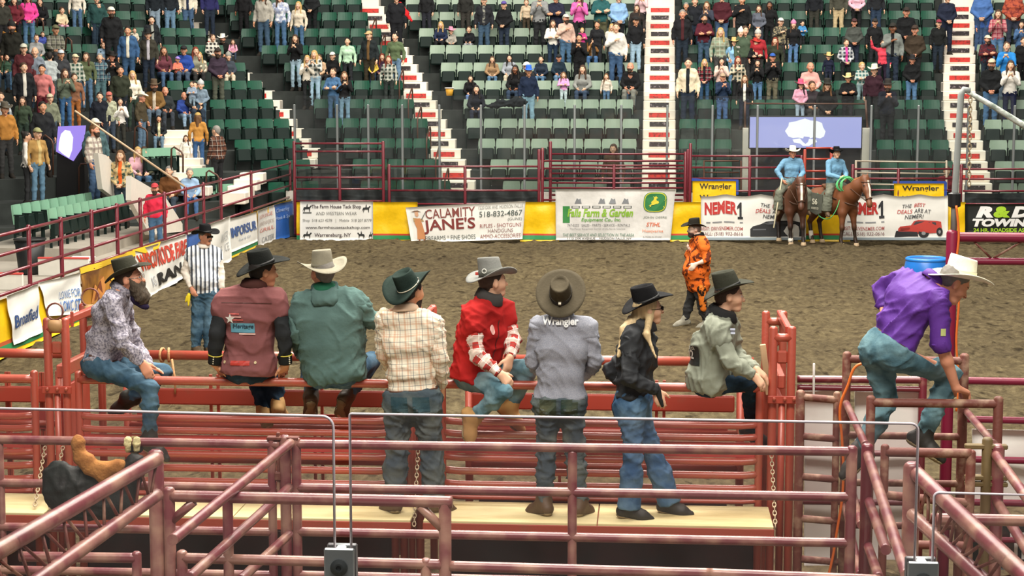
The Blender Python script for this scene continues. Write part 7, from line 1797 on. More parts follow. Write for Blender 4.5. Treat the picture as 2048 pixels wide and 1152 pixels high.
def rider(label, W, px, headfr, hat, band, joints, skin, hatfr, seed, hands=None):
    J = {n: np.array(p, float) for n, p in joints.items()}
    rig = Rig(J, headfr, k=1.0, hands=hands)
    p = add_body('person', label, rig, skin, .014)
    o = dress(p, rig, M_SHB, DENIM['pale'], hem=.0, amp=.006, seed=seed, h=.016, belt=M_LEATHER, boots=M_BOOT_B, sleeve_rad=1.2)
    collar(p, rig, M_SHB); short_hair(p, rig, HAIR['brown'])
    for q in 'LR':
        pr = rig.leg(q, 1.25, .5); d = nrm(J['an' + q] - J['kn' + q])
        garment('chaps', pr + [('c', J['kn' + q] * .5 + J['an' + q] * .5, J['an' + q] + v3(0, 0, -.02), .10, .11, .05)], mat('chaps_grey_green', '6e7264', .85, noise=.2, nscale=5, bump=.3), p, .018, .014, [(J['hip' + q] + v3(0, 0, .02), (0, 0, 1), .25), (J['an' + q] + v3(0, 0, -.02), (0, 0, -1), .3)], .008, seed)
    cowboy_hat(p, J['head'] + rig.hf[2] * .056, hatfr, hat, band, brim=.115, curl=.06, hc=.125)
    return p, rig
M_SHB = mat('shirt_light_blue', '6f9fc0', .8, noise=.1, nscale=6, bump=.3, bscale=12)
def rj(W, dz=0.0, arm=None, lx=.30, hx=0.0):
    J = dict(pel=W((0, -.05, 1.56 + dz)), chest=W((0, -.02, 1.88 + dz)), neck=W((0, -.02, 2.10 + dz)), head=W((hx, .03, 2.24 + dz)), shR=W((.20, -.02, 2.02 + dz)), shL=W((-.20, -.02, 2.02 + dz)),
             hipR=W((.10, -.03, 1.52 + dz)), hipL=W((-.10, -.03, 1.52 + dz)), knR=W((lx + .06, .20, 1.26)), knL=W((-lx - .06, .20, 1.26)), anR=W((lx + .06, .12, .86)), anL=W((-lx - .06, .12, .86)), toR=W((lx + .10, .28, .80)), toL=W((-lx - .10, .28, .80)))
    J.update(arm); return J
J1 = rj(W1, -.02, dict(elR=W1((.38, .02, 1.78)), wrR=W1((.26, .16, 1.56)), elL=W1((-.27, .02, 1.74)), wrL=W1((-.10, .28, 1.60))))
rider('rider in light blue shirt and cream hat sitting on the bay horse', W1, None, frame(170, -2), FELT['f3f0dc'], M_BAND_L, J1, 'r', frame(170, 4), 90)
J2 = rj(W2, -.02, dict(elR=W2((.29, .08, 1.72)), wrR=W2((.12, .32, 1.66)), elL=W2((-.27, .06, 1.72)), wrL=W2((-.04, .34, 1.62))), hx=0)
rider('rider in light blue shirt and black hat on the chestnut horse, holding a green rope', W2, None, frame(172, 12), FELT['171719'], M_BAND_K, J2, 'p', frame(172, 12), 95)
# green lariat
M_LAR = mat('lariat_green', '5fc47c', .6)
lc = W2((.05, .46, 1.48)); lr = empty('lariat', Vector(lc), 'coiled bright green rope held by the black-hatted rider', 'rope')
for i in range(5): part('coil', MB().torus(lc + v3(.02 * i - .04, -.03 * i, .01 * (i % 3)), .17 + .012 * (i % 3), .013, Matrix.Rotation(R(78 + 4 * i), 3, 'X') @ Matrix.Rotation(R(8 * i), 3, 'Y'), 26, 6, sx=1.15).mesh('coil', M_LAR, True), lr)
lp = [W2(p) for p in ((.12, .42, 1.62), (.25, .5, 1.2), (.33, .42, .85), (.36, .2, .66), (.40, -.1, .72), (.40, -.25, 1.0), (.36, -.2, 1.3))]
pp = []
for i in range(len(lp) - 1):
    a = lp[max(0, i - 1)]; b = lp[i]; c = lp[i + 1]; d = lp[min(len(lp) - 1, i + 2)]
    for s in range(5): t = s / 5; pp.append(.5 * ((2 * b) + (c - a) * t + (2 * a - 5 * b + 4 * c - d) * t * t + (3 * b - a - 3 * c + d) * t ** 3))
part('loop', MB().tube(pp, .012, 6).mesh('loop', M_LAR, True), lr)
# grey saddle flap with lettering on the chestnut horse, white staff held by the other rider
fl = [W2(p) for p in ((.44, .06, 1.24), (.44, -.40, 1.28), (.45, -.42, .82), (.46, -.14, .74), (.45, .04, .80))]
n = len(fl); off = np.array(W2((.02, 0, 0))) - np.array(W2((0, 0, 0)))
ft = bpy.data.objects.new('leg_flap', new_mesh('leg_flap', [*fl, *[p - off for p in fl]], [tuple(range(n - 1, -1, -1)), tuple(range(n, 2 * n))] + [(i, (i + 1) % n, n + (i + 1) % n, n + i) for i in range(n)], mat('flap_grey', '55584e', .8, noise=.15))); COL.objects.link(ft); ft.parent = h2; ft.matrix_parent_inverse = Matrix.Translation(-Vector(b2_))
V, F = unit_text('S6', .03)
ex, ez = np.array(W2((0, 1, 0))) - np.array(W2((0, 0, 0))), v3(0, 0, 1); cc = np.array(W2((.462, -.20, 1.06))); 
t_ = bpy.data.objects.new('lettering', new_mesh('lettering', [cc + ex * x * .2 + ez * y * .15 for x, y, _ in V], F, ink('d8d6c2'))); COL.objects.link(t_); t_.parent = ft
cc = np.array(W2((.47, -.18, .90))); V, F = unit_text('RODEO CO', .03)
t_ = bpy.data.objects.new('lettering', new_mesh('lettering', [cc + ex * x * .27 + ez * y * .055 for x, y, _ in V], F, ink('d8d6c2'))); COL.objects.link(t_); t_.parent = ft
stf = bpy.data.objects.new('staff', MB().tube([W1((.30, .22, 1.62)), W1((.50, .30, .42))], .016, 8, dome=True).mesh('staff', mat('staff_cream', 'd8cfae', .6), True)); COL.objects.link(stf); tag(stf, 'pale wooden staff held upright beside the bay horse', 'staff')
# ================================================================ THE CROWD IN THE STANDS
def stand_joints(pose, k=1.0):
    J = dict(pel=(0, 0, .97), chest=(0, .01, 1.27), neck=(0, 0, 1.47), head=(0, .03, 1.625), hipR=(.09, 0, .93), hipL=(-.09, 0, .93), knR=(.10, .01, .5), knL=(-.10, .01, .5), anR=(.11, -.02, .09), anL=(-.11, -.02, .09), toR=(.14, .17, .05), toL=(-.14, .17, .05), shR=(.168, 0, 1.41), shL=(-.168, 0, 1.41))
    A = {'N': ((.25, -.02, 1.14), (.255, .07, .90)), 'H': ((.25, 0, 1.15), (.05, .21, .97)), 'P': ((.21, .12, 1.16), (.05, .25, 1.36)), 'C': ((.25, .10, 1.16), (-.06, .22, 1.20)), 'K': ((.24, .09, 1.18), (.02, .18, 1.30)), 'W': ((.36, .05, 1.50), (.42, .12, 1.76)), 'O': ((.31, -.06, 1.17), (.16, .04, 1.0))}
    er, wr = A[pose]; el, wl = A['N'] if pose in 'KW' else A[pose]
    J.update(elR=er, wrR=wr, elL=(-el[0], el[1], el[2]), wrL=(-wl[0], wl[1] + (.02 if pose == 'C' else 0), wl[2] - (.03 if pose == 'C' else 0)))
    return J
def sit_joints(pose):
    J = dict(pel=(0, 0, .50), chest=(0, .04, .80), neck=(0, .05, 1.00), head=(0, .09, 1.155), hipR=(.09, .03, .48), hipL=(-.09, .03, .48), knR=(.12, .42, .50), knL=(-.12, .42, .50), anR=(.12, .42, .10), anL=(-.12, .42, .10), toR=(.13, .60, .05), toL=(-.13, .60, .05), shR=(.163, .03, .94), shL=(-.163, .03, .94))
    er, wr = {'T': ((.23, .10, .70), (.11, .33, .60)), 'U': ((.17, .24, .72), (.04, .25, .97))}[pose]
    J.update(elR=er, wrR=wr, elL=(-er[0], er[1], er[2]), wrL=(-wr[0], wr[1], wr[2])); return J
TEMPL = {}
def template(pose, sex):
    key = (pose, sex)
    if key in TEMPL: return TEMPL[key]
    J = sit_joints(pose) if pose in 'TU' else stand_joints(pose)
    k = {'m': .97, 'f': .88, 'k': .9}[sex]
    rig = Rig(J, frame(0, 0), k=k, fem=sex == 'f', girth={'m': 1.05, 'f': .97, 'k': 1.0}[sex], hk={'m': 1.08, 'f': 1.04, 'k': 1.32}[sex])
    h = .022
    V, F = surfnet(rig.body(), .019, .03); b = np_mesh('person', V, F, SKIN['p'], True, {'face': rig.face_attr(V)})
    tor = rig.torso() + (rig.glutes() if pose not in 'TU' else []); cuts = [(rig.J['pel'] + v3(0, 0, -.07 if pose not in 'TU' else -.02), (0, 0, -1), .26 if pose in 'TU' else .23), (rig.J['neck'] + v3(0, 0, .035), (0, 0, 1), .12)]
    P = list(tor)
    for q in 'LR':
        P += rig.arm(q, 1.02); d = nrm(rig.J['wr' + q] - rig.J['el' + q]); cuts.append((rig.J['wr' + q] - d * .01, d, .09))
    V, F = surfnet(P, h, .045, .012, cuts); V = relax(V, F, 1)
    at = {'cloth': V - rig.J['pel']}; top = np_mesh('jacket', folds(V, F, .010, hash(key) % 97 if False else len(TEMPL) + 3, .12), F, None, True, at); top.materials.append(SKIN['p'])
    fc = rig.J['chest']; V, F = surfnet(tor, h, .045, .019, cuts[:2] + [(fc + v3(.048, 0, 0), (1, 0, 0)), (fc - v3(.048, 0, 0), (-1, 0, 0)), (fc + v3(0, .03, 0), (0, -1, 0))]); front = np_mesh('undershirt', V, F, None); front.materials.append(SKIN['p'])
    lp = [rig.torso()[0]] + rig.glutes(); cuts = [(rig.J['pel'] + v3(0, 0, .07), (0, 0, 1), .3)]
    for q in 'LR': lp += rig.leg(q, 1.04, .15); d = nrm(rig.J['an' + q] - rig.J['kn' + q]); cuts.append((rig.J['an' + q] + d * .01, d, .15))
    V, F = surfnet(lp, h, .045, .006, cuts); V = relax(V, F, 1); pants = np_mesh('trousers', folds(V, F, .009, len(TEMPL) + 9, .11), F, None, True, {'cloth': V - rig.J['pel']}); pants.materials.append(SKIN['p'])
    P = []; cuts = []
    for q in 'LR': p_, sp, fu = rig.foot(q); P += p_; cuts.append((sp, -fu, .3))
    V, F = surfnet(P, .022, .03, .008, cuts); shoes = np_mesh('shoes', V, F, None); shoes.materials.append(SKIN['p'])
    TEMPL[key] = dict(body=b, top=top, front=front, pants=pants, shoes=shoes, head=Vector(rig.J['head']), hk=rig.hk, tall=1.625 + .118 * rig.hk if pose not in 'TU' else 1.155 + .118 * rig.hk)
    return TEMPL[key]
_I = frame(0, 0); _A = np.eye(3)
def hairs():
    H = {}; c = np.zeros(3); r, f, u = _I
    cr = ('e', c + u * .024 - f * .016, (.087, .102, .106), _A)
    face = ('e', c + f * .088 - u * .03, (.066, .075, .088), _A); ears = [('e', c + r * s * .085 - f * .008 - u * .012, (.02, .026, .036), _A) for s in (-1, 1)]
    def mk(nm, P, cuts=(), carve=()):
        V, F = surfnet(P, .016, .03, 0, cuts, carve); H[nm] = np_mesh('hair', folds(V, F, .005, len(H), .03, .2), F, None); H[nm].materials.append(SKIN['p'])
    mk('s', [cr, ('c', c - f * .06 - u * .02, c - f * .055 - u * .06, .048, .04)], [(c + f * .02 + u * .01, f * .9 - u * .9)], ears)
    mk('l', [cr, ('c', c - f * .05 - u * .03 + r * .055, c - f * .03 - u * .30 + r * .085, .05, .03), ('c', c - f * .05 - u * .03 - r * .055, c - f * .03 - u * .30 - r * .085, .05, .03), ('c', c + r * .08 - u * .02, c + r * .095 - u * .26 + f * .03, .03, .022), ('c', c - r * .08 - u * .02, c - r * .095 - u * .26 + f * .03, .03, .022), ('c', c - f * .07, c - f * .07 - u * .26, .06, .05)], [], [face])
    mk('b', [cr, ('c', c - f * .05 - u * .03 + r * .06, c - f * .02 - u * .13 + r * .075, .05, .04), ('c', c - f * .05 - u * .03 - r * .06, c - f * .02 - u * .13 - r * .075, .05, .04), ('c', c - f * .07, c - f * .06 - u * .12, .06, .05)], [], [face])
    mk('t', [cr, ('e', c - f * .10 + u * .09, (.045, .045, .045), _A)], [(c + f * .02 + u * .01, f * .9 - u * .9)], ears)
    return H
HM = hairs()
BEARD_V, BEARD_F = surfnet([('c', (0, .05, -.07), (0, .068, -.105), .058, .044), ('c', (-.06, .03, -.04), (0, .06, -.1), .022, .03), ('c', (.06, .03, -.04), (0, .06, -.1), .022, .03), ('c', (-.02, .098, -.047), (.02, .098, -.047), .011, .011)], .013, .03)
BEARD = np_mesh('beard', BEARD_V, BEARD_F, None); BEARD.materials.append(SKIN['p'])
def cap_mesh():
    V, F = surfnet([('e', (0, -.008, .045), (.090, .108, .095), _A)], .014, .02, 0, [((0, 0, .045), (0, 0, -1))])
    V2, F2 = surfnet([('e', (0, .10, .052), (.078, .095, .016), _A)], .012, .02)
    V = np.concatenate([V, V2]); F = np.concatenate([F, F2 + len(V) - len(V2)]); me = np_mesh('cap', V, F, None); me.materials.append(SKIN['p']); return me
def beanie_mesh():
    V, F = surfnet([('e', (0, -.012, .055), (.094, .112, .105), _A), ('e', (0, -.03, .165), (.026, .026, .026), _A)], .014, .02, 0, [((0, 0, .03), (0, -.25, -1))]); me = np_mesh('beanie', V, F, None); me.materials.append(SKIN['p']); return me
def cow_mesh():
    vs, fs = hat_mesh((0, -.008, .058), _I, n=24, brim=.10, curl=.055, hc=.115, mm=3); me = new_mesh('cowboy_hat', vs, fs, SKIN['p']); me.polygons.foreach_set('use_smooth', [len(f) == 4 for f in fs]); return me
HATM = {'cap': cap_mesh(), 'bea': beanie_mesh(), 'cow': cow_mesh()}
HCOL = {'b': '4a3424', 'd': '1e1712', 'l': 'c2a064', 'r': '7a3420', 'g': '8c8882', 'a': '6b4a2c'}
def crowd_cloth(code):
    if code.startswith('p'):
        a, b = code[1:7], code[7:13]
        return plaid_mat('check_' + a + b, a, [('x', .13, .42, .1, b, .75), ('z', .13, .42, .2, b, .75), ('x', .13, .06, .75, 'e8e2d6', .5), ('z', .13, .06, .8, 'e8e2d6', .5)])
    if code.startswith('m'): return mottle_mat('print_' + code[1:], code[1:7], code[7:13], 14)
    return cloth_mat(code)
def slot(o, m):
    o.material_slots[0].link = 'OBJECT'; o.material_slots[0].material = m
REG = {'a': (0, 0, 5.235), 'b': (180, 0, 5.237), 'c': (0, 180, 4.8), 'd': (200, 180, 4.114), 'e': (480, 0, 4.608), 'f': (840, 0, 4.608), 'g': (1060, 0, 4.608), 'h': (1340, 0, 4.608), 'i': (1560, 0, 4.607), 'j': (1820, 0, 4.61)}
# region, head-top x, head-top y | pose sex skin hair hat top trousers | label ; yaw after '@' turns the figure (180 looks straight at the camera)
CROWD = """
a 20 -30|N m p sb - 3a3a34 2a2a2c|man in dark olive jacket at the top left corner, head above the frame
a 150 -40|H f p ld - 6e2a34 25252a|woman in maroon top beside the bright pink jacket, top left corner
a 290 -70|H f p lb - e84a9a 5a7ea0|woman in bright hot-pink puffy jacket at the top left corner
a 75 85|T m m sb cow:c9a26a b8803c+e0dcd0 3a3a3a|person in wide tan straw hat near the left edge
a 120 220|N m r sd bea:1c1c1c 24241f 1f1f20|man in black knit cap and black coat below the tan straw hat
a 5 500|T f p lb - 5a5a44 3a4a5a|woman half cut off by the left edge, long brown hair
a 420 -20|T f p ld - 1f1f22 1f1f22|person in black seated left of a cream-legged child, top left
a 640 60|T k p sb - e8d8b4 e8b4cc|child in cream top and pink boots seated at the top left
a 800 -150|N f p lb - e8e0d0 5a7a9c|person in blue jeans and brown boots standing at the top left, head above the frame
a 1010 -60|N m p sb - 2a4a48 2f3f4f|person in dark teal top standing at the top edge right of the brown boots
a 570 240|T m m sg cap:6a6a4c p7a7a6a4a4a44 3a3a3a|man in olive cap and grey check shirt sitting with folded hands
a 440 330|T k p sb - 4a58a8 2a6a48|boy in blue and white top under a green blanket
a 375 360|T f p tb - 9a9c9c 2f6a4c|woman in grey sweater with hair tied up beside the green blanket
a 245 450|N m p sg cap:c8c8b8 5a2c30 3a3a3a|man in pale cap and maroon sweater left of the green blanket
a 365 490|N m p x - 7a8490 3a4a5a|bald man in grey-blue coat leaning forward in the left crowd
a 75 560|N k p lb - 3f5a48 5a7ea0|girl in green checked shirt at the left edge
a 125 500|N k p sd - 2a3440 3a4a5c|boy in navy shirt with white print near the left edge
a 245 650|N m p sb - 1f2124+d8d4c8 25272a|man in black jacket and white collar looking down, left crowd
a 440 670|N f m sd - c87a78 6a2a34|person in dusty pink top bending over a camera, left crowd
a 520 540|N m p sd - b4bcbc 4a5a5a|dark-haired person in pale grey hoodie bending down, seen from behind|@330
a 635 515|N m m sb cap:c4ccd4 3a3c40 3a3a3a|person in pale cap and dark coat near the upper left handrail
a 675 715|P f p lb - 5f6a5a 3f6690|laughing woman in grey-green jacket with hand near her mouth
a 775 765|N f p sb - 8a6048 a86a3a|short-haired woman in brown knit coat beside the laughing woman
a 785 560|N m p sg cap:d8cca8 p3a5448b8bcae 4a5a68|man in cream cap and green checked shirt near the steps
a 900 545|N f p lb - 5a6448 5a7a98|long-haired woman in olive sweater next to the cream-capped man
a 45 1045|N m m sg cow:5a5448 b07a3a 3a3a3a|man in grey felt hat and tan coat at the left edge
a 5 960|N m p sb - p2f3a48c8d0d4 2a3a4a|man in blue and white checked shirt cut by the left edge
b 90 20|N f p ld - 2c4644 2a3a48|person in dark teal coat standing behind the white-capped man, top left
b 220 65|N m r sg cap:e8e4d4 1f2022 25272a|big man in black jacket and white cap high in the left stand
b 130 350|T k p sb - 8aa4bc 4a5a6a|child in pale blue top in front of the big man in black
b 395 270|N m m sd - 3a5a80+e4dcc8 3a5878|man in denim jacket over cream hoodie, dark moustache
b 460 290|T k p sb - d8cdb8 4a4a4a|small child held behind the denim-jacketed man
b 640 165|N m p sd - 23262a+9a9c94 2a2a2c|young man in grey top with dark vest standing behind a black-hatted man
b 605 285|N m p sb cow:161616 3a3830+b8b4bc 26303f|man in black cowboy hat and dark coat holding a cup
b 670 -160|N m p sb - 20262c 8a9cac|person in faded jeans at the top edge, left of three standing together
b 830 -170|N m p sb - 23282e 6a8aa4|second jeans-wearing person at the top edge, upper body out of frame
b 1020 -190|N m p sb - e4dcc8+26304a 4a6484|person in open cream jacket and blue jeans at the top edge
b 1245 -180|N m p sb - 2c2c5a 26303f|person in violet top and dark jeans at the top edge by the stairs
b 760 430|T f m lb - 6a3a44 4a6484|woman in plum sweater sitting forward with clasped hands
b 985 470|T m m sd cap:1f2024 2c4a9a 4a5a70|man in royal blue jacket and black cap sitting
b 915 590|C k m x cap:a88ad8 e0806a 2a2a2c|child in lilac cap and coral jacket seen among seated adults
b 1095 455|T f p lr - 8a8a78 3a3a3a|red-haired woman in patterned coat sitting behind the blue jacket
b 1145 540|T f p ll - pd8ccb46a5a4a 4a4a4a|woman in cream checked top holding a white hat on her lap
b 1275 355|T f p tb - p3a3a3ae0dcd0 3a3a3a|woman in black and white checked coat high beside the stairs
b 1390 340|T m r sb cow:f0ece0 1f1d1c 2a2a2c|bearded man in white cowboy hat and black shirt near the stairs
b 1495 410|T k p lb - e0a0b8 3a4458|little girl in pink top held near the stairs
b 1335 495|H m r sd cap:2a221c 3a2f3c 565a4e|man in black vest over plum sleeves standing with folded hands
b 1445 545|T m p sb bea:9a9a92 3f4650 d8ccb4|person in grey knit cap and pale trousers sitting behind the vest man
b 100 555|N m p sg - p5a7a8426384a 5a7a80|older man in blue-green tartan coat in the left crowd
b 225 520|P m r sb cow:1a1816 1f1f1f 25252a|man in black cowboy hat drinking from a cup
b 315 685|N m m sd - 33382c 2a3038|man in dark olive jacket standing in the middle of the left crowd
b 440 735|N f p ll - efe8d4 3a4a40|blonde woman in white turtleneck sweater
b 670 735|T m r sg cow:5a4a38 7a5c34+d8ccb8 5a6a7a|seated man in brown hat and tan corduroy jacket
b 1080 790|T m p sd - 26282a 2f3a48|dark-haired man in black leaning beside two small children
b 1065 850|C k p sb - 8ea0b4 8aa0b0|small child in grey-blue top sitting on the dark-haired man's knee
b 1160 805|H k p sb bea:c0c4c4 7a8c9c 5a7a94|small child in pale hood and denim jacket standing on a seat
b 100 960|N m p sd - 22252e 2a3038|teenage boy with dark hair and navy hooded sweatshirt
b 195 955|N m r sg cap:c06a60 mb0b49a8a8a74 3f4a58|man in faded red cap and pale grey-green shirt
b 310 1020|P f p ld - e8e4dc 3a3a34|girl in white top holding a red cup
b 530 940|N m r sg cow:efe8d0 4a4232 5a7288|man in cream cowboy hat and brown jacket by the handrail|@110
b 780 905|T m r x - 2f3436 3a4048|balding man in black quilted vest sitting with a drink
b 975 960|T m r x - 2f468e 8aa4bc|bald man in royal blue pullover and pale jeans sitting
c 215 60|N f p lb - 3c4a3a 3a4a40|long-haired smiling woman in green coat at the left
c 405 105|N m m sd - 26282a 26282a|man in black quilted jacket holding the rail at the left
c 475 30|N m p sb cap:c8bca0 7a7f6a 4a5a68|man in beige cap and grey-green coat behind the quilted jacket
c 245 395|N f p td - e8e4dc 2f3032|woman in white jacket with a tan shoulder bag at the left, facing right|@75 42.9 .9
c 350 355|N f p sb cap:9a9a6c a8844e+c8b078 5f8098|person in olive cap, tan vest and jeans beside the white jacket|@140 42.9 .9
c 895 325|N m r sa - pd8d0c08a7a74 4a6484|man in cream plaid jacket bending over the loop handrail|@110 43.4 .9
c 910 265|N m p sb cap:e8e0cc 4a6468 1f2022|man in cream cap and grey-blue jacket behind the cream plaid jacket|@150 43.9 .9
d 170 490|H f p la - mc8b080355048+d8642c 33404c|woman in tan and green varsity jacket over an orange top|@165 42.6 .4
d 450 760|N m r sg cap:b83a40 d8304a 4a6a8a|man in red cap and red polo shirt standing behind the rails|@165 40.2 0
d 300 440|T f p ll - e0b0bc 4a6078|woman in pink top sitting by the ramp wall with a red drink
d 365 430|T f p lb - 4a4a3a 4a6a8a|brown-haired woman in dark top sitting beside the pink top
d 570 620|T m p sg - 6a4426 3a4450|grey-haired man in brown leather jacket sitting behind the rails
d 735 630|T f p sg - 9ab8d8 4a6a98|grey-haired woman in pale blue fleece resting chin on hand
d 705 370|N k p lb - f0ece0 d8d4c8|girl in white sweater standing on the gangway steps
d 805 180|N f p la cap:b89a58 c08a44 3f6290|woman in tan cap, tan jacket and blue jeans on the gangway, back turned|@330
d 960 290|N m p sg - p6a4434332420 2a2a2c|grey-haired man in brown checked shirt standing at the corner gangway|@300
d 485 205|T f m ld - 22262a+e4e0b4 6a8498|dark-haired woman in cream vest sitting with raised hands
e 30 -130|N m b sd - 1c1c1e 1c1c1e|tall person in black at the upper stairs, head above the frame
e 215 -90|N m m lb - a8a49a 3f566c|person in grey lettered sweatshirt standing at the top left of the stairs
e 370 -70|N f p lb - m9aa4c0e0e4e8 4a6a8c|person in striped blue-grey hooded top beside the grey sweatshirt
e 540 10|N f p ll - d4c8b4 4a6a8c|blonde woman in cream hooded sweatshirt near the top
e 660 -120|H m p sb - 1e2022 1c1e20|person in black with hands at sides at the top edge right of the cream hoodie
e 510 315|P f p lb - 1a1b1d 9ab4c4|long-haired woman in black sweater and ripped pale jeans stepping beside the stairs
e 620 505|P f p ll - e8e0d0 26282a|blonde girl in cream sweater half hidden behind the checked shirt woman
e 685 460|P f p ll - p3f4a4cd8d8d0 9ab8cc|blonde woman in dark checked shirt and light blue jeans near the stairs
e 735 500|T f p la - c8a888 3a3a3a|woman with light brown hair peeking over the checked shirt woman's shoulder
e 860 475|T m p sb cap:eeeae0 1c1c1e 26282a|young man in white cap and black hoodie sitting
e 990 345|N f p td - b4d8b8 2a2c30|woman in mint green top with dark straps
e 1005 490|T k b sd - d43a40 26282a|toddler in red top held by the mint-green woman
e 1190 280|N m p sa cap:c8a878 22282a+6a5030 3a3428|tall man in tan cap and brown camouflage under dark vest
e 1430 300|N f p td - 5a6a4c 6a88a4|heavy woman in olive green top with a shoulder strap by the slanting stairs
e 1225 520|H k p la - d8b84c 2f3f55|child in yellow jacket and dark jeans
e 1310 490|T f p lr - 4a3448 2a2a2c|red-haired woman sitting behind the yellow-jacketed child
e 1370 510|N f p lr - p33403ab4b8ac 333a38|red-haired woman in green and white checked dress
e 860 625|C f p tb - 4a6e94 4a6a8c|woman in denim shirt with folded arms above the rink glass
e 960 655|P f p la - 1d1d1f 7a9cb4|woman in black jacket and washed jeans with hand to her chin
f 195 195|T f p ll - 26304a 1f2024|blonde woman in navy jacket sitting by the slanting stairs
f 285 240|T k p sb cow:e894b0 a8a49a 26282a|child in pink cowboy hat curled up in a grey sweater
f 455 240|T k p sb - 202226 9a9ca0|boy in black and white top and grey trousers sitting
f 60 -110|N m p sb - 1f2022 2a2c34|person in dark clothes at the top edge, nearest the slanting stairs
f 420 -110|N m p sb - 2a2a28 3a3834|person in dark brown clothes at the top edge above the boy in black and white
f 590 -40|N m p sb cap:8a2a30 25262b+m33343a8a8a80 3f566c|man in dark red cap and grey check shirt under a black vest
f 775 5|H m p sg cap:5a4a98 1c1d20 2a3444|man in purple cap and black jacket standing with hands low
f 980 -10|N k p sa - cdb89c 4a4034|small boy in tan shirt and brown trousers
f 665 515|T f p lb - 9a7c5c 5a7a98|woman in tan knit jacket and jeans sitting, hand at chin
f 825 500|T f p ld - 9aa0a8 d0c4ac|dark-haired woman in grey jacket and pale trousers sitting
f 885 575|T f b ld - 1b1b1d 3a4a60|woman in black scoop-neck top sitting in the pale seats
f 990 500|T m p sb cap:eeeadc 2a2a2c 2a2a2c|man in white cap sitting behind the blue cowboy hat
f 1000 585|N m m sd cow:2f6ad0 1f2a40 8ab0c4|man in bright blue cowboy hat and navy lettered sweatshirt
f 465 690|T f p ld - 17181a 6a86b8|woman in black hood sitting beside the slanting stairs
f 520 780|T f p ld - 23242c 2a3040|long-haired woman in black lettered top in the lower pale rows
g 90 -80|P m p sb - 8a8c8c 26282a|person in grey top at the top edge with a raised cup
g 240 -60|C m m sd - 26283a 26283a|person in dark navy at the top edge next to the grey top
g 455 -70|P f p lb - e06ab0 26282a|woman in long bright pink top standing at the top
g 655 -90|C m p sb - 2a5a5c 5a5a44|person in teal top and olive trousers with folded arms at the top
g 815 -60|H m p sb - 8ab0d8 1f2124|person in sky blue shirt holding a cream hat to the chest
g 985 40|N f p lb - 332e2c 26282a|long-haired woman in dark top near the straight stairs
g 1030 -90|P f p ll - e4c0c4 1f2022|woman in pale pink top at the top edge by the straight stairs
g 210 180|C f p lb - e8e4da 26364a|long-haired woman in white sweater and dark jeans with folded arms
g 330 125|K m r sg cap:d4d0c4 d0b0a0 4a6a88|man in pale cap and pinkish shirt holding an infant
g 480 255|C k p sl - c03a80 3a3a3a|blond child in magenta top beside the infant-holding man
g 455 310|P m m sd - 1b1c1e 1f2022|person in black clothes with hands to the mouth
g 585 310|U f p ll - 8a6238+e8e4dc 4a6e9a|blonde woman in brown corduroy jacket sitting with joined hands
g 620 195|N f m td - 222326 2a2c30|dark-haired woman in black standing behind the brown corduroy jacket
g 755 215|N f p ll - ddd8cc 3a3a3a|blonde person in cream half hidden behind the white sweatshirt
g 795 205|K m p sb - dcd8d0 3f5a7c|young man in white sweatshirt with a red emblem
g 975 150|N m m sd cap:1b1b1c 1c1d20 9ab8cc|man in black cap and black jacket with pale jeans by the straight stairs
g 105 515|T f p td - 26303f 5a7c9c|woman in navy jacket eating, seated in the pale seats
g 265 495|T m r sd cap:1f2428 233340 6a8aa8|man in black cap and dark teal lettered sweatshirt sitting
g 310 660|C k p la - e0a0d0 c8dce0|little girl in pink top and white leggings
g 490 540|T f p lb - 8a8c88 3a4a60|long-haired woman in grey cardigan bending over coats on her lap
g 705 675|N k p la - d8ccbc 5a7a9c|little girl in cream coat and jeans in the pale rows
g 815 520|U f p td - 1f1f21 1f1f21|woman in dark glasses and black clothes sitting, hand to mouth
g 930 505|T m r x - 1a1b1d 7a7c74|bald bearded man in black hoodie and grey trousers sitting by the stairs
g 925 655|T m r sd cap:2c2622 2c3436 3f5468|man in dark cap and charcoal top sitting low by the stairs
h 115 85|N m r sg - 1f2023+4a2428 26303c|tall grey-haired man in black jacket over maroon at the stairs edge
h 150 20|P f m sg - 2a2e30 26282a|grey-haired woman in dark coat and scarf, second from the straight stairs
h 230 -30|N m p sb - 1f2228 2a3444|person in dark clothes behind the scarf woman, top edge
h 315 130|C m m sd - 55202c 3f566c|bearded man in wine-red sweater with crossed arms
h 340 10|P f p la - 3a3f4c 3a4a5c|woman drinking from a cup at the top edge, dark jacket
h 480 -70|H m p sb - 4a2028 4a6484|man in dark maroon top and jeans at the top edge
h 665 -40|K m m x - 1f2022 26282a|man in black t-shirt holding a baby in pink
h 610 45|C k p x - e8b4a4 e0b09c|baby in pale pink held up by the black t-shirt man
h 820 45|H f p lb - 5f6470 3a3f48|woman in grey-blue t-shirt holding a white cap
h 920 10|N f b ld - 1b1b1d 1f2022|dark-haired woman in off-shoulder black top at the top
h 465 250|N f p ll - p8a8a748fa08a 4a4a4a|blonde woman in pale green and cream plaid shirt jacket
h 590 330|O f p ld cow:d8b878 8ab8dc 6a90b0|dark-haired woman in straw cowboy hat and sky blue sweater, hands on hips
h 655 255|N f p lb bea:eeeade p4a5a4cd8d4c8 3a3a3a|person in tall white knit cap and green checked coat
h 690 235|N m p sb - 4a5a48 3a3a3a|person in green patterned shirt behind the tall white knit cap
h 790 335|C f p ll cow:c0392e 1b1b1d+d8b09c 1f2022|woman in red cowboy hat and black cardigan
h 810 270|N f p sb bea:c0c0b8 a83038 3a3a3a|person in pale knit cap and red top behind the red cowboy hat
h 970 340|N f p lr - 33382c 26282a|red-haired woman in dark olive cardigan
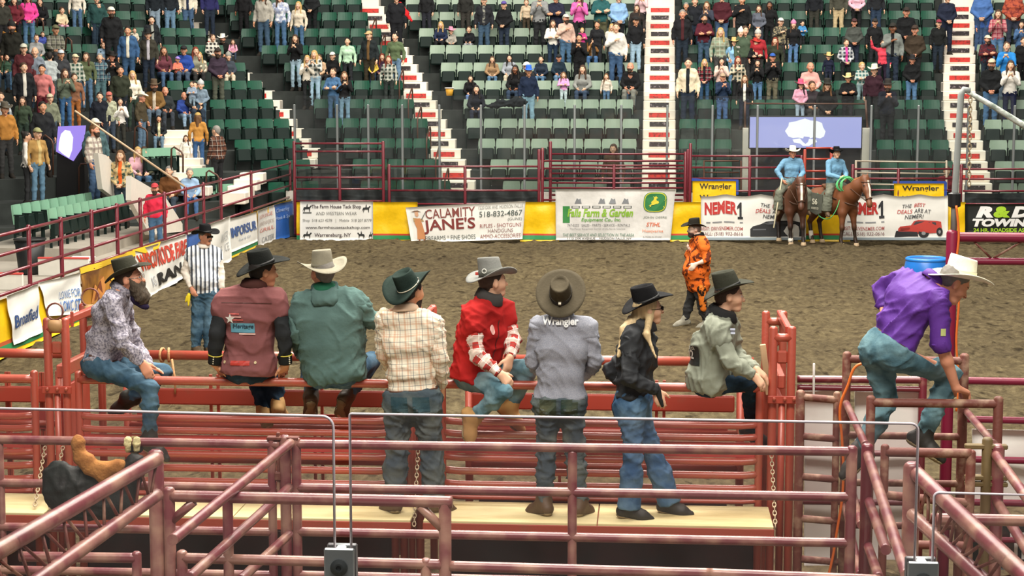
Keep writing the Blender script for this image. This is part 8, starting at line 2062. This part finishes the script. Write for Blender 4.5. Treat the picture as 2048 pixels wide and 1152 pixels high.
h 1020 160|K m p sb cap:e8e0d8 m3a3a36a89a7a 3a3a3a|man in white and red cap with printed black t-shirt
h 170 530|N m p sd - ddd0b4+1f2428 2a3444|man in cream jacket over black t-shirt and dark jeans
h 320 540|H f p ll - p7a2430232024+1c1c1e 3a5a7c|blonde woman in red and black checked shirt, glasses
h 475 530|P f p ld - e4c4b8 2a2a2c|dark-haired woman in pale pink top with glasses
h 485 670|P m r sg cap:b09a80 26364f 4a6a98|man in tan cap and navy t-shirt wiping his face low by the glass
h 625 515|K f p lr - p33403ad8ccb0 26282a|woman in dark green flannel shirt with hand at her neck
h 690 690|N f p la - 1f1f21+eceade 2a3040|woman in black with a long white scarf by the glass
h 810 545|P f p ld - 1c1d1f 5a7ea4|dark-haired woman in black sweater and blue jeans
h 945 485|P m r sb cap:2f5cb0 1d1e20 6a6654|man in blue cap and black jacket holding a phone
i 320 -130|N m p sb - 1f2126 3a3a34|person in black and camouflage trousers at the top edge
i 545 -150|N m p sb - 4a4a40 c4b08a|person in khaki trousers at the top edge
i 710 -130|H f p lb - e8b8c8 1f2022|person in pink sweatshirt at the top edge with hands clasped
i 890 -150|N m p sb - 26282c 2f3f55|person in dark jacket and jeans at the top edge right of the pink sweatshirt
i 125 185|N f p lb bea:e088b0 1d1e21 5a7ea8|woman in pink knit cap and black coat
i 205 190|C k p sd - 4a8ac0 26282a|child in blue jacket with orange sleeves held up beside the pink knit cap
i 685 165|H m r sb cap:4a2a2c 4a4e4a 2a3040|man in dark cap and grey zipped jacket holding a green can
i 875 165|N m m sd cap:2a2624 1c1d1f 2a2c30|man in dark cap and black hooded coat
i 1040 205|K m b sd cap:26241f 7a807c+1c1d20 2a3444|man in dark cap with grey shirt open over a black t-shirt
i 1165 60|H m r sd cap:2c2420 191a1c 1f2022|man in black t-shirt and cap holding a yellow cup at the top
i 1245 225|H m r sb cap:3a2c24 3c3228 2a2a2c|man in brown camouflage jacket near the right
i 610 360|H f p tb - p3a3f4cc8ccd0+e04aa0 26282a|woman in open checked shirt over a hot pink top
i 450 475|N k p sb cow:e0c080 1f2438 2a3040|boy in straw cowboy hat and navy t-shirt
i 950 365|W f p sb - e0485a 2a2030|woman in coral red sweatshirt waving her right arm
i 275 560|T m r x - e0a8a0 5a7a78|heavy person in salmon pink sweater sitting
i 755 560|C k p sl - p3a6a6ac0c8c0 8aa4a8|small blond child in teal checked shirt
i 190 700|H k p ld cow:e0587c e8a8c0 b0c4d8|girl in red cowboy hat and pink sweater by the rail
i 290 725|T m m sb - 3a3438 3a3a3a|dark-haired man leaning toward the pink sweater girl
i 435 705|H f p la cow:26241f 1d1d1e 2a2a2c|woman in black hat with curly hair and black top by the rail
i 630 660|C m m sd cow:e0c890 1b1c1e 26282a|man in straw cowboy hat and black t-shirt behind the rail
i 870 575|N m p sb cow:f0e8cc 38202a 26282a|young man in cream cowboy hat and dark maroon sweatshirt
i 995 710|P m r sg cow:2a2622 22252e 26282a|man in dark hat half hidden behind the maroon sweatshirt
i 1220 490|H m r sb cow:1f1f22 1a1b1d 5a7ea4|man in black cowboy hat and black sweatshirt with a red flag print
j 265 175|N m p sb cap:8a3040 1d1f20 26303c|man in red and white cap and black jacket beside the right stairs
j 345 -60|H m p sb - 22283a 22283a|man in navy with a beanie-like cap held low on the right stairs
j 690 25|N m r x - 3a5a9a 3a4f70|balding man in blue denim shirt at the far right
j 670 -110|H m p sb - 4a6ea8 3a4f70|person in denim jacket at the top edge behind the balding man
j 815 85|P f p lb - pc07a809a3a4c 5a7ea4|woman in pink and red checked shirt at the far right
j 960 -110|H m p sb - mb0543c7a3430 3a4050|person in rust patterned shirt at the top right edge
j 1030 190|P f p ld - 4a6a94 4a6a94|dark-haired woman in denim shirt at the right edge
j 715 320|C m r sb cap:d8cdb8 m5a2028232630 26303c|man in cream cap and dark red tartan jacket with crossed arms
j 895 380|P f p tb - 2f86d0 5a6a7a|woman in bright blue sweater holding her hands together
j 1045 340|N m p sb - 1c1c1e 1c1c1e|person in long black coat at the right edge
j 755 535|H m r sb cap:cdbfa4 1b1d1f 4a6e94|man in tan cap and black fleece at the far right
j 930 550|P f p lb - dcd8d0 1f2440|woman in cream shawl over black top at the far right
g 770 1322|N f p lb - 5a4a3a 26282a|long-haired person seen through the rails above the green-lettered banner
i 1534 1465|T f p sb - 8a3038 3a3a3a|person in red top low behind the right-hand rails by the leaning pole
e 1440 -60|N m p sd - 1d1e22 1d1e22|person in black at the top of the slanting stairs holding a red cloth
"""
def place_head(px, py, tall, sitting):
    best = None
    for k in range(-1, 13):
        zf = ROW_Z(k)
        # far rows
        Y = ROW_Y(k) - (.36 if not sitting else .16)
        p = at_Y(px, py, Y)
        cand = []
        if p.x > AX['B'][k] - .6: cand.append((p, 180))
        c = corner_row(k) + CN * (.36 if not sitting else .16); d = ray(px, py)
        t = (c - CAM).dot(CN) / d.dot(CN); q = CAM + d * t
        if (q - c).dot(CD) > -.2: cand.append((q, 180 - 22))
        for p, yaw in cand:
            need = p.z - zf
            sc = need / tall
            err = abs(math.log(max(sc, .05)))
            if best is None or err < best[0]: best = (err, p, zf, sc, yaw, k)
    return best
rgc = random.Random(11)
for line in CROWD.strip().split('\n'):
    head, spec, label = line.split('|')[:3]; extra = line.split('|')[3] if line.count('|') > 2 else ''
    rg, zx, zy = head.split(); ox, oy, sc_ = REG[rg]
    px, py = ox + float(zx) / sc_, oy + float(zy) / sc_
    pose, sex, skin, hair, hat, top, trs = spec.split()
    T = template(pose, sex); sit = pose in 'TU'
    tall = T['tall'] + (.10 if hat.startswith('cow') else .03 if hat != '-' else .012)
    kid = .66 if sex == 'k' else (.95 if sex == 'f' else 1.0)
    ex = extra[1:].split()
    if len(ex) > 1:
        q = at_Y(px, py, float(ex[1])); zf = float(ex[2]); s = max(.75, min(1.12, (q.z - zf) / tall)); zf = q.z - s * tall; yaw = 165
    else:
        err, q, zf, s, yaw, k = place_head(px, py, tall * kid, sit)
        s = s * kid; 
        s = max(.78 * kid, min((1.06 if sit else 1.16) * kid, s))
        if label.startswith(('baby', 'toddler', 'small child held', 'child in blue jacket', 'blond child', 'little girl in pink top held', 'small child in grey-blue')): s = .52; zf = q.z - tall * s
    if ex: yaw = float(ex[0])
    yaw += rgc.uniform(-14, 14)
    o = bpy.data.objects.new('person', T['body']); COL.objects.link(o)
    o.location = (q.x, q.y, zf); o.rotation_euler = (0, 0, -R(yaw)); o.scale = (s * (1.06 if 'heavy' in label or 'big man' in label else 1), s, s)
    slot(o, SKIN[skin]); tag(o, label, 'person', 'spectators in the stands')
    def kid_part(nm, me, m, M=None):
        c = bpy.data.objects.new(nm, me); COL.objects.link(c); c.parent = o
        if M is not None: c.matrix_local = M
        slot(c, m); return c
    kid_part('jacket' if 'jacket' in label or 'coat' in label else 'shirt', T['top'], crowd_cloth(top.split('+')[0]))
    if '+' in top: kid_part('undershirt', T['front'], crowd_cloth(top.split('+')[1]))
    kid_part('jeans' if 'jeans' in label else 'trousers', T['pants'], crowd_cloth(trs)); kid_part('shoes', T['shoes'], cloth_mat('2a2622'))
    HT = Matrix.Translation(T['head']) @ Matrix.Rotation(R(rgc.uniform(-18, 18)), 4, 'Z') @ Matrix.Scale(T['hk'], 4)
    if hair != 'x':
        kid_part('hair', HM[hair[0]], mat('hair_' + HCOL[hair[1]], HCOL[hair[1]], .7, noise=.2, nscale=40), HT)
    if hat != '-':
        hk, hc = hat.split(':'); kid_part({'cap': 'cap', 'bea': 'knit_cap', 'cow': 'cowboy_hat'}[hk], HATM[hk], mat('felt_' + hc, hc, .85, noise=.08, nscale=12), HT)
    if 'beard' in label or (skin == 'r' and sex == 'm' and rgc.random() < .35): kid_part('beard', BEARD, HAIR['brown'], HT)

V, F = surfnet([('c', at_Y(800, 8, 55.0), at_Y(812, 28, 54.9), .07, .10), ('c', at_Y(812, 28, 54.9), at_Y(824, 42, 54.9), .09, .03)], .02, .05)
o = bpy.data.objects.new('cloth', np_mesh('cloth', folds(V, F, .02, 3, .1), F, cloth_mat('d0282c'))); COL.objects.link(o); tag(o, 'bright red cloth hanging from a hand at the top of the slanting stairs', 'cloth')
p = at_Y(899, 183, 51.9)
bk = empty('bucket', p, 'small yellow and white bucket on the slanting stairs, beside the pale seats', 'bucket')
part('body', MB().lathe([(.09, -.12), (.12, .10)], p, 14).mesh('body', mat('bucket_yellow', 'e0a838', .5), True), bk); part('rim', MB().torus(p + Vector((0, 0, .10)), .125, .018, n=16).mesh('rim', mat('plastic_white', 'e8e6e0', .5), True), bk)
V, F = surfnet([('e', at_Y(1005, 207, 50.2), (.30, .12, .12), _A), ('e', at_Y(1035, 204, 50.2), (.28, .12, .14), _A), ('e', at_Y(985, 212, 50.2), (.18, .1, .08), _A)], .025, .08)
o = bpy.data.objects.new('coat', np_mesh('coat', folds(V, F, .03, 5, .14), F, cloth_mat('22262a'))); COL.objects.link(o); tag(o, 'black coat thrown over the pale seats beside the blue-hatted man', 'coat')
